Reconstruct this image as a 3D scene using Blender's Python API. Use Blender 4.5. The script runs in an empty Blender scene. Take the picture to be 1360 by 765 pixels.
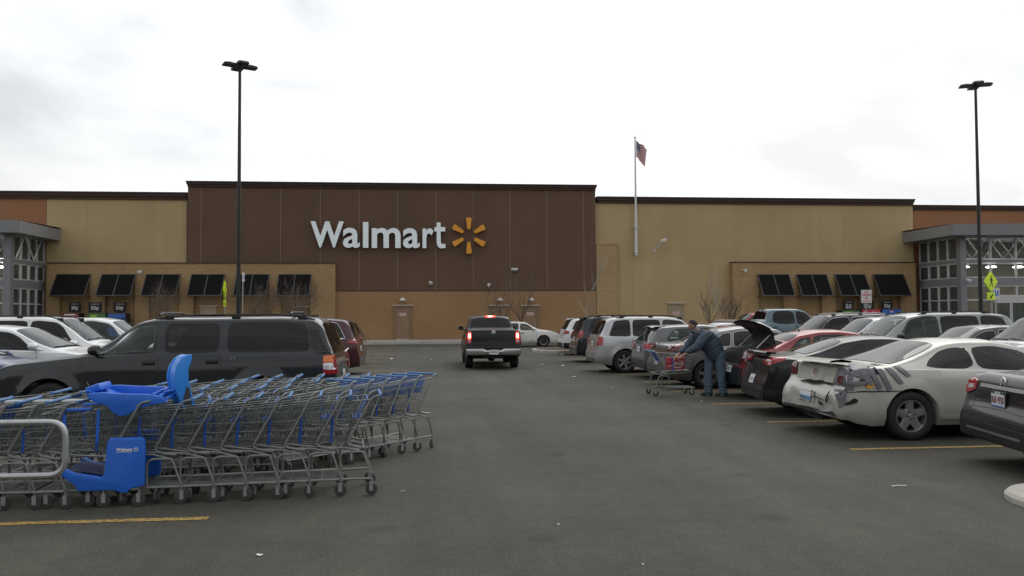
import bpy, bmesh, math, random
from mathutils import Vector, Matrix, Euler, noise
from mathutils.bvhtree import BVHTree
R = math.radians
PI = math.pi
random.seed(7)
scene = bpy.context.scene
COL = scene.collection

# ------------------------------------------------------------------ camera
FPX = 1067.0                       # focal length in pixels of the 1360 px wide photograph
CAMH = 1.80
YAW, PITCH, ROLL = R(-5.2), R(1.93), R(-0.29)
cam_d = bpy.data.cameras.new('camera')
cam = bpy.data.objects.new('camera', cam_d)
COL.objects.link(cam)
cam_d.sensor_width = 36.0
cam_d.lens = 36.0 * FPX / 1360.0
cam_d.clip_start = 0.05
cam_d.clip_end = 3000.0
CM = Matrix.Rotation(YAW, 4, 'Z') @ Matrix.Rotation(PI / 2 + PITCH, 4, 'X') @ Matrix.Rotation(ROLL, 4, 'Z')
cam.matrix_world = Matrix.Translation((0, 0, CAMH)) @ CM
scene.camera = cam
scene.render.resolution_x = 1024
scene.render.resolution_y = 576

# ------------------------------------------------------------------ world: overcast daylight
SUN_EL, SUN_AZ = R(48), R(35)      # azimuth measured from +Y towards +X
world = bpy.data.worlds.new("World")
scene.world = world
world.use_nodes = True
nt = world.node_tree
nt.nodes.clear()
def N(t, typ, **kw):
    n = t.nodes.new(typ)
    for k, v in kw.items(): setattr(n, k, v)
    return n
wo = N(nt, 'ShaderNodeOutputWorld')
sky = N(nt, 'ShaderNodeTexSky', sky_type='NISHITA')
sky.sun_disc = False
sky.sun_elevation = SUN_EL
sky.sun_rotation = SUN_AZ
sky.air_density = 2.0
sky.dust_density = 5.0
bg1 = N(nt, 'ShaderNodeBackground'); bg1.inputs[1].default_value = 0.10
nt.links.new(sky.outputs[0], bg1.inputs[0])
tc = N(nt, 'ShaderNodeTexCoord')
mp = N(nt, 'ShaderNodeMapping'); mp.inputs['Scale'].default_value = (1.0, 1.0, 2.6)
nz = N(nt, 'ShaderNodeTexNoise'); nz.inputs['Scale'].default_value = 2.6; nz.inputs['Detail'].default_value = 5; nz.inputs['Roughness'].default_value = 0.5; nz.inputs['Distortion'].default_value = 0.4
nt.links.new(tc.outputs['Generated'], mp.inputs[0]); nt.links.new(mp.outputs[0], nz.inputs[0])
cr = N(nt, 'ShaderNodeValToRGB')
cr.color_ramp.elements[0].position = 0.36; cr.color_ramp.elements[0].color = (0.55, 0.565, 0.59, 1)
cr.color_ramp.elements[1].position = 0.62; cr.color_ramp.elements[1].color = (0.86, 0.87, 0.88, 1)
nt.links.new(nz.outputs[0], cr.inputs[0])
# soft glow of the cloud deck round the hidden sun
sd = Vector((math.sin(SUN_AZ) * math.cos(SUN_EL), math.cos(SUN_AZ) * math.cos(SUN_EL), math.sin(SUN_EL)))
dt = N(nt, 'ShaderNodeVectorMath', operation='DOT_PRODUCT'); dt.inputs[1].default_value = sd
nt.links.new(tc.outputs['Generated'], dt.inputs[0])
mr = N(nt, 'ShaderNodeMapRange'); mr.interpolation_type = 'SMOOTHSTEP'; mr.inputs['From Min'].default_value = 0.1; mr.inputs['From Max'].default_value = 1.0; mr.inputs['To Min'].default_value = 0.95; mr.inputs['To Max'].default_value = 1.46
nt.links.new(dt.outputs['Value'], mr.inputs['Value'])
bg2 = N(nt, 'ShaderNodeBackground')
nt.links.new(cr.outputs[0], bg2.inputs[0]); nt.links.new(mr.outputs[0], bg2.inputs[1])
mx = N(nt, 'ShaderNodeMixShader'); mx.inputs[0].default_value = 0.93
nt.links.new(bg1.outputs[0], mx.inputs[1]); nt.links.new(bg2.outputs[0], mx.inputs[2])
nt.links.new(mx.outputs[0], wo.inputs[0])

sun_d = bpy.data.lights.new('sun', 'SUN')
sun_d.energy = 0.6; sun_d.angle = R(35); sun_d.color = (1.0, 0.97, 0.93)
sun = bpy.data.objects.new('sun', sun_d); COL.objects.link(sun)
sun.rotation_euler = (-sd).to_track_quat('-Z', 'Y').to_euler()
vs = scene.view_settings
vs.view_transform = 'Standard'; vs.look = 'None'; vs.gamma = 1.0; vs.exposure = 0.25; vs.use_curve_mapping = False

# ------------------------------------------------------------------ measuring the place
def ray(px, py):
    d = Vector(((px - 680.0) / FPX, (382.5 - py) / FPX, -1.0))
    return (CM.to_3x3() @ d)
def G(px, py, z=0.0):
    d = ray(px, py); t = (z - CAMH) / d.z
    return Vector((d.x * t, d.y * t, z))
def F(px, py, Y=56.0):
    d = ray(px, py); t = Y / d.y
    return Vector((d.x * t, Y, CAMH + d.z * t))
def FX(px, Y=56.0, py=400): return F(px, py, Y).x
def FZ(px, py, Y=56.0): return F(px, py, Y).z

# ------------------------------------------------------------------ materials
MATS = {}
def principled(name):
    m = bpy.data.materials.new(name); m.use_nodes = True
    return m, m.node_tree, m.node_tree.nodes['Principled BSDF']
def mat(name, col, rough=0.5, metal=0.0, coat=0.0, emis=None, es=0.0, var=0.0, vscale=8.0, bump=0.0, bscale=60.0, spec=0.5, objvar=0.0):
    if name in MATS: return MATS[name]
    m, t, b = principled(name)
    b.inputs['Base Color'].default_value = (*col, 1); b.inputs['Roughness'].default_value = rough
    b.inputs['Metallic'].default_value = metal; b.inputs['Coat Weight'].default_value = coat
    b.inputs['Coat Roughness'].default_value = 0.06
    b.inputs['Specular IOR Level'].default_value = spec
    if emis: b.inputs['Emission Color'].default_value = (*emis, 1); b.inputs['Emission Strength'].default_value = es
    if var or bump or objvar:
        tcn = N(t, 'ShaderNodeTexCoord')
        if var or objvar:
            n = N(t, 'ShaderNodeTexNoise'); n.inputs['Scale'].default_value = vscale; n.inputs['Detail'].default_value = 6; n.inputs['Roughness'].default_value = 0.6
            t.links.new(tcn.outputs['Object'], n.inputs[0])
            mrn = N(t, 'ShaderNodeMapRange'); mrn.inputs['From Min'].default_value = 0.25; mrn.inputs['From Max'].default_value = 0.75
            mrn.inputs['To Min'].default_value = 1 - var; mrn.inputs['To Max'].default_value = 1 + var
            t.links.new(n.outputs[0], mrn.inputs['Value'])
            src = mrn.outputs[0]
            if objvar:
                oi = N(t, 'ShaderNodeObjectInfo')
                m2 = N(t, 'ShaderNodeMapRange'); m2.inputs['To Min'].default_value = 1 - objvar; m2.inputs['To Max'].default_value = 1 + objvar
                t.links.new(oi.outputs['Random'], m2.inputs['Value'])
                mu = N(t, 'ShaderNodeMath', operation='MULTIPLY'); t.links.new(src, mu.inputs[0]); t.links.new(m2.outputs[0], mu.inputs[1]); src = mu.outputs[0]
            vm = N(t, 'ShaderNodeVectorMath', operation='SCALE'); vm.inputs[0].default_value = col
            t.links.new(src, vm.inputs['Scale']); t.links.new(vm.outputs[0], b.inputs['Base Color'])
        if bump:
            n2 = N(t, 'ShaderNodeTexNoise'); n2.inputs['Scale'].default_value = bscale; n2.inputs['Detail'].default_value = 4
            t.links.new(tcn.outputs['Object'], n2.inputs[0])
            bp = N(t, 'ShaderNodeBump'); bp.inputs['Strength'].default_value = bump; bp.inputs['Distance'].default_value = 0.02
            t.links.new(n2.outputs[0], bp.inputs['Height']); t.links.new(bp.outputs[0], b.inputs['Normal'])
    MATS[name] = m
    return m

def paint(name, col, metal=0.35, rough=0.38, dirt=0.35, coat=0.7):
    """car paint: flake, clear coat, road dust towards the sills"""
    if name in MATS: return MATS[name]
    m, t, b = principled(name)
    b.inputs['Metallic'].default_value = metal
    b.inputs['Coat Weight'].default_value = coat; b.inputs['Coat Roughness'].default_value = 0.08; b.inputs['Specular IOR Level'].default_value = 0.25
    tcn = N(t, 'ShaderNodeTexCoord')
    n = N(t, 'ShaderNodeTexNoise'); n.inputs['Scale'].default_value = 3.0; n.inputs['Detail'].default_value = 8; n.inputs['Roughness'].default_value = 0.65
    t.links.new(tcn.outputs['Object'], n.inputs[0])
    sx = N(t, 'ShaderNodeSeparateXYZ'); t.links.new(tcn.outputs['Object'], sx.inputs[0])
    h = N(t, 'ShaderNodeMapRange'); h.inputs['From Min'].default_value = 0.85; h.inputs['From Max'].default_value = 0.2; h.inputs['To Min'].default_value = 0.04; h.inputs['To Max'].default_value = 1.0
    t.links.new(sx.outputs[2], h.inputs['Value'])
    mu = N(t, 'ShaderNodeMath', operation='MULTIPLY'); t.links.new(h.outputs[0], mu.inputs[0])
    r = N(t, 'ShaderNodeMapRange'); r.inputs['From Min'].default_value = 0.35; r.inputs['From Max'].default_value = 0.7; r.inputs['To Max'].default_value = dirt * 2
    t.links.new(n.outputs[0], r.inputs['Value']); t.links.new(r.outputs[0], mu.inputs[1])
    mix = N(t, 'ShaderNodeMix', data_type='RGBA'); mix.inputs['A'].default_value = (*col, 1); mix.inputs['B'].default_value = (*[min(.19, .028 + .55 * c_ + .02) for c_ in col], 1)
    t.links.new(mu.outputs[0], mix.inputs['Factor'])
    geo = N(t, 'ShaderNodeNewGeometry')          # inner side of the shell is dark trim
    mi_ = N(t, 'ShaderNodeMix', data_type='RGBA'); mi_.inputs['B'].default_value = (0.02, 0.02, 0.021, 1)
    t.links.new(geo.outputs['Backfacing'], mi_.inputs['Factor']); t.links.new(mix.outputs['Result'], mi_.inputs['A']); t.links.new(mi_.outputs['Result'], b.inputs['Base Color'])
    ra = N(t, 'ShaderNodeMapRange'); ra.inputs['To Min'].default_value = rough; ra.inputs['To Max'].default_value = 0.8
    t.links.new(mu.outputs[0], ra.inputs['Value']); t.links.new(ra.outputs[0], b.inputs['Roughness'])
    MATS[name] = m
    return m

def asphalt_mat():
    m, t, b = principled('asphalt')
    tcn = N(t, 'ShaderNodeTexCoord')
    def noise_n(s, d, r=0.6):
        n = N(t, 'ShaderNodeTexNoise'); n.inputs['Scale'].default_value = s; n.inputs['Detail'].default_value = d; n.inputs['Roughness'].default_value = r
        t.links.new(tcn.outputs['Object'], n.inputs[0]); return n
    def rng(src, a, b_, c, d):
        q = N(t, 'ShaderNodeMapRange'); q.inputs['From Min'].default_value = a; q.inputs['From Max'].default_value = b_; q.inputs['To Min'].default_value = c; q.inputs['To Max'].default_value = d
        t.links.new(src, q.inputs['Value']); return q.outputs[0]
    def mul(a, c):
        q = N(t, 'ShaderNodeMath', operation='MULTIPLY'); t.links.new(a, q.inputs[0]); t.links.new(c, q.inputs[1]); return q.outputs[0]
    fine = noise_n(55, 3, 0.8); med = noise_n(6, 5); big = noise_n(0.35, 4)
    v = N(t, 'ShaderNodeTexVoronoi'); v.inputs['Scale'].default_value = 75
    t.links.new(tcn.outputs['Object'], v.inputs[0])
    k = mul(rng(fine.outputs[0], 0.36, 0.64, 0.55, 1.45), rng(med.outputs[0], 0.3, 0.7, 0.86, 1.14))
    k = mul(k, rng(big.outputs[0], 0.35, 0.65, 0.80, 1.18))
    # long streaks along the driving direction, where tyres polish the surface
    mpn = N(t, 'ShaderNodeMapping'); mpn.inputs['Scale'].default_value = (1.6, 0.06, 1)
    st = N(t, 'ShaderNodeTexNoise'); st.inputs['Scale'].default_value = 1.0; st.inputs['Detail'].default_value = 3
    t.links.new(tcn.outputs['Object'], mpn.inputs[0]); t.links.new(mpn.outputs[0], st.inputs[0])
    k = mul(k, rng(st.outputs[0], 0.35, 0.65, 0.88, 1.10))
    # oil spots
    sp = N(t, 'ShaderNodeTexVoronoi'); sp.inputs['Scale'].default_value = 0.9
    t.links.new(tcn.outputs['Object'], sp.inputs[0])
    k = mul(k, rng(sp.outputs['Distance'], 0.03, 0.18, 0.62, 1.0))
    # light stone chips
    chips = N(t, 'ShaderNodeMath', operation='LESS_THAN'); chips.inputs[1].default_value = 0.16
    t.links.new(v.outputs['Distance'], chips.inputs[0])
    k2 = N(t, 'ShaderNodeMath', operation='MULTIPLY_ADD'); t.links.new(chips.outputs[0], k2.inputs[0]); k2.inputs[1].default_value = 0.8; t.links.new(k, k2.inputs[2])
    vm = N(t, 'ShaderNodeVectorMath', operation='SCALE'); vm.inputs[0].default_value = (0.0560, 0.0535, 0.0415)
    t.links.new(k2.outputs[0], vm.inputs['Scale']); t.links.new(vm.outputs[0], b.inputs['Base Color'])
    b.inputs['Roughness'].default_value = 0.86; b.inputs['Specular IOR Level'].default_value = 0.35
    bp = N(t, 'ShaderNodeBump'); bp.inputs['Strength'].default_value = 0.6; bp.inputs['Distance'].default_value = 0.008
    t.links.new(fine.outputs[0], bp.inputs['Height']); t.links.new(bp.outputs[0], b.inputs['Normal'])
    return m

def glass_mat(name, tint, transp, rough=0.02, body=0.12):
    m = bpy.data.materials.new(name); m.use_nodes = True; t = m.node_tree; t.nodes.clear()
    o = N(t, 'ShaderNodeOutputMaterial'); g = N(t, 'ShaderNodeBsdfGlossy'); g.inputs['Roughness'].default_value = rough
    tr = N(t, 'ShaderNodeBsdfTransparent'); tr.inputs[0].default_value = (*transp, 1)
    di = N(t, 'ShaderNodeBsdfDiffuse'); di.inputs[0].default_value = (*tint, 1)
    m1 = N(t, 'ShaderNodeMixShader'); m1.inputs[0].default_value = body
    t.links.new(tr.outputs[0], m1.inputs[1]); t.links.new(di.outputs[0], m1.inputs[2])
    fr = N(t, 'ShaderNodeFresnel'); fr.inputs[0].default_value = 1.5
    m2 = N(t, 'ShaderNodeMixShader'); t.links.new(fr.outputs[0], m2.inputs[0]); t.links.new(m1.outputs[0], m2.inputs[1]); t.links.new(g.outputs[0], m2.inputs[2])
    t.links.new(m2.outputs[0], o.inputs[0])
    return m

def wall_mat(name, col, kind='stucco', bcol=None):
    """weathered wall surface; kind 'brick' adds courses"""
    m, t, b = principled(name)
    tcn = N(t, 'ShaderNodeTexCoord')
    geo = N(t, 'ShaderNodeNewGeometry')
    n1 = N(t, 'ShaderNodeTexNoise'); n1.inputs['Scale'].default_value = 0.35; n1.inputs['Detail'].default_value = 6
    t.links.new(geo.outputs['Position'], n1.inputs[0])
    mpn = N(t, 'ShaderNodeMapping'); mpn.inputs['Scale'].default_value = (2.2, 2.2, 0.12)
    n2 = N(t, 'ShaderNodeTexNoise'); n2.inputs['Scale'].default_value = 1.0; n2.inputs['Detail'].default_value = 5
    t.links.new(geo.outputs['Position'], mpn.inputs[0]); t.links.new(mpn.outputs[0], n2.inputs[0])
    n3 = N(t, 'ShaderNodeTexNoise'); n3.inputs['Scale'].default_value = 14; n3.inputs['Detail'].default_value = 6; n3.inputs['Roughness'].default_value = 0.7
    t.links.new(geo.outputs['Position'], n3.inputs[0])
    def rng(src, a, b_, c, d):
        q = N(t, 'ShaderNodeMapRange'); q.inputs['From Min'].default_value = a; q.inputs['From Max'].default_value = b_; q.inputs['To Min'].default_value = c; q.inputs['To Max'].default_value = d
        t.links.new(src, q.inputs['Value']); return q.outputs[0]
    def mul(a, c):
        q = N(t, 'ShaderNodeMath', operation='MULTIPLY'); t.links.new(a, q.inputs[0]); t.links.new(c, q.inputs[1]); return q.outputs[0]
    oi = N(t, 'ShaderNodeObjectInfo')
    k = mul(rng(n1.outputs[0], .3, .7, .93, 1.07), rng(n2.outputs[0], .3, .7, .97, 1.03))
    k = mul(k, rng(n3.outputs[0], .25, .75, .88, 1.12))
    k = mul(k, rng(oi.outputs['Random'], 0, 1, .985, 1.015))
    vm = N(t, 'ShaderNodeVectorMath', operation='SCALE'); vm.inputs[0].default_value = col
    if kind == 'brick':
        mb_ = N(t, 'ShaderNodeMapping'); mb_.inputs['Rotation'].default_value = (PI / 2, 0, 0)
        br = N(t, 'ShaderNodeTexBrick'); br.inputs['Scale'].default_value = 1.0
        br.inputs['Brick Width'].default_value = 0.32; br.inputs['Row Height'].default_value = 0.10; br.inputs['Mortar Size'].default_value = 0.012
        br.inputs['Color1'].default_value = (*[c * 0.90 for c in col], 1); br.inputs['Color2'].default_value = (*[c * 1.10 for c in col], 1)
        br.inputs['Mortar'].default_value = (*[c * 0.80 for c in col], 1)
        t.links.new(geo.outputs['Position'], mb_.inputs[0]); t.links.new(mb_.outputs[0], br.inputs[0])
        t.links.new(br.outputs['Color'], vm.inputs[0])
    t.links.new(k, vm.inputs['Scale']); t.links.new(vm.outputs[0], b.inputs['Base Color'])
    b.inputs['Roughness'].default_value = 0.9; b.inputs['Specular IOR Level'].default_value = 0.25
    bp = N(t, 'ShaderNodeBump'); bp.inputs['Strength'].default_value = 0.35; bp.inputs['Distance'].default_value = 0.02
    t.links.new(n3.outputs[0], bp.inputs['Height']); t.links.new(bp.outputs[0], b.inputs['Normal'])
    return m

M_asph = asphalt_mat()
M_conc = mat('concrete', (0.34, 0.325, 0.30), 0.9, var=0.18, vscale=3, bump=0.3)
M_kerb = mat('kerb_concrete', (0.40, 0.38, 0.34), 0.9, var=0.22, vscale=5, bump=0.4)
def line_mat():
    m, t, b = principled('line_paint')
    tcn = N(t, 'ShaderNodeTexCoord')
    n = N(t, 'ShaderNodeTexNoise'); n.inputs['Scale'].default_value = 28; n.inputs['Detail'].default_value = 6; n.inputs['Roughness'].default_value = 0.75
    t.links.new(tcn.outputs['Object'], n.inputs[0])
    c = N(t, 'ShaderNodeValToRGB'); c.color_ramp.elements[0].position = 0.42; c.color_ramp.elements[0].color = (0.075, 0.068, 0.055, 1)
    c.color_ramp.elements[1].position = 0.52; c.color_ramp.elements[1].color = (0.42, 0.27, 0.055, 1)
    t.links.new(n.outputs[0], c.inputs[0]); t.links.new(c.outputs[0], b.inputs['Base Color']); b.inputs['Roughness'].default_value = 0.8
    return m
M_line = line_mat()
M_mulch = mat('mulch', (0.075, 0.042, 0.026), 1.0, var=0.5, vscale=25, bump=1.0, bscale=40)
M_black = mat('black_plastic', (0.012, 0.012, 0.013), 0.45)
M_trim = mat('rubber_trim', (0.010, 0.010, 0.011), 0.6)
M_under = mat('underbody', (0.008, 0.008, 0.008), 0.9)
M_tyre = mat('tyre_rubber', (0.014, 0.014, 0.014), 0.75, var=0.3, vscale=20)
M_rim = mat('alloy', (0.50, 0.50, 0.50), 0.34, 0.85)
M_rimdark = mat('wheel_dark', (0.02, 0.02, 0.02), 0.7)
M_chrome = mat('chrome', (0.80, 0.80, 0.81), 0.24, 0.85)
M_chromed = mat('dull_chrome', (0.50, 0.50, 0.50), 0.3, 0.9)
M_glass = glass_mat('car_glass', (0.03, 0.035, 0.034), (.42, .46, .44))
M_glassd = glass_mat('tinted_glass', (0.012, 0.012, 0.013), (.10, .10, .11))
M_glassg = glass_mat('green_glass', (0.12, 0.16, 0.15), (.76, .85, .80))
M_seat = mat('seat_fabric', (0.035, 0.034, 0.034), .9)
M_dash = mat('dashboard', (0.015, 0.015, 0.016), .7)
M_red = mat('tail_red', (0.33, 0.012, 0.014), 0.12, coat=0.6)
M_redd = mat('tail_dark_red', (0.11, 0.008, 0.012), 0.12, coat=0.6)
M_clear = mat('lamp_clear', (0.62, 0.62, 0.64), 0.12, 0.3, coat=0.8)
M_amber = mat('lamp_amber', (0.75, 0.17, 0.012), 0.15, coat=0.6)
M_lit = mat('brake_lamp_lit', (0.9, 0.2, 0.12), 0.3, emis=(1.0, 0.05, 0.025), es=3.2)
M_litw = mat('brake_lamp_core', (1.0, 0.6, 0.5), 0.3, emis=(1.0, 0.50, 0.38), es=6.0)
M_plate = mat('licence_plate', (0.62, 0.66, 0.70), 0.4)
M_plateb = mat('plate_ink', (0.22, 0.05, 0.06), 0.5)
M_platec = mat('plate_blue', (0.10, 0.22, 0.48), 0.5)
M_white = mat('white_paint', (0.78, 0.78, 0.76), 0.5)
M_galv = mat('galvanised', (0.42, 0.43, 0.43), 0.42, 0.75, var=0.12, vscale=12)
M_cseat = mat('blue_seat_flap', (0.022, 0.09, 0.33), 0.5, var=.2, vscale=6)
M_wire = mat('cart_wire', (0.19, 0.20, 0.187), 0.42, 0.35, var=0.25, vscale=9)
M_cframe = mat('cart_frame', (0.20, 0.21, 0.195), 0.40, 0.35, var=0.25, vscale=7)
M_blue = mat('blue_plastic', (0.015, 0.13, 0.60), 0.42, var=0.12, vscale=5, coat=0.1)
M_blue2 = mat('light_blue_plastic', (0.025, 0.24, 0.74), 0.42, var=0.1, vscale=5, coat=0.1)
M_blued = mat('blue_handle', (0.055, 0.165, 0.37), 0.40, var=0.2, vscale=9)
M_caster = mat('caster_rubber', (0.05, 0.045, 0.045), 0.7)
M_casth = mat('caster_hub', (0.16, 0.05, 0.045), 0.6)
M_poleb = mat('bronze_pole', (0.010, 0.010, 0.011), 0.45)
M_pole = mat('white_pole', (0.62, 0.63, 0.62), 0.4)

# ------------------------------------------------------------------ mesh helpers
class MB:
    def __init__(s): s.v = []; s.f = []; s.m = []; s.mats = []
    def mi(s, m):
        if m not in s.mats: s.mats.append(m)
        return s.mats.index(m)
    def add(s, vs_, fs_, m):
        o = len(s.v); k = s.mi(m); s.v += [tuple(p) for p in vs_]
        for f in fs_: s.f.append(tuple(i + o for i in f)); s.m.append(k)
    def box(s, x0, x1, y0, y1, z0, z1, m):
        s.add([(x0, y0, z0), (x1, y0, z0), (x1, y1, z0), (x0, y1, z0), (x0, y0, z1), (x1, y0, z1), (x1, y1, z1), (x0, y1, z1)],
              [(0, 3, 2, 1), (4, 5, 6, 7), (0, 1, 5, 4), (1, 2, 6, 5), (2, 3, 7, 6), (3, 0, 4, 7)], m)
    def cbox(s, c, d, m, M=None, ch=0.0):
        """box by centre and size with chamfered edges, optional matrix"""
        hx, hy, hz = [q / 2 for q in d]; c = Vector(c)
        bm = bmesh.new(); bmesh.ops.create_cube(bm, size=1.0)
        for v in bm.verts: v.co = Vector((v.co.x * d[0], v.co.y * d[1], v.co.z * d[2]))
        if ch: bmesh.ops.bevel(bm, geom=list(bm.edges), offset=ch, segments=2, affect='EDGES', profile=0.6)
        bm.verts.index_update()
        pts = [(M @ v.co if M else v.co) + c for v in bm.verts]
        s.add(pts, [tuple(v.index for v in f.verts) for f in bm.faces], m); bm.free()
    def tube(s, pts, r, m, n=6, caps=True, closed=False, rr=None):
        pts = [Vector(p) for p in pts]
        L = len(pts); vs_ = []; prev = None
        for i, p in enumerate(pts):
            if closed: d = (pts[(i + 1) % L] - pts[i - 1])
            else: d = pts[min(i + 1, L - 1)] - pts[max(i - 1, 0)]
            if d.length < 1e-9: d = Vector((0, 0, 1))
            d.normalize()
            if prev is None:
                a = Vector((0, 0, 1)) if abs(d.z) < 0.9 else Vector((1, 0, 0))
                u = d.cross(a).normalized()
            else:
                u = (prev - d * prev.dot(d))
                u = u.normalized() if u.length > 1e-6 else d.orthogonal().normalized()
            prev = u; w = d.cross(u)
            q = rr[i] if rr else r
            for k in range(n):
                a = 2 * PI * k / n
                vs_.append(p + (u * math.cos(a) + w * math.sin(a)) * q)
        fs_ = []
        for i in range(L if closed else L - 1):
            j = (i + 1) % L
            for k in range(n):
                k2 = (k + 1) % n
                fs_.append((i * n + k, i * n + k2, j * n + k2, j * n + k))
        if caps and not closed:
            fs_.append(tuple(reversed(range(n)))); fs_.append(tuple((L - 1) * n + k for k in range(n)))
        s.add(vs_, fs_, m)
    def lathe(s, prof, m, c=(0, 0, 0), n=24, axis='Y', mm=None):
        """prof: (radius, offset along axis)"""
        vs_ = []; c = Vector(c)
        for (r, h) in prof:
            for k in range(n):
                a = 2 * PI * k / n
                if axis == 'Y': p = Vector((r * math.cos(a), h, r * math.sin(a)))
                elif axis == 'X': p = Vector((h, r * math.cos(a), r * math.sin(a)))
                else: p = Vector((r * math.cos(a), r * math.sin(a), h))
                vs_.append(p + c)
        fs_ = []
        for i in range(len(prof) - 1):
            for k in range(n):
                k2 = (k + 1) % n
                fs_.append((i * n + k, i * n + k2, (i + 1) * n + k2, (i + 1) * n + k))
        s.add(vs_, fs_, m)
    def grid(s, rows, m, flip=False):
        """rows: list of lists of points"""
        a = len(rows); b = len(rows[0]); vs_ = [p for r_ in rows for p in r_]; fs_ = []
        for i in range(a - 1):
            for j in range(b - 1):
                q = (i * b + j, i * b + j + 1, (i + 1) * b + j + 1, (i + 1) * b + j)
                fs_.append(tuple(reversed(q)) if flip else q)
        s.add(vs_, fs_, m)
    def prism(s, poly, plane, d0, d1, m):
        """extrude a 2D outline; plane 'XZ' extrudes along Y, 'XY' along Z, 'YZ' along X"""
        def P(a, b, d): return {'XZ': (a, d, b), 'XY': (a, b, d), 'YZ': (d, a, b)}[plane]
        n = len(poly)
        vs_ = [P(a, b, d0) for a, b in poly] + [P(a, b, d1) for a, b in poly]
        fs_ = [tuple(range(n)), tuple(reversed(range(n, 2 * n)))] + [(i, (i + 1) % n, n + (i + 1) % n, n + i) for i in range(n)]
        s.add(vs_, fs_, m)
    def mirror_y(s):
        o = len(s.v); s.v += [(x, -y, z) for x, y, z in s.v]
        for f, k in list(zip(s.f, s.m)): s.f.append(tuple(reversed([i + o for i in f]))); s.m.append(k)
    def mesh(s, name, ang=35, fix=True):
        me = bpy.data.meshes.new(name)
        me.from_pydata(s.v, [], s.f)
        for m in s.mats: me.materials.append(m)
        me.polygons.foreach_set('material_index', s.m)
        bm = bmesh.new(); bm.from_mesh(me)
        if fix: bmesh.ops.recalc_face_normals(bm, faces=bm.faces)
        ca = R(ang)
        for f in bm.faces: f.smooth = True
        for e in bm.edges:
            if len(e.link_faces) != 2 or e.calc_face_angle(0) > ca: e.smooth = False
        bm.to_mesh(me); bm.free(); me.update()
        return me
    def build(s, name, parent=None, ang=35, fix=True, **kw):
        return link(name, s.mesh(name, ang, fix), parent, **kw)

def link(name, data, parent=None, loc=None, rz=None, **kw):
    o = bpy.data.objects.new(name, data); COL.objects.link(o)
    if parent is not None: o.parent = parent
    if loc is not None: o.location = loc
    if rz is not None: o.rotation_euler = (0, 0, rz)
    for k, v in kw.items():
        if v is not None: o[k] = v
    return o
def thing(name, label, cat, loc=(0, 0, 0), rz=0.0, group=None):
    o = link(name, None, None, loc, rz)
    o.empty_display_size = 0.2
    o['label'] = label; o['category'] = cat
    if group: o['group'] = group
    return o
def tag(o, label, cat, group=None):
    o['label'] = label; o['category'] = cat
    if group: o['group'] = group
    return o
def copy_tree(o, parent=None):
    c = o.copy(); COL.objects.link(c)
    if parent is not None: c.parent = parent
    for ch in list(o.children): copy_tree(ch, c)
    return c
def text_mesh(s, size=1.0, extrude=0.01, offset=0.0, m=None, shear=0.0, spacing=1.0):
    cu = bpy.data.curves.new('txt', 'FONT'); cu.body = s; cu.size = size; cu.extrude = extrude; cu.offset = offset; cu.shear = shear
    cu.space_character = spacing; cu.resolution_u = 3
    o = bpy.data.objects.new('txt', cu); COL.objects.link(o)
    dg = bpy.context.evaluated_depsgraph_get()
    me = bpy.data.meshes.new_from_object(o.evaluated_get(dg))
    bpy.data.objects.remove(o); bpy.data.curves.remove(cu)
    me.materials.clear()
    if m: me.materials.append(m)
    return me
def bounds(me):
    xs = [v.co.x for v in me.vertices]; ys = [v.co.y for v in me.vertices]
    return min(xs), max(xs), min(ys), max(ys)
def text_on(s, w, h, m, mtx, name, parent, depth=0.004, offset=0.0, shear=0.0, spacing=1.0, **kw):
    """text fitted in a w x h box centred on the origin of mtx (x right, y up, z out)"""
    me = text_mesh(s, 1.0, 0.5, offset, m, shear, spacing)
    a, b, c, d = bounds(me); sx = w / (b - a); sy = h / (d - c)
    for v in me.vertices:
        v.co = mtx @ Vector(((v.co.x - (a + b) / 2) * sx, (v.co.y - (c + d) / 2) * sy, v.co.z * depth))
    me.name = name
    return link(name, me, parent, **kw)
# ================================================================== THE SETTING
def sheet(name, poly, z, m, kind='structure', **kw):
    me = bpy.data.meshes.new(name); me.from_pydata([(x, y, z) for x, y in poly], [], [tuple(range(len(poly)))])
    me.materials.append(m); o = link(name, me, None, kind=kind, **kw); return o
sheet('asphalt_ground', [(-700, -300), (700, -300), (700, 900), (-700, 900)], 0.0, M_asph)
# unseen ridge added behind the viewer to darken the horizon reflected in cars
rows = [[], [], []]; rg_ = random.Random(5)
for i in range(181):
    a = R(100) + R(160) * i / 180; h = 15 + 5 * math.sin(i * .21) + 3 * math.sin(i * .67 + 1) + rg_.uniform(-1.5, 1.5); r_ = 120
    for k, (rr_, z) in enumerate(((r_, -0.5), (r_ + 4, h), (r_ + 60, h + 2))): rows[k].append((rr_ * math.sin(a) * 1.2, rr_ * math.cos(a), z))
mb = MB(); mb.grid(rows, mat('added_ridge_brown', (0.060, 0.052, 0.040), 1.0, var=.5, vscale=.4)); mb.build('added_ridge', None, kind='structure')
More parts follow.
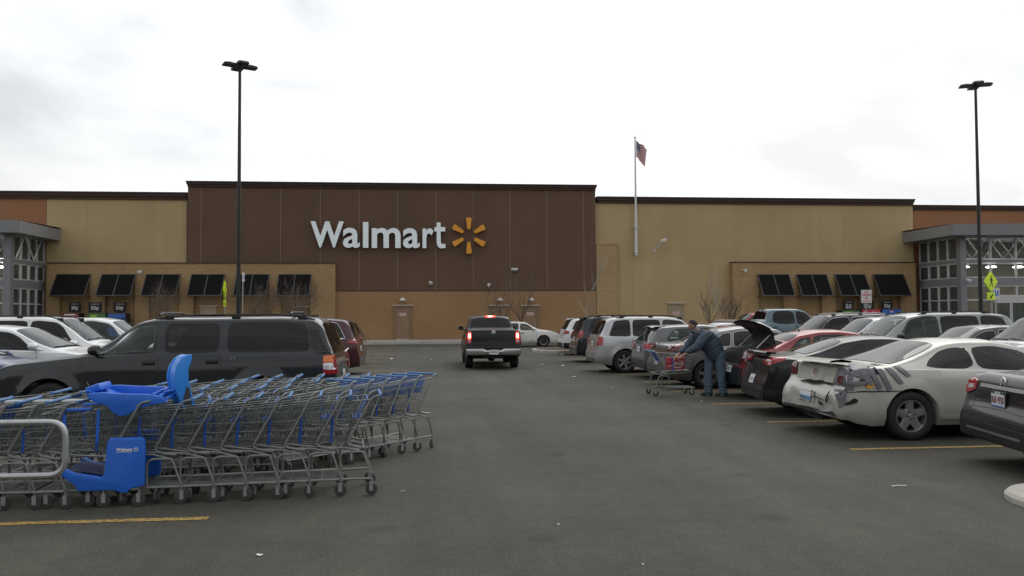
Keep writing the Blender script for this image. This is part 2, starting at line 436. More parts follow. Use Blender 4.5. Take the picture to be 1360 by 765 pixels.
# painted stall lines
STALL = 2.72; Y0 = 10.25
def stall_line(x0, x1, y):
    mb = MB(); n = 24; hw = 0.052
    a = []; b = []
    for i in range(n + 1):
        x = x0 + (x1 - x0) * i / n
        j = 0.004 * math.sin(x * 9.1 + y)
        a.append((x, y - hw + j, 0.004)); b.append((x, y + hw + j, 0.004))
    mb.grid([a, b], M_line)
    mb.build('stall_line', None, kind='structure')
for k in range(-1, 13):
    if k not in (-1,): stall_line(5.42, 10.6, Y0 + STALL * k)
    if k in (0,): continue
    stall_line(-7.4, -2.05 if k != -1 else G(278, 687).x, (Y0 + STALL * k) if k != -1 else G(150, 692).y)
for k in range(0, 13):
    stall_line(10.9, 16.0, Y0 + STALL * k + 0.01)
    if k: stall_line(-13.2, -7.7, Y0 + STALL * k + 0.01)

def rounded_island(name, x0, x1, y0, y1, nose, mulch=True, hh=.14):
    """raised island with a rounded nose (nose: -1 at x0, +1 at x1)"""
    def outline(inset):
        r = (y1 - y0) / 2 - inset; cy = (y0 + y1) / 2; pts = []
        X0, X1 = x0 + inset, x1 - inset
        if nose < 0:
            for i in range(17):
                a = PI / 2 + PI * i / 16; pts.append((X0 + r + r * math.cos(a), cy + r * math.sin(a)))
            pts += [(X1, cy - r), (X1, cy + r)]
        else:
            for i in range(17):
                a = -PI / 2 + PI * i / 16; pts.append((X1 - r + r * math.cos(a), cy + r * math.sin(a)))
            pts += [(X0, cy + r), (X0, cy - r)]
        return pts
    mb = MB(); o1 = outline(0); o2 = outline(0.03); o3 = outline(0.18)
    n = len(o1)
    rows = [[(x, y, 0.0) for x, y in o1], [(x, y, hh - .03) for x, y in o1], [(x, y, hh) for x, y in o2], [(x, y, hh) for x, y in o3]]
    rows = [r_ + [r_[0]] for r_ in rows]
    mb.grid(rows, M_kerb)
    o = mb.build(name, None, kind='structure')
    me = bpy.data.meshes.new('island_fill'); me.from_pydata([(x, y, 0.13 if mulch else hh - .003) for x, y in outline(0.17)], [], [tuple(range(n))])
    me.materials.append(M_mulch if mulch else M_kerb); link('mulch_bed' if mulch else 'island_top', me, o)
    return o
rounded_island('kerb_island', 4.5, 10.6, 37.2, 40.6, -1)
rounded_island('kerb_island', 10.95, 16.5, 37.2, 40.6, 1)
rounded_island('kerb_island', -7.4, -3.3, 36.6, 39.6, 1)
rounded_island('kerb_island', -13.4, -7.7, 36.6, 39.6, -1)
ni = G(1331, 660)
rounded_island('kerb_island', ni.x - .10, 10.6, ni.y - 1.0, ni.y + 0.26, -1, mulch=False, hh=.08)

# sidewalk before the store, slabs as pieces
YF = 56.0; YK = 51.0
mb = MB(); mb.box(-60, 75, YK + 0.02, YF, 0.0, 0.135, M_conc); sw = mb.build('sidewalk', None, kind='structure')
mb = MB()
mb.v = []; mb.box(0, 2.98, 0, 2.42, 0, 0.02, M_conc); slab = mb.mesh('slab')
for i in range(42):
    for j in range(2):
        o = link('slab', slab, sw, (-58 + i * 3.0, YK + 0.08 + j * 2.45, 0.13))
mb = MB(); mb.box(-60, 75, YK - 0.14, YK + 0.02, 0, 0.155, M_kerb); mb.build('kerb', None, kind='structure')

# ================================================================== THE STORE
store = thing('store_building', 'long brown and tan store behind the car park with big white wall lettering', 'store', (0, YF, 0))
def P(mb, name, **kw):
    """child of the store, coordinates given in the world"""
    mb.v = [(x, y - YF, z) for x, y, z in mb.v]
    return mb.build(name, store, **kw)
W_dark = wall_mat('dark_brown_wall', (0.128, 0.078, 0.053))
W_mid = wall_mat('mid_brown_wall', (0.30, 0.184, 0.094))
W_beige = wall_mat('beige_wall', (0.415, 0.312, 0.168))
W_rust = wall_mat('rust_wall', (0.29, 0.138, 0.072))
W_brick = wall_mat('tan_brick', (0.36, 0.242, 0.125), 'brick')
W_pier = wall_mat('split_block', (0.37, 0.262, 0.135), 'brick')
W_corn = wall_mat('cornice_brown', (0.068, 0.043, 0.033))
M_joint = mat('joint_sealant', (0.22, 0.165, 0.125), 0.9)
M_jointb = mat('joint_sealant_light', (0.36, 0.29, 0.19), 0.9)
M_cap = mat('cap_metal', (0.012, 0.012, 0.013), 0.5)
def section(pxs, z0, z1, yface, wm, jm, jw=0.036, name='wall_panel', depth=0.16):
    """row of precast panels between the pixel columns pxs, standing on a backing of sealant colour"""
    xs = [FX(p, yface) for p in pxs]
    mb = MB(); mb.box(xs[0] + 0.01, xs[-1] - 0.01, yface + 0.005, yface + depth, z0 + 0.01, z1 - 0.01, jm); P(mb, 'wall_backing')
    for a, b in zip(xs[:-1], xs[1:]):
        mb = MB(); mb.box(a + jw / 2, b - jw / 2, yface, yface + 0.06, z0, z1, wm); P(mb, name)
# tall dark centre
YD = YF - 0.35
zt_d = FZ(520, 243.3, YD); zc_d = FZ(520, 250.5, YD); zm_d = FZ(520, 386.5, YD)
jd = [248, 266, 319, 372, 425, 477, 528, 579, 629, 678, 727, 776, 792]
section(jd, zm_d + 0.03, zc_d, YD, W_dark, M_joint, 0.042)
section(jd, 0.1, zm_d - 0.03, YD + 0.03, W_mid, W_mid, 0.014)
xa, xb = FX(248, YD), FX(792, YD)
mb = MB(); mb.box(xa + .02, xb - .02, YD + 0.05, YD + 6, 0, zc_d, W_dark); P(mb, 'tower_core')
def cornice(x0, x1, y, z0, z1, back=1.2):
    mb = MB(); d = z1 - z0
    mb.box(x0, x1, y - 0.10, y + back, z0, z0 + d * 0.42, W_corn)
    mb.box(x0 - 0.05, x1 + 0.05, y - 0.17, y + back, z0 + d * 0.42, z0 + d * 0.80, W_corn)
    P(mb, 'cornice')
    mb = MB(); mb.box(x0 - 0.09, x1 + 0.09, y - 0.22, y + back, z0 + d * 0.80, z1, M_cap); P(mb, 'roof_cap')
cornice(xa, xb, YD, zc_d, zt_d, 6)
# left wings
zt = FZ(150, 255, YF); zc = FZ(150, 265, YF)
section([60, 115, 170, 220, 247.5], 0.1, zc, YF, W_beige, M_jointb)
section([-140, -70, 5, 60], 0.1, FZ(30, 264, YF), YF, W_rust, M_joint)
cornice(FX(-140), FX(247, YF), YF, zc, zt)
# right wings
zt = FZ(1000, 263, YF); zc = FZ(1000, 271.5, YF)
section([791, 840, 887, 934, 981, 1028, 1075, 1122, 1168, 1215], 0.1, zc, YF, W_beige, M_jointb)
cornice(FX(793, YF) + .1, FX(1215, YF), YF, zc, zt)
zt = FZ(1290, 273, YF + 0.4); zc = FZ(1290, 279.5, YF + 0.4)
section([1213, 1250, 1305, 1360, 1420, 1480, 1560], 0.1, zc, YF + 0.4, W_rust, M_joint)
cornice(FX(1216, YF) + .1, FX(1560, YF), YF + 0.4, zc, zt)
# the roof slab behind the parapets
mb = MB(); mb.box(FX(-140), FX(1560), YF + 0.5, YF + 60, 0.1, 7.9, W_beige); P(mb, 'rear_mass')
# small split-block pier beside the tall centre
mb = MB(); mb.box(FX(792.5, YF - .3), FX(820.5, YF - .3), YF - 0.3, YF - 0.003, 0.1, FZ(806, 325, YF - .3), W_pier); P(mb, 'block_pier')
mb = MB(); mb.box(FX(792, YF - .34), FX(821.5, YF - .34), YF - 0.34, YF - 0.003, FZ(806, 325, YF - .3), FZ(806, 323.6, YF - .3), W_pier); P(mb, 'pier_cap')
# brick bays with recesses under the awnings
YB = YF - 0.65
def bay(px0, px1, pytop, opens, Y=YB):
    x0, x1 = FX(px0, Y), FX(px1, Y); zt = FZ((px0 + px1) / 2, pytop, Y); zo = FZ((px0 + px1) / 2, 368.5, Y)
    mb = MB(); mb.box(x0, x1, Y, YF - 0.003, zo, zt, W_brick); P(mb, 'brick_band')
    mb = MB(); mb.box(x0 - .03, x1 + .03, Y - 0.04, YF - 0.003, zt + .002, zt + 0.07, W_corn); P(mb, 'coping')
    cur = x0
    for a, b in opens:
        A, B = FX(a, Y), FX(b, Y)
        mb = MB(); mb.box(cur, A, Y + 0.001, YF - 0.003, 0.1, zo - .002, W_brick); P(mb, 'brick_pier')
        mb = MB(); mb.box(A, B, Y + 0.30, YF - 0.003, 0.1, zo - .002, W_brick); P(mb, 'recessed_panel')
        cur = B
    mb = MB(); mb.box(cur, x1, Y + 0.001, YF - 0.003, 0.1, zo - .002, W_brick); P(mb, 'brick_pier')
bay(62, 445, 350, [(79, 119), (139, 179), (198, 238), (257, 297), (317, 357), (373, 412)])
bay(974, 1217, 349, [(1008, 1041), (1060, 1092), (1110, 1142), (1161, 1196)])
# narrow rust band over the brick on the left, as in the photograph's darker line
# awnings: dark louvre panels on a light frame
M_awn = mat('awning_mesh', (0.008, 0.0075, 0.0075), 0.85, var=0.25, vscale=30, spec=0.12)
M_awnf = mat('awning_frame', (0.06, 0.06, 0.06), 0.5, 0.3)
def awning(pa, pb, strut=True):
    Y = YB; xa_, xb_ = FX(pa, Y), FX(pb, Y); z1 = FZ(pa, 364.8, Y); dep = 1.0; z0 = F(pa, 393.5, Y - dep).z
    rt = link('awning', None, store)
    def sl(mb, x0, x1, t0, t1, m, off=0.0):
        p = []
        for off2 in (off, off + 0.05):
            for x, t in ((x0, t0), (x1, t0), (x1, t1), (x0, t1)):
                p.append((x, Y - dep * t - off2 * 0.75 - YF - 0.02, z1 + (z0 - z1) * t + off2 * 0.6))
        mb.add(p, [(0, 1, 2, 3), (7, 6, 5, 4), (0, 4, 5, 1), (1, 5, 6, 2), (2, 6, 7, 3), (3, 7, 4, 0)], m)
    mid = (xa_ + xb_) / 2
    for x0, x1 in ((xa_ + .05, mid - .03), (mid + .03, xb_ - .05)):
        mb = MB(); sl(mb, x0, x1, 0.03, 0.97, M_awn); n = 14
        for i in range(n):
            t = 0.05 + 0.9 * i / n; sl(mb, x0 + .02, x1 - .02, t, t + 0.045, M_awn, 0.006)
        mb.build('louvre_panel', rt)
    mb = MB(); e = 0.0
    sl(mb, xa_, xb_, 0.0, 0.03, M_cap, 0.005); sl(mb, xa_, xb_, 0.97, 1.0, M_awnf, 0.01)
    for x in (xa_, xb_ - 0.05): sl(mb, x, x + 0.05, 0.03, 0.97, M_awnf, 0.01)
    if strut: sl(mb, mid - .03, mid + .03, 0.03, 0.97, M_awnf, 0.02)
    for x in (xa_ + 0.03, xb_ - 0.03):      # side brackets back to the wall
        mb.tube([(x, Y - dep - YF, z0 + .02), (x, Y - YF, z0 + .02)], 0.025, M_awnf)
    mb.build('frame', rt)
for k, (a, b) in enumerate([(75, 121), (135, 181), (194, 240), (254, 299), (314, 358), (370, 414)]): awning(a, b, k > 0)
for k, (a, b) in enumerate([(1006, 1048), (1057, 1098), (1108, 1149), (1159, 1200)]): awning(a, b, k < 3)

# doors
M_door = mat('door_tan', (0.235, 0.150, 0.090), 0.55, var=0.08, vscale=2)
M_doorb = mat('door_beige', (0.31, 0.25, 0.17), 0.55, var=0.08, vscale=2)
M_lint = mat('lintel', (0.52, 0.48, 0.42), 0.6)
M_signw = mat('sign_white', (0.62, 0.60, 0.58), 0.5)
M_signr = mat('sign_red', (0.50, 0.03, 0.05), 0.5)
def door(p0, p1, pt, Y, m, red=True, zb=0.155):
    x0, x1 = FX(p0, Y), FX(p1, Y); zt_ = FZ(p0, pt, Y)
    rt = link('door', None, store)
    y = Y - YF
    mb = MB(); mb.box(x0, x0 + .09, y - .09, y - .003, zb, zt_, m); mb.box(x1 - .09, x1, y - .09, y - .003, zb, zt_, m); mb.box(x0, x1, y - .09, y - .003, zt_ + .001, zt_ + .09, m)
    mb.build('frame', rt)
    mb = MB(); mb.box(x0 + .1, x1 - .1, y - .05, y - .004, zb + .02, zt_ - .01, m); mb.build('leaf', rt)
    mb = MB(); mb.box(x0 - .12, x1 + .12, y - .16, y - .003, zt_ + .10, zt_ + .16, M_lint); mb.build('lintel', rt)
    mb = MB(); mb.box(x0 + .1, x1 - .1, y - .12, y - .052, zb, zb + .045, M_lint); mb.build('threshold', rt)
    mb = MB(); mb.cbox((x1 - .22, y - .085, 1.15), (.05, .06, .16), M_chromed, ch=.01); mb.build('handle', rt)
    if red:
        cx = (x0 + x1) / 2; mb = MB(); mb.box(cx - .22, cx + .22, y - .062, y - .051, 1.78, 1.98, M_signw)
        for i in range(3): mb.box(cx - .18, cx + .18, y - .066, y - .062, 1.82 + i * .05, 1.845 + i * .05, M_signr)
        mb.build('notice', rt)
door(524, 546, 408, YD, M_door); door(651, 675, 408, YD, M_door, False); door(693, 715, 408, YD, M_door)
door(888, 907, 405, YF, M_doorb)
door(266, 288, 409, YB + .30, mat('door_cream', (0.42, 0.33, 0.22), 0.6)); door(392, 411, 410, YB + .30, M_door, False)

# big lettering on the dark wall
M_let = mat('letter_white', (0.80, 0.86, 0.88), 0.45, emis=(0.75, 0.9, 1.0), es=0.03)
M_lets = mat('letter_edge', (0.10, 0.12, 0.13), 0.5)
M_spark = mat('spark_yellow', (0.70, 0.30, 0.018), 0.45)
sign = link('wall_lettering', None, store)
def fitted(ch, x0, x1, z0, z1, y, dep, off, m, name, parent):
    if ch == 't':       # flat-topped t with a curled foot
        q = MB(); q.prism([(.20, 1), (.56, 1), (.56, .82), (.97, .82), (.97, .65), (.56, .65), (.56, .28), (.60, .20), (.70, .165), (.97, .175), (1.0, .02), (.80, 0), (.55, 0), (.36, .04), (.24, .13), (.20, .26), (.20, .65), (0, .65), (0, .82), (.20, .82)], 'XY', -.5, .5, m)
        me = q.mesh('letter')
    else: me = text_mesh(ch, 1.0, 0.5, off, m)
    me.materials.append(M_lets)
    a, b, c, d = bounds(me)
    for v in me.vertices:
        v.co = Vector((x0 + (v.co.x - a) / (b - a) * (x1 - x0), y - v.co.z * dep, z0 + (v.co.y - c) / (d - c) * (z1 - z0)))
    me.update()
    for p in me.polygons: p.material_index = 1 if abs(p.normal.y) < 0.5 else 0
    return link(name, me, parent)
YL = YD - 0.28
def LZ(px, py): return FZ(px, py, YL)
for ch, p0, p1, q0, q1, off in [('W', 412.3, 456.5, 294, 328.6, .030), ('a', 455.3, 478, 302.5, 329.3, .018), ('l', 482, 489.3, 295, 329.2, .0), ('m', 493.7, 532.2, 302.7, 329.4, .020),
                           ('a', 535.2, 557.6, 303, 329.6, .018), ('r', 561.3, 576, 303.2, 329.6, .020), ('t', 577.2, 592, 295.5, 329.8, .022)]:
    fitted(ch, FX(p0, YL), FX(p1, YL), LZ(p0, q1), LZ(p0, q0), YL + .03 - YF, 0.2, off, M_let, 'letter', sign)
sc = F(622.7, 312.8, YL)
for k in range(6):
    a = PI / 2 + k * PI / 3
    mb = MB(); r0, r1 = 0.44, 1.26; prof = []
    for (r_, w_) in ((r0 + .03, .11), (r0, .08), (r0, -.08), (r0 + .03, -.11)): prof.append((r_, w_))
    for i in range(7):
        b = -PI / 2 + PI * i / 6; prof.append((r1 - .10 + .10 * math.cos(b), .195 * math.copysign(abs(math.sin(b)) ** .6, math.sin(b))))
    prof = [(r_ * math.cos(a) - w_ * math.sin(a) + sc.x, r_ * math.sin(a) + w_ * math.cos(a) + sc.z) for r_, w_ in prof]
    mb.prism(prof, 'XZ', YL - YF - .07, YL - YF + .14, M_spark); mb.build('spark_petal', sign)

# entrance vestibules
M_metal = mat('grey_panel', (0.23, 0.235, 0.25), 0.45, 0.25, var=0.06, vscale=1)
M_mull = mat('white_mullion', (0.55, 0.56, 0.57), 0.4, 0.2)
M_fasc = mat('canopy_fascia', (0.235, 0.24, 0.25), 0.4, 0.2, var=0.06, vscale=0.6)
M_dark = mat('interior_dark', (0.12, 0.115, 0.11), 0.9)
M_intb = mat('interior_brown', (0.22, 0.16, 0.12), 0.9)
M_inl = mat('interior_lamp', (1, 1, 1), 0.5, emis=(1.0, 0.97, 0.88), es=40)
M_pane = glass_mat('shop_glass', (0.20, 0.225, 0.21), (0.80, 0.84, 0.82), body=0.30)
M_goods = [mat('goods_%d' % i, c, 0.6) for i, c in enumerate([(0.4, 0.05, 0.04), (0.05, 0.1, 0.35), (0.5, 0.3, 0.1), (0.35, 0.35, 0.33), (0.1, 0.25, 0.12)])]
def vestibule(xe, yfront, dirx, far, ztop_f, canopy_x):
    """xe: X of the glass side face, dirx: +1 body extends to +X; canopy overhangs to canopy_x"""
    rt = link('entrance', None, store)
    def B(name, *a, parent=rt, **k):
        mb = MB(); x0, x1, y0, y1, z0, z1, m = a; mb.box(min(x0, x1), max(x0, x1), y0 - YF, y1 - YF, z0, z1, m); return mb.build(name, parent)
    xf = xe + dirx * far
    # canopy with a slightly rising roof line in the middle
    mb = MB(); zb_, zt_ = ztop_f - 0.75, ztop_f
    n = 12; yF = yfront - 0.9; rows = [[], [], [], []]
    for i in range(n + 1):
        x = canopy_x + (xf - canopy_x) * i / n; rise = 0.0
        yb = yF - 0.55 * math.sin(PI * i / n * 0.9)
        rows[0].append((x, YF - YF, zb_)); rows[1].append((x, yb - YF, zb_ + rise)); rows[2].append((x, yb - YF - .05, zt_)); rows[3].append((x, YF - YF, zt_ + .12))
    mb.grid(rows, M_fasc)
    mb.box(min(canopy_x, canopy_x + dirx * .1), max(canopy_x, canopy_x + dirx * .1), yF - YF, -0.003, zb_ + .001, zt_ - .01, M_fasc)
    mb.build('canopy', rt)
    # columns and bands
    B('column', xe, xe + dirx * .42, yfront, yfront + .42, 0.14, zb_, M_metal)
    for (z0, z1) in ((3.66, 4.14), (5.18, 5.40)):
        B('band', xe + dirx * .43, xf, yfront + .06, yfront + .26, z0, z1, M_metal)
        B('band', xe + dirx * .02, xe + dirx * .22, yfront + .43, YF, z0 - .001, z1 - .001, M_metal)
    rows_z = [(0.3, 3.64), (4.16, 5.16), (5.42, zb_ - .02)]
    # front bays
    nb = 9; w = (far - .5) / nb
    for i in range(nb):
        x0 = xe + dirx * (.45 + w * i); x1 = x0 + dirx * (w - .07)
        for (z0, z1) in rows_z:
            mb = MB(); a, b = min(x0, x1), max(x0, x1)
            mb.box(a, b, yfront + .16 - YF, yfront + .18 - YF, z0, z1, M_pane); pn = mb.build('pane', rt)
            mb = MB(); yy0, yy1 = yfront + .10 - YF, yfront + .24 - YF
            f = .065
            mb.box(a - .035, a + .03, yy0, yy1, z0, z1, M_mull); mb.box(b - .03, b + .035, yy0, yy1, z0, z1, M_mull)
            mb.box(a + .03, b - .03, yy0, yy1, z0, z0 + f, M_mull); mb.box(a + .03, b - .03, yy0, yy1, z1 - f, z1, M_mull)
            if z0 < 1: mb.box(a + .03, b - .03, yy0, yy1, 2.62, 2.72, M_mull)
            mb.build('mullion', rt)
    # side bays, looking across the drive
    nb = 4; d = (YF - yfront - .5) / nb
    for i in range(nb):
        y0 = yfront + .45 + d * i; y1 = y0 + d - .07
        for (z0, z1) in rows_z:
            X = xe + dirx * .12
            mb = MB(); mb.box(X - .01, X + .01, y0 - YF, y1 - YF, z0, z1, M_pane); mb.build('pane', rt)
            mb = MB(); a, b = X - .07, X + .07
            mb.box(a, b, y0 - .035 - YF, y0 + .03 - YF, z0, z1, M_mull); mb.box(a, b, y1 - .03 - YF, y1 + .035 - YF, z0, z1, M_mull)
            mb.box(a, b, y0 + .03 - YF, y1 - .03 - YF, z0, z0 + .06, M_mull); mb.box(a, b, y0 + .03 - YF, y1 - .03 - YF, z1 - .06, z1, M_mull)
            if z0 < 1: mb.box(a, b, y0 + .03 - YF, y1 - .03 - YF, 2.62, 2.70, M_mull)
            mb.build('mullion', rt)
    # white roof trusses behind the upper glass
    mb = MB()
    yy = yfront + .9 - YF
    x = xe + dirx * .3; k = 0
    while abs(x - xe) < far:
        x2 = x + dirx * 1.15
        mb.tube([(x, yy, 5.5 if k % 2 else 7.0), (x2, yy, 7.0 if k % 2 else 5.5)], .04, M_mull, 5)
        mb.tube([(x, yy + .5, 7.0 if k % 2 else 5.5), (x2, yy + .5, 5.5 if k % 2 else 7.0)], .04, M_mull, 5)
        x = x2; k += 1
    for z in (5.5, 7.0): mb.tube([(xe + dirx * .3, yy, z), (xf, yy, z)], .05, M_mull, 5)
    xx = xe + dirx * .35; y = yfront + .5; k = 0
    while y < YF - .8:
        mb.tube([(xx, y - YF, 5.5 if k % 2 else 7.0), (xx, y + 1.1 - YF, 7.0 if k % 2 else 5.5)], .045, M_mull, 5)
        mb.tube([(xx + .4, y - YF, 7.0 if k % 2 else 5.5), (xx + .4, y + 1.1 - YF, 5.5 if k % 2 else 7.0)], .045, M_mull, 5)
        y += 1.1; k += 1
    mb.build('truss', rt)
    # interior
    B('inner_wall', xe + dirx * .3, xf, YF - .45, YF - .25, .1, zb_, M_intb)
    B('inner_ceiling', xe + dirx * .3, xf, yfront + 1.6, YF - .5, 5.2, 5.3, M_dark)
    for i in range(7):
        lx = xe + dirx * (1.2 + i * 2.0)
        mb = MB(); mb.lathe([(0, -.06), (.3, -.05), (.34, 0), (.2, .05), (0, .06)], M_inl, (lx, yfront + 1.4 - YF, 4.98), 14, 'Z'); mb.build('ceiling_lamp', rt)
    for i in range(10):
        lx = xe + dirx * (1.0 + i * 1.25 + random.uniform(-.2, .2)); hh = random.uniform(.7, 1.7)
        B('display', lx, lx + dirx * random.uniform(.5, 1.0), yfront + 2.2 + random.uniform(0, 1), yfront + 3.4, .14, hh, random.choice(M_goods))
    return rt
VL = vestibule(-26.05, 51.55, -1, 12, 7.66, -25.15)
VR = vestibule(35.05, 51.15, 1, 17, 7.70, 33.9)
# sliding door header and doors on the right-hand entrance
hx = FX(1320, 51.1)
mb = MB(); mb.box(hx, hx + 4.6, 50.98 - YF, 51.14 - YF, 2.45, 3.0, M_mull); mb.build('door_header', VR)
for i in range(4):
    mb = MB(); x0 = hx + .05 + i * 1.13
    mb.box(x0, x0 + .09, 51.0 - YF, 51.1 - YF, .15, 2.44, M_mull); mb.box(x0 + 1.02, x0 + 1.1, 51.0 - YF, 51.1 - YF, .15, 2.44, M_mull)
    mb.box(x0 + .09, x0 + 1.02, 51.0 - YF, 51.1 - YF, .15, .35, M_mull); mb.box(x0 + .09, x0 + 1.02, 51.04 - YF, 51.06 - YF, .35, 2.44, M_pane)
    mb.build('sliding_door', VR)

# small fittings on the walls
M_fit = mat('fitting_white', (0.62, 0.61, 0.58), 0.4)
def fitting(px, py, Y, kind, label, cat, name):
    p = F(px, py, Y)
    t = thing(name, label, cat, p)
    mb = MB()
    if kind == 'cam':
        mb.box(-.06, .06, -.05, -.002, -.06, .1, M_fit); mb.build('mount', t); mb = MB()
        mb.tube([(0, -.05, .02), (0, -.28, -.02)], .03, M_fit); mb.build('bracket', t); mb = MB()
        mb.lathe([(0, .08), (.10, .06), (.12, 0), (.11, -.07), (.07, -.14), (0, -.17)], M_fit, (0, -.3, -.02), 14, 'Z'); mb.build('camera_dome', t)
    elif kind == 'arm':
        mb.tube([(-.28, -.02, -.36), (-.22, -.2, -.3), (-.05, -.5, 0), (.1, -.6, .22)], .04, M_fit); mb.build('arm', t); mb = MB()
        mb.cbox((.2, -.65, .3), (.42, .25, .2), M_fit, Matrix.Rotation(-.3, 3, 'Y'), ch=.03); mb.build('camera_housing', t)
        mb = MB(); mb.box(-.36, -.2, -.06, -.002, -.46, -.28, M_fit); mb.build('mount', t)
    elif kind == 'wide':
        mb.cbox((0, -.1, .05), (.46, .19, .16), M_fit, ch=.02); mb.build('housing', t); mb = MB(); mb.cbox((0, -.1, -.07), (.40, .16, .07), M_lets); mb.build('lens', t)
    elif kind == 'lamp':
        mb.tube([(0, -.01, 0), (0, -.14, .08), (0, -.3, .02)], .03, M_fit); mb.build('arm', t); mb = MB()
        mb.lathe([(.03, .12), (.08, .08), (.24, -.06), (.25, -.07), (.23, -.05)], M_fit, (0, -.3, -.04), 18, 'Z'); mb.build('lamp_shade', t)
    elif kind == 'box':
        mb.cbox((0, -.07, 0), (.24, .13, .24), M_fit, ch=.02); mb.build('housing', t); mb = MB(); mb.cbox((0, -.14, -.03), (.14, .02, .1), M_lets); mb.build('lens', t)
fitting(874, 326, YF, 'arm', 'white security camera on a bent arm right of the flagpole foot', 'camera', 'security_camera')
fitting(683, 358.5, YD, 'wide', 'wide white wall light on the dark wall right of the lettering', 'wall light', 'wall_light')
fitting(572, 376, YD, 'box', 'small square white box low on the dark wall under the lettering', 'wall box', 'wall_box')
fitting(649, 378, YD, 'cam', 'small white camera low on the dark wall above the black pickup', 'camera', 'security_camera')
fitting(187, 361, YB, 'cam', 'white camera on the left brick bay above the second and third awnings', 'camera', 'security_camera')
fitting(988, 359, YB, 'cam', 'white camera on the right brick bay left of the awnings', 'camera', 'security_camera')
fitting(1284, 372, 51.1, 'cam', 'white camera on the grey band of the right entrance', 'camera', 'security_camera')
for px, w_ in ((535, 'door farthest left on the mid-brown wall'), (664, 'door partly hidden by the black pickup'), (705, 'door right of the black pickup')):
    fitting(px, 397, YD, 'lamp', 'small shaded wall lamp over the ' + w_, 'wall lamp', 'wall_lamp')

# price boards and vending machines under the awnings
M_board = mat('board_black', (0.012, 0.012, 0.014), 0.5)
M_bw = mat('board_white', (0.75, 0.75, 0.75), 0.5)
def board(px0, px1, py0, py1, s, label):
    Y = YB - .02; a, b = F(px0, py1, Y), F(px1, py0, Y)
    cx, cz = (a.x + b.x) / 2, (a.z + b.z) / 2; w, h = b.x - a.x, b.z - a.z
    t = thing('price_board', label, 'price sign', (cx, Y, cz))
    mb = MB(); mb.box(-w / 2, w / 2, -.06, 0, -h / 2, h / 2, M_board); mb.build('board', t)
    mt = Matrix.Translation((0.0, -.064, -h * .13)) @ Matrix.Rotation(PI / 2, 4, 'X')
    text_on(s, w * .60, h * .50, M_bw, mt, 'price', t, offset=.03)
    mb = MB(); mb.box(-w * .3, w * .34, -.066, -.061, h * .27, h * .36, mat('board_grey', (0.4, 0.4, 0.4), 0.5)); mb.build('small_print', t)
board(92, 107.5, 401.5, 414, '30\u00a2', 'black 30 cent price board, leftmost under the left awnings')
board(118, 135, 401.5, 414.5, '50\u00a2', 'black 50 cent price board on the pier between the first and second left awnings')
board(151, 167.5, 401.5, 414, '50\u00a2', 'black 50 cent price board under the second awning from the left')
board(1120, 1133, 399, 411.5, '50', 'black 50 cent price board left of the no parking sign')
board(1143, 1160, 399, 411.5, '50\u00a2', 'black 50 cent price board behind the no parking sign')
board(1171, 1184.5, 399, 411.5, '50\u00a2', 'black 50 cent price board above the blue vending machine on the right')
def vending(px0, px1, pyt, col, label, kind):
    Y = YB - .95; a, b = FX(px0, Y), FX(px1, Y); zt_ = FZ(px0, pyt, Y); w = b - a
    t = thing('vending_machine', label, 'vending machine', ((a + b) / 2, Y, .15))
    c = mat('vend_' + kind, col, 0.35); h = zt_ - .15
    mb = MB(); mb.cbox((0, .42, h / 2), (w, .82, h), M_board, ch=.02); mb.build('cabinet', t)
    mb = MB(); mb.cbox((0, -.01, h / 2), (w - .04, .06, h - .05), c, ch=.02); mb.build('front_panel', t)
    mb = MB(); mb.box(w * .28, w * .42, -.06, -.035, h * .45, h * .85, M_board); mb.build('coin_panel', t)
    mb = MB(); mb.box(-w * .35, w * .2, -.06, -.035, .2, .42, M_board); mb.build('delivery_slot', t)
    if kind == 'ball':
        g = link('logo', None, t); r = .13; cx, cz = -.02, h - .20
        for z0, z1, cc in ((.25, 1, (0.55, 0.02, 0.04)), (-.25, .25, (.75, .75, .75)), (-1, -.25, (0.02, 0.06, 0.35))):
            pts = []
            A = [math.asin(z0) + (math.asin(z1) - math.asin(z0)) * i / 6 for i in range(7)]
            pts = [(cx + r * math.cos(q), cz + r * math.sin(q)) for q in A] + [(cx - r * math.cos(q), cz + r * math.sin(q)) for q in reversed(A)]
            mb = MB(); mb.prism(pts, 'XZ', -.06, -.041, mat('ball%.1f' % z0, cc, .4)); mb.build('band', g)
    elif kind in ('cola', 'cola2'):
        mt = Matrix.Translation((-.05, -.045, h - .3)) @ Matrix.Rotation(PI / 2, 4, 'X')
        text_on('Coca-Cola', w * .8, .26, M_bw, mt, 'script', t, offset=.02, shear=.4)
    elif kind == 'green':
        mb = MB(); mb.box(-w * .35, 0, -.06, -.041, h - .3, h - .1, mat('leaf_green', (.25, .45, .05), .5)); mb.build('logo', t)
    elif kind == 'left_mixed':
        mb = MB(); mb.box(-w * .35, w * .3, -.06, -.041, h - .14, h - .06, M_bw); mb.build('logo', t)
vending(83, 105, 416, (0.25, 0.02, 0.03), 'red and black vending machine, leftmost at the left brick bay', 'left_mixed')
vending(117, 141, 416, (0.03, 0.12, 0.03), 'dark green vending machine, middle of the three at the left brick bay', 'green')
vending(143, 167, 416, (0.02, 0.08, 0.32), 'blue vending machine, rightmost of the three at the left brick bay', 'bluel')
vending(1118, 1142, 412, (0.02, 0.03, 0.02), 'black vending machine with a green patch, left of the no parking sign', 'green')
vending(1144, 1169, 410.5, (0.42, 0.02, 0.03), 'red vending machine with white script behind the no parking sign', 'cola2')
vending(1171, 1197, 410.5, (0.015, 0.09, 0.40), 'blue vending machine with a red, white and blue ball beside the right entrance', 'ball')
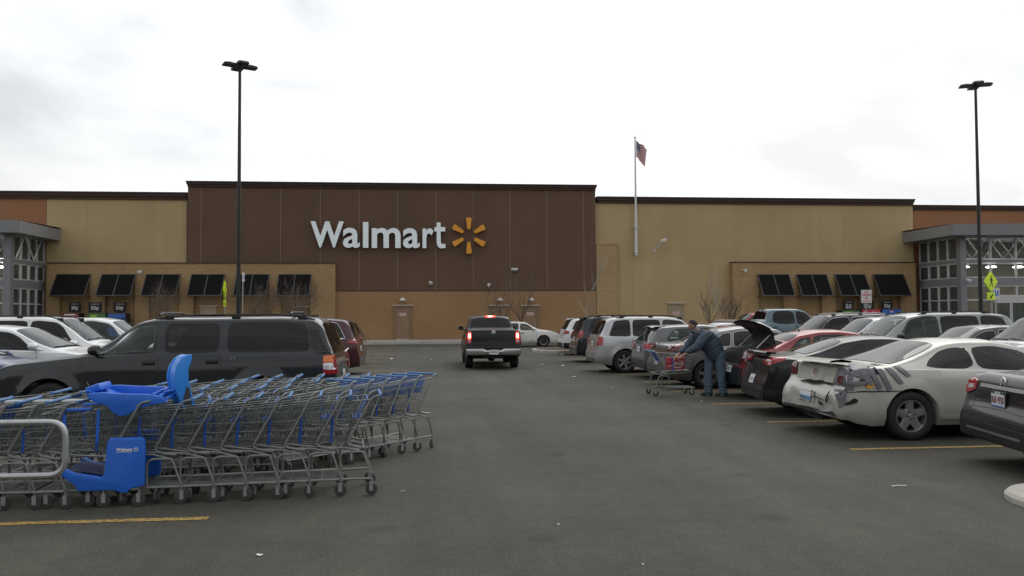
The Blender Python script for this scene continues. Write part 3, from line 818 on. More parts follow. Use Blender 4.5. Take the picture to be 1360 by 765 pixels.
# ================================================================== street furniture
def light_pole(px, py_top, z, label, twist):
    g = ray(px, 418); s_ = z / (g.y); X = g.x * s_; Y = z
    top = F(px, py_top, Y).z
    t = thing('street_lamp', label, 'light pole', (X, Y, 0), twist, 'tall four-headed car park lamps')
    mb = MB(); mb.lathe([(0, .0), (.32, .0), (.32, .72), (.29, .78), (0, .78)], M_kerb, n=24, axis='Z'); mb.build('concrete_base', t)
    mb = MB(); mb.tube([(0, 0, .78), (0, 0, top - .25)], .1, M_poleb, 12, rr=[.10, .062]); mb.build('pole', t)
    mb = MB(); mb.lathe([(.2, .781), (.2, .82), (.13, .84), (.12, .95)], M_poleb, n=16, axis='Z'); mb.build('base_cover', t)
    for k in range(4):
        a = k * PI / 2; M = Matrix.Rotation(a, 4, 'Z')
        h = link('lamp_head', None, t)
        mb = MB(); mb.tube([(0, 0, top - .3), (.34, 0, top - .3)], .035, M_poleb, 6); mb.v = [tuple(M @ Vector(p)) for p in mb.v]; mb.build('arm', h)
        mb = MB(); rows = []
        for (x, w_, zt_) in ((.20, .20, .02), (.24, .23, .06), (.45, .235, .085), (.66, .23, .06), (.73, .20, .0)):
            rows.append([(x, -w_, -.06), (x, -w_, zt_ * .5), (x, -w_ * .6, zt_), (x, w_ * .6, zt_), (x, w_, zt_ * .5), (x, w_, -.06), (x, -w_, -.06)])
        mb.grid(rows, M_poleb)
        n_ = len(rows[0]); mb.add([rows[0][i] for i in range(6)], [tuple(range(6))], M_poleb); mb.add([rows[-1][i] for i in range(6)], [tuple(range(6))], M_poleb)
        mb.v = [tuple(M @ Vector((x, y, z_ + top - .28))) for x, y, z_ in mb.v]; mb.build('housing', h)
    return t
light_pole(316.5, 79, 36.0, 'tall black pole with four lamp heads behind the dark grey SUV on the left', R(28))
light_pole(1303, 106, 37.5, 'tall black pole with four lamp heads in front of the right entrance', R(-22))

# roof-height flagpole fixed to the wall
fb = F(845, 339, YF - .35); ft = F(845, 184, YF - .35)
t = thing('flagpole', 'white flagpole bolted to the beige wall, flying a small flag', 'flagpole', (fb.x, fb.y, fb.z))
H_ = ft.z - fb.z
mb = MB(); mb.tube([(0, 0, 0), (0, 0, H_)], .1, M_pole, 12, rr=[.105, .05]); mb.build('pole', t)
for z in (.25, 2.0):
    mb = MB(); mb.lathe([(.11, -.05), (.15, -.05), (.15, .05), (.11, .05)], M_pole, (0, 0, z), 12, 'Z'); mb.box(-.06, .06, .1, .345, z - .05, z + .05, M_pole); mb.build('bracket', t)
mb = MB(); mb.lathe([(0, -.08), (.06, -.05), (.08, 0), (.06, .05), (0, .08)], M_pole, (0, 0, H_ + .08), 12, 'Z'); mb.build('ball', t)
def flag_mat():
    m, tt, b = principled('flag_cloth')
    uv = N(tt, 'ShaderNodeUVMap'); s_ = N(tt, 'ShaderNodeSeparateXYZ'); tt.links.new(uv.outputs[0], s_.inputs[0])
    def mth(op, a, v):
        q = N(tt, 'ShaderNodeMath', operation=op)
        if hasattr(a, 'node'): tt.links.new(a, q.inputs[0])
        else: q.inputs[0].default_value = a
        if hasattr(v, 'node'): tt.links.new(v, q.inputs[1])
        else: q.inputs[1].default_value = v
        return q.outputs[0]
    st = mth('LESS_THAN', mth('MODULO', mth('MULTIPLY', s_.outputs[1], 13.0), 2.0), 1.0)
    m1 = N(tt, 'ShaderNodeMix', data_type='RGBA'); m1.inputs['A'].default_value = (.62, .60, .60, 1); m1.inputs['B'].default_value = (.38, .03, .04, 1); tt.links.new(st, m1.inputs['Factor'])
    can = mth('MULTIPLY', mth('LESS_THAN', s_.outputs[0], .42), mth('GREATER_THAN', s_.outputs[1], .46))
    vo = N(tt, 'ShaderNodeTexVoronoi'); vo.inputs['Scale'].default_value = 22; vo.inputs['Randomness'].default_value = 0; tt.links.new(uv.outputs[0], vo.inputs[0])
    star = mth('LESS_THAN', vo.outputs['Distance'], .26)
    m0 = N(tt, 'ShaderNodeMix', data_type='RGBA'); m0.inputs['A'].default_value = (.03, .045, .13, 1); m0.inputs['B'].default_value = (.5, .5, .55, 1); tt.links.new(star, m0.inputs['Factor'])
    m2 = N(tt, 'ShaderNodeMix', data_type='RGBA'); tt.links.new(can, m2.inputs['Factor']); tt.links.new(m1.outputs['Result'], m2.inputs['A']); tt.links.new(m0.outputs['Result'], m2.inputs['B'])
    tt.links.new(m2.outputs['Result'], b.inputs['Base Color']); b.inputs['Roughness'].default_value = .8
    return m
fm = flag_mat(); NU, NV = 22, 12; vsf = []; uvs = []
for i in range(NU + 1):
    u = i / NU
    for j in range(NV + 1):
        v = j / NV
        x = .06 + u * .78 * (1 - .25 * (1 - v)) ; y = -.05 - .12 * math.sin(u * 9 + v * 2) * u ** .5 - .1 * u
        z = H_ - 1.35 + v * 1.15 - (u ** 1.3) * (.75 - .12 * v) + .03 * math.sin(u * 14)
        vsf.append((x, y, z)); uvs.append((u, v))
fs_ = [(i * (NV + 1) + j, (i + 1) * (NV + 1) + j, (i + 1) * (NV + 1) + j + 1, i * (NV + 1) + j + 1) for i in range(NU) for j in range(NV)]
me = bpy.data.meshes.new('flag'); me.from_pydata(vsf, [], fs_); me.materials.append(fm)
ul = me.uv_layers.new(name='uv')
for lp in me.loops: ul.data[lp.index].uv = uvs[lp.vertex_index]
for p in me.polygons: p.use_smooth = True
fl = link('flag', me, None, (fb.x, fb.y, fb.z)); tag(fl, 'red, white and blue striped flag hanging limp near the top of the pole', 'flag')

# road signs
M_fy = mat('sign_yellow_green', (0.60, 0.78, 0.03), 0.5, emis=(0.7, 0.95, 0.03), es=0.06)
M_post = mat('sign_post', (0.33, 0.34, 0.34), 0.45, 0.6)
def diamond_sign(px, pyc, hpx, Y, rz, label):
    c = F(px, pyc, Y); h = hpx / FPX * Y
    t = thing('crossing_sign', label, 'road sign', (c.x, Y, 0), rz)
    s_ = h / 2
    mb = MB(); mb.tube([(0, .03, 0), (0, .03, c.z + s_ * .6)], .03, M_post, 8); mb.build('post', t)
    for side, yy in (('f', 0), ('b', .06)):
        mb = MB(); mb.prism([(0, c.z - s_), (s_, c.z), (0, c.z + s_), (-s_, c.z)], 'XZ', yy - .006, yy + .006, M_fy); d = mb.build('diamond', t)
        y0 = yy - .009 if side == 'f' else yy + .009
        mb = MB(); k = s_ * .62; z = c.z
        def q(a, b, w_):
            a = Vector((a[0] * k, a[1] * k)); b = Vector((b[0] * k, b[1] * k)); dd = (b - a).normalized(); nn = Vector((-dd.y, dd.x)) * w_ * k
            mb.prism([(a.x + nn.x, z + a.y + nn.y), (a.x - nn.x, z + a.y - nn.y), (b.x - nn.x, z + b.y - nn.y), (b.x + nn.x, z + b.y + nn.y)], 'XZ', y0 - .003, y0 + .003, M_board)
        mb.lathe([(0, -.003), (.14 * k, -.003), (.14 * k, .003), (0, .003)], M_board, (.02, y0, z + .80 * k), 12, 'Y')
        q((0, .6), (-.02, .0), .17); q((0, .05), (.22, -.4), .09); q((.22, -.4), (.30, -.85), .08); q((-.02, .05), (-.16, -.42), .09); q((-.16, -.42), (-.38, -.8), .08)
        q((.02, .5), (.38, .12), .06); q((-.03, .5), (-.38, .2), .06)
        mb.build('walking_figure', t)
        mb = MB(); w_ = s_ * .52; z1 = c.z - s_ - .04; z0 = z1 - s_ * .75
        mb.box(-w_, w_, yy - .006, yy + .006, z0, z1, M_fy); mb.build('plaque', t)
        mb = MB(); zz = (z0 + z1) / 2
        mb.prism([(-.15, zz - .14), (.05, zz - .1), (.0, zz - .05), (.16, zz + .1), (.1, zz + .15), (-.06, zz + .0), (-.11, zz + .05)], 'XZ', y0 - .003, y0 + .003, M_board)
        mb.build('arrow', t)
    return t
diamond_sign(1316.5, 374, 28.5, 40.5, R(20), 'yellow-green pedestrian crossing sign with arrow beside the right light pole')
diamond_sign(299.3, 385, 24, 47.0, R(97), 'yellow-green crossing sign seen nearly edge-on left of the left light pole')
def plate_sign(px0, px1, py0, py1, Y, label, name, fn, zfoot=0.0, rz=0.0):
    a, b = F(px0, py1, Y), F(px1, py0, Y); w, h = b.x - a.x, b.z - a.z; zc_ = (a.z + b.z) / 2
    t = thing(name, label, 'sign', ((a.x + b.x) / 2, Y, 0), rz)
    mb = MB(); mb.tube([(0, .03, zfoot), (0, .03, b.z - .05)], .028, M_post, 8); mb.build('post', t)
    mb = MB(); mb.box(-w / 2, w / 2, -.006, .006, a.z, b.z, M_signw); mb.build('plate', t)
    fn(t, w, h, zc_)
def fn_park(t, w, h, zc_):
    for s_, dz, hh, ww in (('NO', .33, .15, .35), ('PARKING', .12, .15, .85)):
        text_on(s_, w * ww, h * hh, M_signr, Matrix.Translation((0, -.009, zc_ + h * dz)) @ Matrix.Rotation(PI / 2, 4, 'X'), 'lettering', t, offset=.02)
    mb = MB()
    for dz, ww in ((-.10, .2), (-.2, .3), (-.38, .8)): mb.box(-w * ww / 2, w * ww / 2, -.010, -.006, zc_ + h * dz, zc_ + h * (dz + .05), M_signr)
    mb.build('small_print', t)
plate_sign(1144, 1157.5, 385, 402.5, 37.0, 'white no parking sign with red letters before the right awnings', 'no_parking_sign', fn_park)
M_sb = mat('sign_blue', (0.02, 0.13, 0.50), 0.5)
def fn_hc(t, w, h, zc_):
    mb = MB(); mb.box(-w * .3, w * .3, -.010, -.006, zc_ - h * .2, zc_ + h * .25, M_sb); mb.build('blue_square', t)
    mb = MB(); z = zc_ + .02; mb.lathe([(0, -.002), (.035, -.002), (.035, .002), (0, .002)], M_bw, (-.01, -.013, z + h * .17), 10, 'Y')
    mb.box(-.03, .0, -.014, -.011, z - .06, z + .08, M_bw); mb.box(-.03, .07, -.0141, -.0111, z - .07, z - .04, M_bw); mb.box(.05, .07, -.014, -.011, z - .11, z - .05, M_bw)
    mb.build('wheelchair_symbol', t)
plate_sign(1319.5, 1327.5, 382, 397.5, 43.0, 'white sign with a blue wheelchair square right of the crossing sign', 'parking_sign', fn_hc)
plate_sign(320.5, 326, 362, 374, 41.0, 'small blue and white parking sign behind the left light pole', 'parking_sign', fn_hc, rz=R(70))

# bare trees
M_bark = mat('bark', (0.11, 0.075, 0.058), 0.9, var=0.2)
M_twig = mat('twigs', (0.15, 0.11, 0.09), 0.9)
M_barkl = mat('pale_bark', (0.34, 0.31, 0.27), 0.8)
def tree(px, Y, H, W_, label, seed, pale=False, dens=1.0, zfork=0.25):
    rnd = random.Random(seed); x0 = FX(px, Y)
    t = thing('bare_tree', label, 'tree', (x0, Y, .1))
    bm_, tw = (M_barkl, M_barkl) if pale else (M_bark, M_twig)
    mt_, mc = MB(), MB(); r0 = .035 + H * .008
    def grow(mb, p, d, L, r, depth, m):
        n = 4; pts = [p]; q = p.copy(); dd = d.copy()
        for i in range(n):
            dd = (dd + Vector((rnd.uniform(-.16, .16), rnd.uniform(-.16, .16), rnd.uniform(-.02, .16)))).normalized(); q = q + dd * L / n; pts.append(q.copy())
        mb.tube(pts, r, m, 4 if depth > 1 else 6, caps=False, rr=[r * (1 - .6 * i / n) for i in range(n + 1)])
        if depth < (3 if pale else 4):
            kids = int((3 if depth == 0 else 4) * dens + rnd.random())
            for k in range(kids):
                i = rnd.randint(1, n); base = pts[i]; a = rnd.uniform(0, 2 * PI); sp = (.35 if pale else .75)
                nd = (dd + Vector((math.cos(a) * sp, math.sin(a) * sp, rnd.uniform(-.1, .4)))).normalized()
                grow(mc, base, nd, L * rnd.uniform(.55, .8), max(r * .5, .005), depth + 1, tw if depth > 0 else bm_)
    top = Vector((0, 0, H * zfork)); mt_.tube([(0, 0, 0), (.02, .01, H * zfork * .6), top], r0, bm_, 8, rr=[r0 * 1.3, r0, r0 * .9])
    if pale: grow(mt_, top, Vector((0, 0, 1)), H * .62, r0 * .8, 0, bm_)
    if pale:
        for k in range(3): a = k * 2.2; grow(mc, Vector((0, 0, H * (.35 + .16 * k))), Vector((math.cos(a) * .6, math.sin(a) * .3, .55)).normalized(), H * .26, .014, 2, tw)
    else:
        nb = int(6 * dens)
        for k in range(nb):
            a = 2 * PI * k / nb + rnd.uniform(-.3, .3)
            grow(mt_ if k < 3 else mc, top + Vector((0, 0, rnd.uniform(-.1, .25) * H * .2)), Vector((math.cos(a) * .5, math.sin(a) * .5, .8)).normalized(), H * .42, r0 * .55, 1, bm_)
    mt_.build('trunk', t); mc.build('crown', t)
tree(214, 52.0, 3.5, 2.6, 'bare reddish twiggy tree in front of the third awning from the left', 3)
tree(345, 52.3, 3.5, 2.6, 'bare twiggy tree right of the left light pole before the fifth awning', 4)
tree(393, 52.0, 3.6, 2.8, 'bare twiggy tree before the sixth awning, right of the left light pole', 5)
tree(665, 52.2, 4.2, 3.0, 'bare brown tree directly behind the black pickup', 6, dens=.8)
tree(692, 52.4, 4.3, 3.0, 'bare brown tree just right of the black pickup', 8, dens=.8)
tree(777, 47.0, 3.6, 1.5, 'thin pale leafless sapling near the right end of the dark wall', 9, pale=True)
tree(943, 52.0, 3.8, 2.6, 'bare twiggy tree against the beige wall above the open car boot', 10, dens=.8)
tree(968, 52.4, 3.4, 2.4, 'bare twiggy tree at the left edge of the right brick bay', 11, dens=.9)
tree(955, 49.0, 3.0, 1.3, 'thin pale sapling against the beige wall left of the right brick bay', 12, pale=True)

# litter
M_lit_ = mat('paper_scrap', (0.70, 0.69, 0.66), 0.8)
for k, (px, py, l_, lab) in enumerate([(1194, 646, .09, 'white paper straw lying on the asphalt at right foreground'), (345, 738, .035, 'tiny crumpled white scrap on the asphalt at lower left'),
        (535, 653, .04, 'small white scrap just right of the front row of carts'), (742, 697, .025, 'tiny pale scrap on the asphalt in the centre foreground'), (932, 533, .05, 'white scrap on the asphalt by the man\'s feet'),
        (854, 750, .022, 'tiny pale scrap at the bottom centre of the car park'), (747, 472, .22, 'white paper scrap before the far right kerb island'), (747, 486, .12, 'white scrap in the aisle below the far kerb island'),
        (792, 493, .14, 'white scrap behind the silver SUV'), (762, 501, .12, 'white scrap in the middle of the aisle'), (813, 516, .08, 'white scrap left of the man\'s cart'), (520, 477, .18, 'white paper scrap in the aisle near the maroon minivan'),
        (720, 484, .1, 'small white scrap in the aisle right of the black pickup'), (572, 478, .12, 'small pale scrap in the aisle left of the black pickup')]):
    g = G(px, py); rnd = random.Random(k); mb = MB(); l_ *= .62 if k > 1 else 1
    if k == 0: mb.tube([(-.085, -.01, .006), (0, .005, .009), (.06, .0, .006), (.085, .012, .006)], .006, M_lit_, 6)
    else:
        rows = []
        for i in range(4):
            rows.append([((i / 3 - .5) * l_ * 1.3 + rnd.uniform(-.2, .2) * l_, (j / 3 - .5) * l_ + rnd.uniform(-.2, .2) * l_, .004 + rnd.uniform(0, .35) * l_) for j in range(4)])
        mb.grid(rows, M_lit_)
    o = mb.build('paper_scrap', None, loc=g); tag(o, lab, 'litter', 'litter on the asphalt')
# ================================================================== VEHICLES
def lerp(a, b, t): return a + (b - a) * t
def pl(pts, x):
    if x <= pts[0][0]: return pts[0][1]
    for (a, za), (b, zb) in zip(pts[:-1], pts[1:]):
        if x <= b: return lerp(za, zb, (x - a) / (b - a)) if b > a else zb
    return pts[-1][1]
class Body:
    """car body surface swept along its length (x forward from the rear bumper)"""
    def __init__(s, prof, belt, W, wheels, wr, sill=.20, tumble=.20, crown=.085, rear_t=(.32, .10), front_t=(.75, .17), gap=.05, flare=.014, boxy=0.0, bump_z=.3, hoodq=.45):
        s.W = W; s.wheels = wheels; s.wr = wr; s.R = wr + gap; s.sill = sill; s.tumble = tumble; s.crown = crown
        s.rt, s.ft = rear_t, front_t; s.flare = flare; s.belt = belt; s.boxy = boxy; s.bz = bump_z; s.hoodq = hoodq
        # dense, softened profile
        P_ = [Vector((a, b)) for a, b in prof]
        pts = [P_[0]]
        for a, b in zip(P_[:-1], P_[1:]):
            n = max(1, int((b - a).length / .035))
            for i in range(1, n + 1): pts.append(a.lerp(b, i / n))
        for it in range(5):
            q = [pts[0]]
            for i in range(1, len(pts) - 1): q.append((pts[i - 1] + pts[i] * 2 + pts[i + 1]) / 4)
            q.append(pts[-1]); pts = q
        x = -1; pr = []
        for p in pts:
            xx = max(p.x, x + .0008); pr.append((xx, p.y)); x = xx
        s.L = pr[-1][0]; s.prof = pr
        xs = [p[0] for p in pr]
        for w in wheels:
            for e in (-1, 1):
                for k in (0, .0012): xs.append(w + e * (s.R + k - .0006))
        s.xs = sorted(xs)
    def zt(s, x): return pl(s.prof, x)
    def zb(s, x):
        z = s.sill
        dr = x / .5; df = (s.L - x) / .5
        if dr < 1: z = lerp(s.bz, z, dr)
        if df < 1: z = lerp(s.bz - .04, z, df)
        for w in s.wheels:
            d = abs(x - w)
            if d < s.R: z = max(z, s.wr + math.sqrt(s.R ** 2 - d * d))
        return z
    def zs(s, x):
        return min(pl(s.belt, x), s.zt(x) - .035)
    def Wx(s, x):
        w = s.W
        if x < s.rt[0]: w *= 1 - s.rt[1] * (1 - x / s.rt[0]) ** 2.2
        if s.L - x < s.ft[0]: w *= 1 - s.ft[1] * (1 - (s.L - x) / s.ft[0]) ** 2.2
        return w
    def ylow(s, x, z):
        W_ = s.Wx(x); b = pl(s.belt, x); t = (z - s.sill) / max(b - s.sill, .1)
        y = W_ - .05 * max(0, (.32 - t) / .32) ** 1.6 - .055 * max(0, (t - .62) / .38) ** 2 + .006 * math.sin(t * 7)
        for w in s.wheels:
            d = math.hypot(x - w, z - s.wr) - s.R
            if -.02 < d < .14: y += s.flare * (1 - abs(d) / .14) ** 1.0
        return y
    def c(s, x):
        g = s.zt(x) - s.zs(x)
        return min(1, max(0, (g - .10) / .32))
    def edge(s, x):
        z0 = s.zs(x); zt = s.zt(x); c = s.c(x); g = zt - z0
        ys = s.ylow(x, z0)
        ze = z0 + g * lerp(s.hoodq, 1 - min(.4, s.crown / max(g, .2)), c)
        ye = ys - lerp(.05, s.tumble, c) - .0
        return ys, z0, max(ye, .05), ze
    def side(s, x, t):
        ys, z0, ye, ze = s.edge(x)
        b = .018 * math.sin(PI * t) * s.c(x)
        step = .018 * s.c(x) * min(1, t * 12)
        return Vector((x, lerp(ys, ye, t) + b - step * (1 - t), lerp(z0, ze, t)))
    def roof(s, x, v):
        ys, z0, ye, ze = s.edge(x); zt = s.zt(x); n = 2.7
        y = ye * v; k = max(0, 1 - abs(v) ** n) ** (1 / n)
        # flatter crown across the middle
        k = k * (.86 + .14 * (1 - v * v))
        return Vector((x, y, ze + (zt - ze) * k))
    TS = (.02, .05, .09, .18, .30, .42, .54, .66, .78, .88, .94, 1.0)
    VS = (.985, .95, .90, .82, .7, .55, .4, .2, 0.0)
    def ring(s, x):
        zb = s.zb(x); z0 = s.zs(x); r = [(0, zb), (s.Wx(x) * .72, zb)]
        top = max(z0, zb + .01)
        for i in range(9):
            z = lerp(zb, top, i / 8); r.append((s.ylow(x, z) - (.025 if i == 0 and zb < .5 else 0), z))
        for t in s.TS:
            p = s.side(x, t); r.append((p.y, max(p.z, zb + .012)))
        for v in s.VS:
            p = s.roof(x, v); r.append((p.y, max(p.z, zb + .014)))
        return r
    def build(s, mb, m, side_hole=None, roof_hole=None):
        rows = []
        for x in s.xs: rows.append([(x, y, z) for y, z in s.ring(x)])
        nr = len(rows[0])
        half = MB()
        half.grid([[p for p in r_[1:]] for r_ in rows], m)
        if side_hole or roof_hole:
            nc = nr - 2; keep = []
            k0 = 9; nT = len(s.TS)          # first cabin column of the ring counted without its first point is 10
            for fi in range(len(half.f)):
                i, j = divmod(fi, nc); a = j - 10; b_ = a + 1; xa_, xb_ = s.xs[i], s.xs[i + 1]; drop = False
                if 0 <= a and b_ < nT: drop = side_hole and all(side_hole(x, t) for x in (xa_, xb_) for t in (s.TS[a], s.TS[b_]))
                elif a >= nT - 1:
                    va = 1.0 if a == nT - 1 else s.VS[a - nT]; vb = s.VS[b_ - nT]
                    drop = roof_hole and all(roof_hole(x, v) for x in (xa_, xb_) for v in (va, vb))
                if not drop: keep.append(fi)
            half.f = [half.f[k] for k in keep]; half.m = [half.m[k] for k in keep]
        half.grid([r_[:2] for r_ in rows], M_under)
        # end caps
        for r_, fl in ((rows[0], True), (rows[-1], False)):
            n = len(r_); half.add([(r_[0][0], 0, (r_[0][2] + r_[-1][2]) / 2)] + r_, [(0, i, i + 1) for i in range(1, n)], m)
        half.mirror_y()
        # wheel housings are dark
        o = len(mb.v); mb.v += half.v
        for f, k in zip(half.f, half.m):
            mm = half.mats[k]
            mb.f.append(tuple(i + o for i in f)); mb.m.append(mb.mi(mm))
    def bvh(s):
        mb = MB(); s.build(mb, M_black)
        tris = [f for f in mb.f]
        return BVHTree.FromPolygons([Vector(v) for v in mb.v], tris)

AX = {'L': (Vector((0, 1, 0)),), 'B': (Vector((-1, 0, 0)),), 'F': (Vector((1, 0, 0)),), 'T': (Vector((0, 0, 1)),)}
def patch(mb, bv, poly, ax, off, m, nu=8, nv=6, rnd=0.0, skirt=.02, both=False):
    """four-cornered patch laid on the body. poly: 4 corners in (x,z) for L, (y,z) for B/F, (x,y) for T"""
    d = AX[ax][0]; rows = []
    a, b, c, e = [Vector(q) for q in poly]
    for j in range(nv + 1):
        r_ = []
        for i in range(nu + 1):
            u, v = i / nu * 2 - 1, j / nv * 2 - 1
            if rnd:
                u2 = u * (1 - rnd * abs(v) ** 6); v2 = v * (1 - rnd * abs(u) ** 6); u, v = u2, v2
            U, V = (u + 1) / 2, (v + 1) / 2
            q = a.lerp(b, U).lerp(e.lerp(c, U), V)
            if ax == 'L': o = Vector((q.x, 3, q.y))
            elif ax == 'B': o = Vector((-3, q.x, q.y))
            elif ax == 'F': o = Vector((9, q.x, q.y))
            else: o = Vector((q.x, q.y, 4))
            h, n, _, _ = bv.ray_cast(o, -d)
            if h is None:
                if ax == 'L': o.y = .9
                elif ax == 'B': o.x = 0
                elif ax == 'F': o.x = 5
                h, n, _, _ = bv.find_nearest(o)
            if n.dot(d) < 0: n = -n
            r_.append(h + (d * .6 + n * .4).normalized() * off)
        rows.append(r_)
    # rim turned back to the body
    full = [[p - d * skirt for p in rows[0]]] + rows + [[p - d * skirt for p in rows[-1]]]
    full = [[r_[0] - d * skirt] + list(r_) + [r_[-1] - d * skirt] for r_ in full]
    mb.grid(full, m)
    if both:
        o = len(full) * len(full[0]); n0 = len(mb.v) - o
        nf = (len(full) - 1) * (len(full[0]) - 1)
        vs_ = [(x, -y, z) for x, y, z in mb.v[n0:]]; fs_ = [tuple(reversed([i - n0 for i in f])) for f in mb.f[-nf:]]
        mb.add(vs_, fs_, m)

def surf_patch(mb, fn, off, m, nu, nv, skirt=.012):
    """fn(u, v) -> point on the body, u, v in 0..1; offset along the surface normal"""
    rows = []
    e = 1e-3
    for j in range(nv + 1):
        r_ = []
        for i in range(nu + 1):
            u, v = i / nu, j / nv
            p = fn(u, v); pu = fn(min(u + e, 1), v) - fn(max(u - e, 0), v); pv = fn(u, min(v + e, 1)) - fn(u, max(v - e, 0))
            n = pu.cross(pv)
            n = n.normalized() if n.length > 1e-12 else Vector((0, 0, 1))
            c = Vector((p.x, 0, .7))
            if n.dot(Vector((p.x - 2.4, p.y * 2.0, p.z - .7))) < 0: n = -n
            r_.append((p, n))
        rows.append(r_)
    R_ = [[p + n * off for p, n in r_] for r_ in rows]
    S_ = [[p - n * skirt for p, n in r_] for r_ in rows]
    full = [S_[0]] + R_ + [S_[-1]]
    SL = [S_[0][0]] + [r_[0] for r_ in S_] + [S_[-1][0]]; SR = [S_[0][-1]] + [r_[-1] for r_ in S_] + [S_[-1][-1]]
    full = [[SL[k]] + list(full[k]) + [SR[k]] for k in range(len(full))]
    mb.grid(full, m)

def ring_patch(mb, fn, off, m, w, h, bw=.042):
    """black border band round a pane"""
    du, dv = bw / w, bw / h; n = 12; loop = []
    for i in range(n): loop.append((i / n, 0))
    for i in range(n): loop.append((1, i / n))
    for i in range(n): loop.append((1 - i / n, 1))
    for i in range(n): loop.append((0, 1 - i / n))
    e = 1e-3; rows = [[], [], [], []]
    for (u, v) in loop + loop[:1]:
        u2, v2 = .5 + (u - .5) * (1 - 2 * du), .5 + (v - .5) * (1 - 2 * dv); uo, vo = .5 + (u - .5) * (1 + du * .5), .5 + (v - .5) * (1 + dv * .5)
        p = fn(.5 + (u - .5) * .98, .5 + (v - .5) * .98); U, V = min(max(u, e), 1 - e), min(max(v, e), 1 - e)
        pu = fn(U + e * .9, V) - fn(U - e * .9, V); pv = fn(U, V + e * .9) - fn(U, V - e * .9); nn = pu.cross(pv); nn = nn.normalized() if nn.length > 1e-14 else Vector((0, 0, 1))
        if nn.dot(Vector((p.x - 2.4, p.y * 2.0, p.z - .7))) < 0: nn = -nn
        a = fn(uo, vo); b_ = fn(u2, v2)
        rows[0].append(a - nn * .01); rows[1].append(a + nn * off); rows[2].append(b_ + nn * off); rows[3].append(b_ - nn * .02)
    mb.grid(rows, m)
WHEELC = {}
def wheel_mesh(r, w, style):
    key = (r, w, style)
    if key in WHEELC: return WHEELC[key]
    rr = r * .66
    t = MB(); prof = []
    hw = w / 2
    prof = [(rr, hw * .80), (rr + .012, hw * .95), (rr + (r - rr) * .35, hw * 1.04), (rr + (r - rr) * .7, hw * 1.0), (r * .975, hw * .86), (r, hw * .70),
            (r, hw * .05), (r * .985, hw * .04), (r * .985, -hw * .04), (r, -hw * .05), (r, -hw * .70), (r * .975, -hw * .86), (rr + (r - rr) * .5, -hw * 1.02), (rr, -hw * .8)]
    t.lathe(prof, M_tyre, n=40); tm = t.mesh('tyre')
    q = MB(); q.lathe([(rr + .004, hw * .80), (rr - .004, hw * .90), (rr - .014, hw * .88), (rr - .018, hw * .55), (rr - .03, -hw * .5), (rr - .02, -hw * .8), (rr, -hw * .8)], M_rim, n=40)
    q.lathe([(0, -.02), (rr * .62, -.02), (rr * .62, .0), (0, .0)], M_rimdark, n=24)
    q.lathe([(rr * .98, -hw * .4), (0, -hw * .4)], M_rimdark, n=24)
    ns, wi, wo_ = style if isinstance(style, tuple) else (5, .05, .04)
    if ns == 0:      # steel wheel with plain cover
        q.lathe([(0, hw * .62), (rr * .2, hw * .66), (rr * .25, hw * .5), (rr * .8, hw * .52), (rr * .9, hw * .7), (rr * .97, hw * .6)], M_rimdark, n=32)
    for k in range(ns):
        a = 2 * PI * k / ns + .3; ca, sa = math.cos(a), math.sin(a)
        rows = []
        for (rd, hw2, yy) in ((.03, wi * .9, hw * .66), (rr * .3, wi, hw * .72), (rr * .65, (wi + wo_) / 2, hw * .70), (rr * .99, wo_ * 1.25, hw * .72)):
            def pt(s_, y_): return (rd * ca - s_ * sa, y_, rd * sa + s_ * ca)
            rows.append([pt(-hw2, yy - .03), pt(-hw2 * .75, yy), pt(0, yy + .006), pt(hw2 * .75, yy), pt(hw2, yy - .03)])
        q.grid(rows, M_rim)
    if ns:
        q.lathe([(0, hw * .86), (.028, hw * .84), (.034, hw * .74), (.06, hw * .70), (.075, hw * .55)], M_rim, n=20)
        for k in range(5):
            a = 2 * PI * k / 5; q.lathe([(0, .012), (.010, .012), (.010, 0)], M_rimdark, (.052 * math.cos(a), hw * .71, .052 * math.sin(a)), 8)
    WHEELC[key] = (tm, q.mesh('rim')); return WHEELC[key]

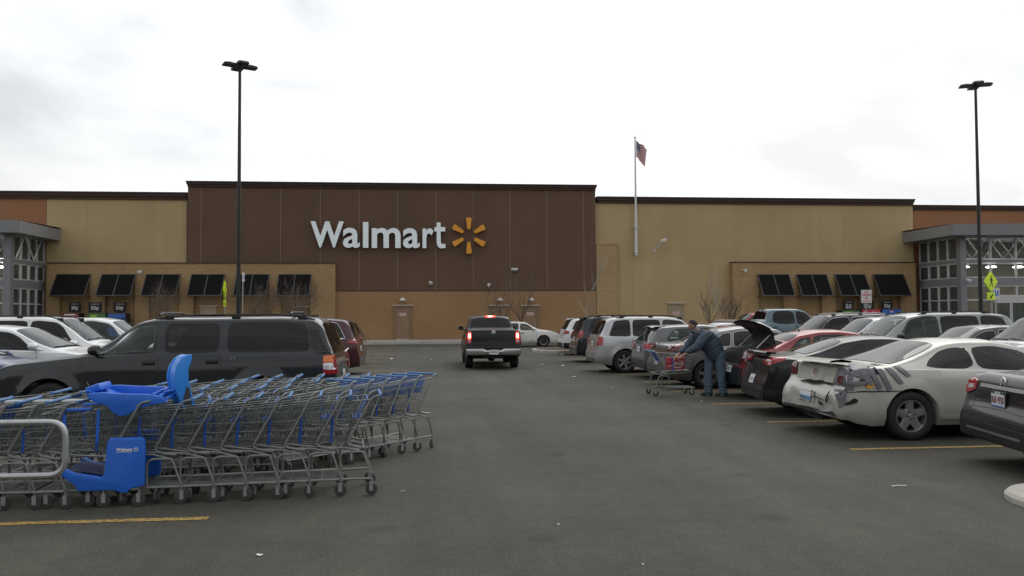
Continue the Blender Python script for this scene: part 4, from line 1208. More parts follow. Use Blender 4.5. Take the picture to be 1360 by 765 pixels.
def nrm(poly): return poly
CARN = 0
def make_car(name, label, cat, pos, heading, B, pm, windows, ws, rw, doors=(), tails=(), heads=(), handles=(), tw=.215, wstyle=(5, .05, .035), mirror=None,
             glass=None, rglass=None, wglass=None, rails=None, plate=(.80, .30, .15), wiper=None, extra=None, group=None, antenna=None, two_tone=None, winframe=None, ry=.86, trimc=None, rearplate=True, badge=None, lower=None, seam=True):
    """B: Body; windows: (xb0, xt0, xb1, xt1) for each side pane, rear to front"""
    t = thing(name, label, cat, (pos[0], pos[1], 0), heading, group)
    bv = B.bvh()
    g = glass or M_glassd
    # side windows, left and right
    def zr(x, t0, t1, tt):
        ys, z0, ye, ze = B.edge(x); ln = max(ze - z0, .02)
        a, b = t0 / max(ln, .06), 1 - t1 / max(ln, .06)
        if b < a: a = b = .5
        return lerp(a, b, tt)
    for wi_, w_ in enumerate(windows):
        xb0, xt0, xb1, xt1 = w_[:4]; gm = w_[4] if len(w_) > 4 and w_[4] else g
        rr = w_[5] if len(w_) > 5 else .06
        def fn(u, v, e=0.0, m0=.035, m1=.03):
            U, V = u * 2 - 1, v * 2 - 1
            U2 = U * (1 - rr * abs(V) ** 5); V2 = V * (1 - rr * 1.3 * abs(U) ** 5); u, v = (U2 + 1) / 2, (V2 + 1) / 2
            x = lerp(lerp(xb0 - e, xb1 + e, u), lerp(xt0 - e, xt1 + e, u), v)
            return B.side(x, zr(x, m0 - e, m1 - e, v))
        for sgn in (1, -1):
            pane = MB(); surf_patch(pane, fn, .005, gm, 14, 7)
            fr = MB(); ring_patch(fr, fn, .0035, winframe or M_trim, abs(xb1 - xb0), .42)
            if sgn < 0:
                for q in (pane, fr): q.v = [(x, -y, z) for x, y, z in q.v]
            o = fr.build('window', t); pane.build('pane', o)
    def side_hole(x, t_):
        for w_ in windows:
            xb0, xt0, xb1, xt1 = w_[:4]; lo, hi = lerp(xb0, xt0, t_), lerp(xb1, xt1, t_); ys, z0, ye, ze = B.edge(x); ln = max(ze - z0, .06)
            if lo + .01 < x < hi - .01 and .045 / ln < t_ < 1 - .04 / ln and ze - z0 > .13: return True
        return False
    def roof_hole(x, v):
        for sc_, mg in ((ws, .90), (rw, ry)):
            if sc_ and sc_[0] + .012 < x < sc_[1] - .012 and v < mg - .02: return True
        return False
    mb = MB(); B.build(mb, pm, side_hole, roof_hole)
    body = mb.build('body', t, ang=38)
    # cabin fittings seen through the glass
    if ws:
        q = MB(); fl_ = B.zs(2.4) - .62; q.box(B.xs[0] + .5, ws[1] + .05, -B.W * .72, B.W * .72, fl_ - .05, fl_, M_dash); q.build('cabin_floor', t)
        q = MB(); q.cbox((ws[1] - .12, 0, B.zs(ws[1]) - .10), (.42, B.W * 1.45, .20), M_dash, ch=.04); q.build('dashboard', t)
        q = MB(); sx_ = ws[1] - .62; zc_ = B.zs(ws[1]) - .02; q.tube([(sx_ + .05 * math.sin(a), .38 + .18 * math.cos(a), zc_ + .18 * math.sin(a)) for a in [2 * PI * i / 20 for i in range(20)]], .014, M_dash, 6, closed=True); q.tube([(sx_, .2, zc_), (sx_, .56, zc_)], .012, M_dash, 5); q.build('steering_wheel', t)
        for sx_, yy in ([(ws[1] - 1.25, .38), (ws[1] - 1.25, -.38)] + ([(ws[1] - 2.15, .36), (ws[1] - 2.15, -.36)] if B.L > 4.3 and B.zt(ws[1] - 2.4) > B.zs(2.4) + .34 else [])):
            zb_ = B.zs(2.4); q = MB()
            Mr = Matrix.Rotation(-.22, 3, 'Y'); q.cbox((sx_, yy, zb_ - .10), (.13, .48, .62), M_seat, Mr, ch=.04); (q.cbox((sx_ - .08, yy, zb_ + .27), (.09, .25, .16), M_seat, Mr, ch=.03) if B.zt(sx_ - .12) > zb_ + .48 and B.zt(sx_ - .3) > zb_ + .40 else None); q.cbox((sx_ + .25, yy, zb_ - .40), (.48, .48, .14), M_seat, ch=.04); q.build('seat', t)
        q = MB(); p_ = B.roof(ws[0] + .10, 0); q.cbox((p_.x - .02, 0, p_.z - .10), (.03, .22, .06), M_dash, ch=.01); q.build('rear_view_mirror', t)
    # windscreen and rear window
    def screen(x0, x1, nm, gm, marg=.90, rnd_=.06):
        def fn(u, v, e=0.0):
            U, V = u * 2 - 1, v * 2 - 1
            U2 = U * (1 - rnd_ * abs(V) ** 5); V2 = V * (1 - rnd_ * abs(U) ** 5)
            x = lerp(x0 - e * .6, x1 + e * .6, (V2 + 1) / 2)
            return B.roof(x, U2 * (marg + e))
        fr = MB(); ring_patch(fr, fn, .003, M_trim, B.W * 1.3, .75); o = fr.build(nm, t)
        p = MB(); surf_patch(p, fn, .005, gm, 14, 10); p.build('pane', o); return o
    if ws:
        wsc = screen(ws[0], ws[1], 'windscreen', wglass or M_glassg)
        w = MB()
        for y0, y1 in ((.55, -.05), (-.08, -.62)):
            a = B.roof(ws[1] - .02, y0 / B.edge(ws[1])[2] if B.edge(ws[1])[2] > .6 else 0) ; b = B.roof(ws[1] - .05, y1 / max(B.edge(ws[1])[2], .7))
            w.tube([a + Vector((0, 0, .018)), b + Vector((0, 0, .02))], .009, M_black, 5)
        w.build('wiper', t)
    if rw: screen(rw[0], rw[1], 'rear_window', rglass or g, ry)
    # doors: panels under the belt line, with a shut line
    for (x0, x1) in doors:
        for sgn in (1, -1):
            def fn(u, v, e=0.0):
                x = lerp(x0 - e, x1 + e, u); z0 = max(B.zb(x) + .075 - e * .6, B.sill + .12 - e); z1 = B.zs(x) - .012 + e * .4
                z = lerp(z0, z1, v); return Vector((x, B.ylow(x, z), z))
            q = MB(); surf_patch(q, fn, .0045, pm, 12, 9, .01); qq = MB(); surf_patch(qq, lambda u, v: fn(u, v, .007), .0018, M_trim, 12, 9, .008)
            q.add(qq.v, qq.f, M_trim)
            if sgn < 0: q.v = [(x, -y, z) for x, y, z in q.v]
            dr = q.build('door', t, ang=60)
            hz = B.zs((x0 + x1) / 2) - .12
            hx_ = x0 + .13 if True else x1
            h = MB()
            y_ = B.ylow(hx_, hz) + .004
            h.cbox((hx_, y_, hz), (.20, .012, .075), M_trim, ch=.005); h.cbox((hx_, y_ + .022, hz + .004), (.19, .022, .03), pm if not trimc else trimc, ch=.009)
            if sgn < 0: h.v = [(x, -y, z) for x, y, z in h.v]
            h.build('handle', dr)
    # sill trim strip along the doors
    # tail lamps: list of (axis, poly, material, offset)
    for sgn in (1, -1):
        if tails:
            q = MB()
            for it in tails:
                axx, poly, mm = it[:3]; off = it[3] if len(it) > 3 else .012
                patch(q, bv, poly, axx, off, mm, 8, 6, .10)
            if sgn < 0: q.v = [(x, -y, z) for x, y, z in q.v]
            q.build('tail_lamp', t)
        if heads:
            q = MB()
            for it in heads:
                axx, poly, mm = it[:3]; patch(q, bv, poly, axx, it[3] if len(it) > 3 else .010, mm, 8, 5, .12)
            if sgn < 0: q.v = [(x, -y, z) for x, y, z in q.v]
            q.build('headlight', t)
        # mirrors
        if mirror:
            mxp, mz, mm = mirror; y_ = B.ylow(mxp, min(mz, B.zs(mxp)))
            q = MB()
            rows = []
            for i, (dx, s_) in enumerate(((-.06, .85), (-.02, 1.0), (.04, .95), (.09, .6), (.11, .2))):
                rows.append([(mxp + dx, y_ + .10 + .115 * s_ * math.cos(a) * (1 if math.cos(a) > 0 else .75), mz + .055 + .085 * s_ * math.sin(a)) for a in [2 * PI * k / 14 for k in range(15)]])
            q.grid(rows, mm); q.add([p for p in rows[-1][:14]], [tuple(range(14))], mm); q.add([p for p in rows[0][:14]], [tuple(range(14))], M_glassg)
            q.tube([(mxp + .02, y_ - .04, mz - .02), (mxp + .03, y_ + .1, mz + .03)], .032, mm, 8)
            if sgn < 0: q.v = [(x, -y, z) for x, y, z in q.v]
            q.build('wing_mirror', t)
        # wheels
        for wx_ in B.wheels:
            w = link('wheel', None, t, (wx_, sgn * (B.W - tw / 2 - .018), B.wr), 0 if sgn > 0 else PI)
            tm, rm = wheel_mesh(B.wr, tw, wstyle); link('tyre', tm, w); link('rim', rm, w)
    # plates
    if rearplate:
        pz, pw, ph = plate; q = MB(); patch(q, bv, [(pw / 2 + .012, pz - ph / 2 - .012), (-pw / 2 - .012, pz - ph / 2 - .012), (-pw / 2 - .012, pz + ph / 2 + .012), (pw / 2 + .012, pz + ph / 2 + .012)], 'B', .010, M_black, 4, 3)
        patch(q, bv, [(pw / 2, pz - ph / 2), (-pw / 2, pz - ph / 2), (-pw / 2, pz + ph / 2), (pw / 2, pz + ph / 2)], 'B', .016, M_plate, 4, 3)
        patch(q, bv, [(pw * .35, pz - ph * .2), (-pw * .35, pz - ph * .2), (-pw * .35, pz + ph * .18), (pw * .35, pz + ph * .18)], 'B', .0175, mat('plate_grey', (.38, .30, .33), .5), 2, 2, skirt=0)
        q.build('licence_plate', t)
    if rails:
        x0, x1, hh, rm_ = rails
        for sgn in (1, -1):
            q = MB(); pts = []
            for i in range(13):
                x = lerp(x0, x1, i / 12); p = B.roof(x, .86); pts.append(Vector((x, sgn * p.y, p.z + hh * min(1, 5 * min(i, 12 - i) / 12) + .0)))
            q.tube(pts, .018, rm_, 6)
            for i in (1, 6, 11):
                x = lerp(x0, x1, i / 12); p = B.roof(x, .86); q.cbox((x, sgn * p.y, p.z + hh / 2), (.14, .035, hh + .02), M_black, ch=.008)
            q.build('roof_rail', t)
    if antenna:
        ax_, ay_ = antenna; p = B.roof(ax_, ay_); q = MB(); q.tube([p, p + Vector((-.10, 0, .26))], .005, M_black, 5); q.lathe([(.03, 0), (.02, .025), (.006, .04)], M_black, p, 10, 'Z'); q.build('antenna', t)
    if lower:   # contrasting bumper / sill cladding
        lm, zl = lower
        q = MB()
        W_ = B.W
        patch(q, bv, [(W_ * .93, B.bz + .01), (-W_ * .93, B.bz + .01), (-W_ * .93, zl), (W_ * .93, zl)], 'B', .012, lm, 14, 4)
        for sgn in (1, -1):
            k = MB(); patch(k, bv, [(.03, B.bz + .01), (B.wheels[0] - B.R - .02, B.bz - .05), (B.wheels[0] - B.R - .02, zl), (.03, zl)], 'L', .012, lm, 6, 4)
            if sgn < 0: k.v = [(x, -y, z) for x, y, z in k.v]
            q.add(k.v, k.f, lm)
        q.build('bumper', t)
    if extra: extra(t, B, bv, body)
    return t

def scl(prof, L, H):
    L0 = prof[-1][0]; H0 = max(z for _, z in prof)
    return [(x * L / L0, z if z < .45 else .45 + (z - .45) * (H - .45) / (H0 - .45)) for x, z in prof]
SEDAN = [(0, .42), (.0, .62), (.05, .68), (.10, .92), (.15, 1.02), (.28, 1.07), (.72, 1.10), (1.40, 1.38), (1.90, 1.465), (2.4, 1.47), (2.85, 1.42), (3.62, 1.01), (4.3, .90), (4.62, .79), (4.74, .66), (4.82, .58), (4.85, .42)]
SUV = [(0, .45), (0, .66), (.06, .72), (.09, 1.0), (.13, 1.10), (.38, 1.58), (.52, 1.69), (1.0, 1.73), (2.3, 1.73), (2.75, 1.68), (3.5, 1.16), (3.6, 1.11), (4.3, 1.03), (4.55, .90), (4.64, .68), (4.7, .6), (4.7, .45)]
VAN = [(0, .42), (0, .62), (.05, .68), (.09, 1.0), (.13, 1.08), (.32, 1.58), (.46, 1.70), (1.0, 1.75), (2.9, 1.74), (3.35, 1.66), (4.12, 1.13), (4.22, 1.08), (4.75, .95), (5.0, .78), (5.06, .62), (5.1, .42)]
def mk_sedan(L=4.85, H=1.47, W=.91, wr=.325, belt=None, prof=None, wx=None, **k):
    f = L / 4.85
    return Body(scl(prof or SEDAN, L, H), belt or [(0, .98 * H / 1.47), (L * .35, .95 * H / 1.47), (L, .86)], W, wx or [1.02 * f, 3.82 * f], wr, **k)
def mk_suv(L=4.7, H=1.73, W=.92, wr=.355, belt=None, prof=None, wx=None, **k):
    f = L / 4.7
    return Body(scl(prof or SUV, L, H), belt or [(0, 1.12), (L * .5, 1.07), (L, .97)], W, wx or [.92 * f, 3.68 * f], wr, **dict(dict(tumble=.17, bump_z=.32, sill=.24), **k))
def mk_van(L=5.1, H=1.75, W=.97, wr=.34, belt=None, prof=None, wx=None, **k):
    f = L / 5.1
    return Body(scl(prof or VAN, L, H), belt or [(0, 1.10), (L * .5, 1.02), (L, .93)], W, wx or [1.02 * f, 4.08 * f], wr, **dict(dict(tumble=.19, bump_z=.30, sill=.21), **k))

# stall centres
def SY(k): return Y0 + STALL * (k + .5)      # k = 0 is the duct-taped car's stall
HR, HL = 0.0, PI

# ---- near dark saloon at the right edge
P_dgrey = paint('paint_dark_grey', (0.013, 0.014, 0.016), .4, .3, .10, .5)
def x_altima(t, B, bv, body):
    q = MB(); patch(q, bv, [(.50, .905), (-.50, .905), (-.50, .945), (.50, .945)], 'B', .022, M_chrome, 16, 3); q.build('chrome_strip', t)
    q = MB(); c = bv.ray_cast(Vector((-3, 0, .990)), Vector((1, 0, 0)))[0]
    rg = [(c.x - .018, .058 * math.cos(a), 0.990 + .058 * math.sin(a)) for a in [2 * PI * i / 24 for i in range(24)]]
    q.tube(rg, .0095, M_chrome, 6, closed=True); q.box(c.x - .03, c.x - .012, -.066, .066, 0.98, 1.002, M_chrome); q.build('badge', t)
    mt = Matrix(((0, 0, -1, 0), (-1, 0, 0, 0), (0, 1, 0, 0), (0, 0, 0, 1)))
    def on_rear(s_, y, z, w, h, m, nm, parent, off=.02, **k):
        hh = bv.ray_cast(Vector((-3, y, z)), Vector((1, 0, 0)))[0]
        return text_on(s_, w, h, m, Matrix.Translation((hh.x - off, y, z)) @ mt, nm, parent, **k)
    on_rear('ALTIMA', .52, 0.985, .16, .022, M_chrome, 'lettering', t, .010)
    # plate with frame and number
    q = MB(); hh = bv.ray_cast(Vector((-3, 0, .79)), Vector((1, 0, 0)))[0]
    q.cbox((hh.x - .02, 0, .785), (.02, .345, .205), M_black, ch=.006); fr = q.build('plate_frame', t)
    q = MB(); q.box(hh.x - .034, hh.x - .031, -.15, .15, .712, .86, M_plate); q.box(hh.x - .0355, hh.x - .0342, -.14, .14, .714, .73, M_platec); q.build('licence_plate', fr)
    text_on('R68 4950', .27, .085, M_plateb, Matrix.Translation((hh.x - .036, 0, .792)) @ mt, 'number', fr, offset=-.006)
    text_on('NISSAN', .12, .016, M_bw, Matrix.Translation((hh.x - .034, 0, .874)) @ mt, 'lettering', fr)
    q = MB(); patch(q, bv, [(.62, .40), (-.62, .40), (-.60, .425), (.60, .425)], 'B', .016, M_chromed, 16, 2)
    q.build('bumper_strip', t)
    q = MB(); patch(q, bv, [(.80, .325), (-.80, .325), (-.78, .50), (.78, .50)], 'B', .010, M_black, 16, 4); q.build('lower_bumper', t)
    for y in (.62, -.62):
        q = MB(); q.lathe([(.045, -.12), (.048, 0), (.04, .0), (.036, .06)], M_rimdark, (.16, y, .31), 16, 'X'); q.build('exhaust', t)
    q = MB(); patch(q, bv, [(.68, .60), (.48, .60), (.46, .95), (.62, .95)], 'B', .002, M_trim, 2, 6); 
    # lid shut line
    for sgn in (1, -1):
        q = MB()
        patch(q, bv, [(.60 * sgn, .66), (.592 * sgn, .66), (.645 * sgn, 1.0), (.653 * sgn, 1.0)], 'B', .0015, M_trim, 1, 8, skirt=0)
        patch(q, bv, [(.60 * sgn, .66), (.0, .68), (.0, .688), (.60 * sgn, .668)], 'B', .0015, M_trim, 10, 1, skirt=0)
        q.build('lid_seam', t)
    q = MB(); pts = []
    patch(q, bv, [(.10, .62), (.10, -.62), (.26, -.60), (.26, .60)], 'T', .018, P_dgrey, 6, 16); q.build('boot_lip', t)
AL = [(0, .42), (.0, .58), (.03, .64), (.09, .71), (.13, .94), (.15, 1.04), (.20, 1.065), (.62, 1.09), (1.40, 1.40), (1.95, 1.475), (2.45, 1.475), (2.9, 1.42), (3.66, 1.01), (4.3, .90), (4.62, .79), (4.74, .66), (4.82, .58), (4.86, .42)]
make_car('parked_car', 'dark grey saloon with a chrome boot strip and number plate, cut by the right edge', 'car', (6.36, SY(-1) - .10), R(-11), mk_sedan(4.86, 1.475, .915, .33, prof=AL, belt=[(0, 1.04), (1.7, .98), (4.86, .86)]), P_dgrey,
         [(.98, 1.5, 1.62, 1.68), (1.70, 1.75, 2.48, 2.5), (2.56, 2.58, 3.5, 3.3)], (2.85, 3.62), (.66, 1.42), doors=[(1.55, 2.50), (2.52, 3.55)],
         tails=[('B', [(.865, .79), (.60, .86), (.60, .97), (.80, 1.0)], M_red, .02), ('L', [(.06, .79), (.42, .91), (.40, .96), (.10, .99)], M_red, .02), ('B', [(.78, .86), (.66, .88), (.67, .925), (.79, .915)], M_clear, .026)],
         mirror=(3.35, .96, P_dgrey), rearplate=False, extra=x_altima, wglass=M_glassg, winframe=None)

# ---- duct-taped pale coupe
P_gold = paint('paint_pale_sand', (0.46, 0.46, 0.415), .25, .42, .3)
P_golds = mat('scuffed_paint', (0.42, 0.415, 0.37), .6, var=.22, vscale=14)
M_tape = mat('duct_tape', (0.145, 0.15, 0.165), .42, .25, var=.22, vscale=22, bump=.4, bscale=25)
M_foam = mat('torn_foam', (0.65, 0.36, 0.05), .9, var=.3, vscale=20)
MCP = [(0, .40), (0, .60), (.05, .70), (.14, .755), (.155, .80), (.17, 1.0), (.20, 1.055), (.55, 1.06), (.85, 1.06), (1.70, 1.375), (2.05, 1.42), (2.55, 1.42), (2.95, 1.35), (3.75, .99), (4.5, .87), (4.85, .74), (4.98, .60), (5.03, .42)]
def x_taped(t, B, bv, body):
    def crumple(co, sg=1.0):
        x, y, z = co; y *= sg
        if x < .75 and x > -.3:
            k = (1 - max(x, 0) / .75) ** .8; side = .5 + .5 * max(-1, min(1, y / .5))
            n1 = noise.noise(Vector((x * 3, y * 4.5, z * 5))); n2 = noise.noise(Vector((x * 9, y * 11, z * 12)))
            return Vector((x + k * (.034 * n1 + .014 * n2) + k * .03 * side * (1 if z < .8 else .3), (y + k * .02 * n1) * sg, z + k * .03 * n2))
        return Vector((x, y * sg, z))
    class MBX(MB):      # the blow landed on the side the aisle traffic passes: mirror and dent everything alike
        def build(s, name, parent=None, ang=35, fix=True, **kw):
            s.v = [tuple(crumple(Vector(p))) for p in s.v]; s.v = [(x, -y, z) for x, y, z in s.v]
            return MB.build(s, name, parent, ang, fix, **kw)
    # crumple the rear of the shell
    me = body.data
    for v in me.vertices: v.co = crumple(v.co, -1.0)
    me.update()
    return x_taped2(t, B, bv, MBX)
def x_taped2(t, B, bv, MB):
    if 0:
        pass
    # lifted spoiler blade
    q = MB.__mro__[1](); rows = []
    for i in range(15):
        y = lerp(.74, -.70, i / 14); dz = .02 * (i / 14)
        rows.append([(.02, y, 1.075 + dz), (.05, y, 1.105 + dz), (.20, y, 1.125 + dz), (.36, y, 1.10 + dz), (.34, y, 1.075 + dz), (.15, y, 1.085 + dz), (.02, y, 1.075 + dz)])
    q.grid(rows, P_gold); q.build('spoiler', t)
    # tail lamps: the far one survives, the near one is scraped under tape
    q = MB(); patch(q, bv, [(-.62, .83), (-.83, .84), (-.83, 1.02), (-.68, 1.04)], 'B', .02, M_redd, 6, 5, .1); q.build('tail_lamp', t, label='surviving dark red tail lamp')
    q = MB(); patch(q, bv, [(.86, .76), (.60, .78), (.60, 1.02), (.80, 1.02)], 'B', .02, M_tape, 6, 6, .1)
    patch(q, bv, [(.82, .82), (.70, .82), (.70, .92), (.80, .92)], 'B', .032, M_redd, 4, 4, .15); q.build('tail_lamp', t, label='broken tail lamp wrapped in grey tape')
    # gaps and tears
    def gap(poly, ax, off=.014, m=M_under, nu=8, nv=3):
        q = MB(); patch(q, bv, poly, ax, off, m, nu, nv, .25, skirt=.004); q.build('tear', t)
    gap([(.60, .765), (-.42, .745), (-.36, .79), (.54, .80)], 'B', .03)
    gap([(.55, .55), (.15, .56), (.15, .575), (.55, .565)], 'B', .035); gap([(.16, .50), (.13, .50), (.13, .66), (.16, .66)], 'B', .035)
    gap([(.60, .50), (.56, .50), (.60, .68), (.64, .67)], 'B', .03)
    gap([(.10, .50), (.30, .56), (.26, .62), (.12, .54)], 'L', .02); gap([(.40, .52), (.52, .46), (.54, .485), (.42, .55)], 'B', .035)
    gap([(.50, .94), (.66, .93), (.64, 1.045), (.50, 1.04)], 'L', .012)
    gap([(.42, .735), (.54, .76), (.56, .84), (.44, .82)], 'L', .014, M_foam, 4, 4)
    gap([(.46, .96), (.54, .96), (.53, 1.03), (.45, 1.03)], 'L', .016, M_foam, 3, 3)
    gap([(.36, .90), (.50, .80), (.46, .76), (.34, .82)], 'L', .010)
    gap([(.14, .69), (1.04, .70), (1.04, .712), (.14, .705)], 'L', .008)
    # duct tape strips
    strips = [([(.02, .74), (.24, .72), (.26, 1.0), (.02, 1.04)], .020), ([(.20, .93), (.50, .88), (.52, 1.04), (.2, 1.05)], .026),
              ([(.04, .48), (.13, .54), (.16, .80), (.03, .80)], .030), ([(.05, .785), (.44, .80), (.44, .85), (.05, .84)], .034),
              ([(.46, .80), (.54, .80), (.43, 1.055), (.33, 1.05)], .030), ([(.60, .73), (.67, .74), (.55, 1.06), (.46, 1.06)], .030),
              ([(.75, .72), (.82, .73), (.68, 1.065), (.59, 1.06)], .026), ([(.93, .80), (1.0, .81), (.82, 1.06), (.73, 1.055)], .024), ([(1.06, .90), (1.12, .91), (.98, 1.05), (.89, 1.045)], .022)]
    for poly, off in strips:
        q = MB(); patch(q, bv, poly, 'L', off, M_tape, 6, 6, .03, skirt=.008); q.build('tape_strip', t)
    # scuffed rear panel and bumper with plate recess
    q = MB(); patch(q, bv, [(.56, .80), (-.60, .80), (-.60, 1.01), (.56, 1.01)], 'B', .012, P_golds, 12, 6); q.build('rear_panel', t)
    q = MB(); patch(q, bv, [(.20, .49), (-.22, .49), (-.22, .65), (.20, .65)], 'B', .028, P_golds, 6, 4)
    patch(q, bv, [(.15, .51), (-.15, .51), (-.15, .63), (.15, .63)], 'B', .034, M_plate, 4, 3); patch(q, bv, [(.15, .51), (-.15, .51), (-.15, .56), (.15, .56)], 'B', .036, M_platec, 4, 2, skirt=.001); q.build('licence_plate', t)
    q = MB(); h = bv.ray_cast(Vector((-3, -.02, .93)), Vector((1, 0, 0)))[0]
    q.tube([(h.x - .02, -.02 + .05 * math.cos(a), .93 + .032 * math.sin(a)) for a in [2 * PI * i / 18 for i in range(18)]], .006, mat('badge_red', (.3, .05, .02), .5), 5, closed=True); q.build('badge', t)
    # torn bumper lip and hanging bits
    q = MB()
    for (y, l_) in ((.28, .1), (.05, .07), (-.3, .05)): q.tube([(.06, y, .36), (.04, y + .03, .36 - l_)], .009, M_under, 5)
    q.box(.06, .4, -.2, .35, .26, .33, M_under); q.build('hanging_trim', t)
    # body side moulding
    for sgn in (1, -1):
        q = MB(); patch(q, bv, [(2.15, .655), (3.6, .64), (3.6, .675), (2.15, .69)], 'L', .014, P_gold, 14, 2)
        patch(q, bv, [(1.55, .30), (3.55, .29), (3.55, .33), (1.55, .345)], 'L', .012, P_gold, 10, 2)
        if sgn < 0: q.v = [(x, -y, z) for x, y, z in q.v]
        q.build('side_moulding', t)
make_car('parked_car', 'pale sand coupe with a smashed rear held together by grey duct tape', 'car', (5.52, SY(0) + .12), HR,
         Body(MCP, [(0, 1.01), (1.4, .99), (5.03, .86)], .925, [1.12, 3.92], .345, sill=.21, tumble=.24, rear_t=(.38, .12), bump_z=.34), P_gold,
         [(1.38, 1.50, 2.12, 2.10, M_glassd, .15), (2.19, 2.17, 3.62, 3.3, M_glass, .08)], (2.95, 3.70), (.90, 1.70), doors=[(2.16, 3.62)],
         wstyle=(5, .070, .050), tw=.22, mirror=(3.45, .95, P_gold), rearplate=False, extra=x_taped, ry=.88)

# ---- black coupe
P_black = paint('paint_black', (0.007, 0.007, 0.009), .3, .25, .08, .45)
CIV = [(0, .42), (0, .60), (.06, .68), (.10, .80), (.14, 1.0), (.18, 1.05), (.5, 1.07), (.72, 1.09), (1.45, 1.34), (1.9, 1.40), (2.3, 1.40), (2.7, 1.34), (3.45, .98), (4.1, .86), (4.35, .70), (4.44, .58), (4.45, .42)]
def x_civic(t, B, bv, body):
    q = MB(); rows = []
    for i in range(17):
        y = lerp(-.66, .66, i / 16); b = .04 * (abs(y) / .66) ** 2
        rows.append([(.06 + b, y, 1.115), (.08 + b, y, 1.135), (.24 + b, y, 1.115), (.24 + b, y, 1.095), (.08 + b, y, 1.10), (.06 + b, y, 1.115)])
    q.grid(rows, P_black); q.box(.1, .2, -.6, .6, 1.05, 1.10, P_black); q.build('spoiler', t)
make_car('parked_car', 'glossy black coupe with bright tail lamp parked beside the duct-taped car', 'car', (5.70, SY(1)), R(-8),
         Body(scl(CIV, 4.45, 1.40), [(0, 1.03), (1.4, .97), (4.45, .85)], .875, [.88, 3.53], .32, tumble=.22), P_black,
         [(1.22, 1.62, 1.80, 1.82, M_glassd, .1), (1.86, 1.88, 3.2, 3.0, M_glassd, .08)], (2.72, 3.42), (.76, 1.46), doors=[(1.84, 3.3)],
         tails=[('B', [(.84, .90), (.42, .93), (.46, 1.02), (.80, 1.04)], M_red, .02), ('L', [(.06, .90), (.40, 1.0), (.36, 1.03), (.10, 1.04)], M_red, .02), ('B', [(.74, .955), (.56, .96), (.58, 1.0), (.74, 1.0)], M_clear, .028)],
         mirror=(3.05, .95, P_black), plate=(.62, .30, .15), extra=x_civic, lower=(M_black, .48))

# ---- red saloon with the boot open
P_red = paint('paint_red', (0.20, 0.022, 0.025), .3, .3, .15)
def x_boot(t, B, bv, body):
    # boot opening and lining
    q = MB(); patch(q, bv, [(.20, -.60), (.20, .60), (.98, .56), (.98, -.56)], 'T', .012, M_under, 8, 10)
    patch(q, bv, [(.56, .74), (-.56, .74), (-.60, 1.06), (.60, 1.06)], 'B', .014, M_under, 10, 6); q.build('boot_opening', t)
    q = MB(); patch(q, bv, [(.50, .705), (-.50, .705), (-.50, .735), (.50, .735)], 'B', .03, M_chromed, 10, 2); q.build('sill_plate', t)
    # raised lid
    lid = link('boot_lid', None, t)
    hingex, hz = 1.02, 1.13; rows_o, rows_i = [], []
    path = [(.80, 1.08), (.83, 1.22), (.82, 1.35), (.74, 1.46), (.58, 1.55), (.40, 1.615), (.22, 1.65), (.07, 1.66), (-.04, 1.635)]
    for k, (x, z) in enumerate(path):
        w_ = lerp(.56, .62, k / 8); 
        rows_o.append([(x + .02 - .05 * (abs(v) ** 3), v * w_, z + .02) for v in [i / 6 - 1 for i in range(13)]])
        rows_i.append([(x - .02 - .05 * (abs(v) ** 3), v * w_ * .96, z - .03) for v in [i / 6 - 1 for i in range(13)]])
    q = MB(); q.grid(rows_o, P_red); q.build('outer_skin', lid)
    q = MB(); q.grid(rows_i, M_black)
    for rr_ in (0, 12): q.grid([[r_[rr_] for r_ in rows_o], [r_[rr_] for r_ in rows_i]], M_black)
    q.grid([rows_o[-1], rows_i[-1]], M_black)
    q.build('inner_lining', lid)
    for y in (.50, -.50):
        q = MB(); q.tube([(.40, y, 1.04), (.76, y * .95, 1.36)], .016, M_galv, 6); q.tube([(.86, y, 1.04), (.84, y, 1.16), (.80, y, 1.3)], .02, M_black, 6); q.build('gas_strut', t)
make_car('parked_car', 'red saloon with its boot lid standing open behind the man', 'car', (6.28, SY(2)), HR, mk_sedan(4.55, 1.46, .865, .31), P_red,
         [(.86, 1.25, 1.46, 1.56, M_glass), (1.54, 1.62, 2.3, 2.32, M_glass), (2.38, 2.4, 3.3, 3.05, M_glass)], (2.66, 3.38), (1.04, 1.34), doors=[(1.45, 2.32), (2.35, 3.3)],
         tails=[('B', [(.82, .80), (.58, .82), (.60, 1.0), (.78, 1.02)], M_redd, .02), ('L', [(.05, .80), (.24, .84), (.24, 1.0), (.10, 1.02)], M_redd, .02), ('B', [(.76, .86), (.64, .87), (.66, .95), (.75, .95)], M_clear, .027)],
         mirror=(3.1, .96, P_red), extra=x_boot, plate=(.62, .30, .15), lower=(P_dgrey, .66), antenna=(1.6, 0))

# ---- grey saloon behind the trolley
P_silver = paint('paint_silver_grey', (0.15, 0.155, 0.16), .7, .3, .2)
make_car('parked_car', 'grey saloon with swept dark red tail lamps behind the man\'s trolley', 'car', (5.40, SY(3)), HR, mk_sedan(4.88, 1.50, .93, .335, prof=AL, belt=[(0, 1.03), (1.7, .98), (4.88, .86)]), P_silver,
         [(1.0, 1.5, 1.62, 1.68), (1.70, 1.75, 2.48, 2.5), (2.56, 2.58, 3.5, 3.3)], (2.85, 3.62), (.66, 1.44), doors=[(1.55, 2.50), (2.52, 3.55)], rglass=M_glassg,
         tails=[('B', [(.88, .90), (.50, .97), (.50, 1.03), (.82, 1.10)], M_redd, .02), ('L', [(.06, .88), (.75, .99), (.50, 1.06), (.12, 1.07)], M_redd, .02), ('B', [(.80, .955), (.70, .965), (.71, .99), (.80, .985)], M_clear, .026)],
         mirror=(3.35, .96, P_silver), plate=(.62, .30, .15), winframe=M_chromed)

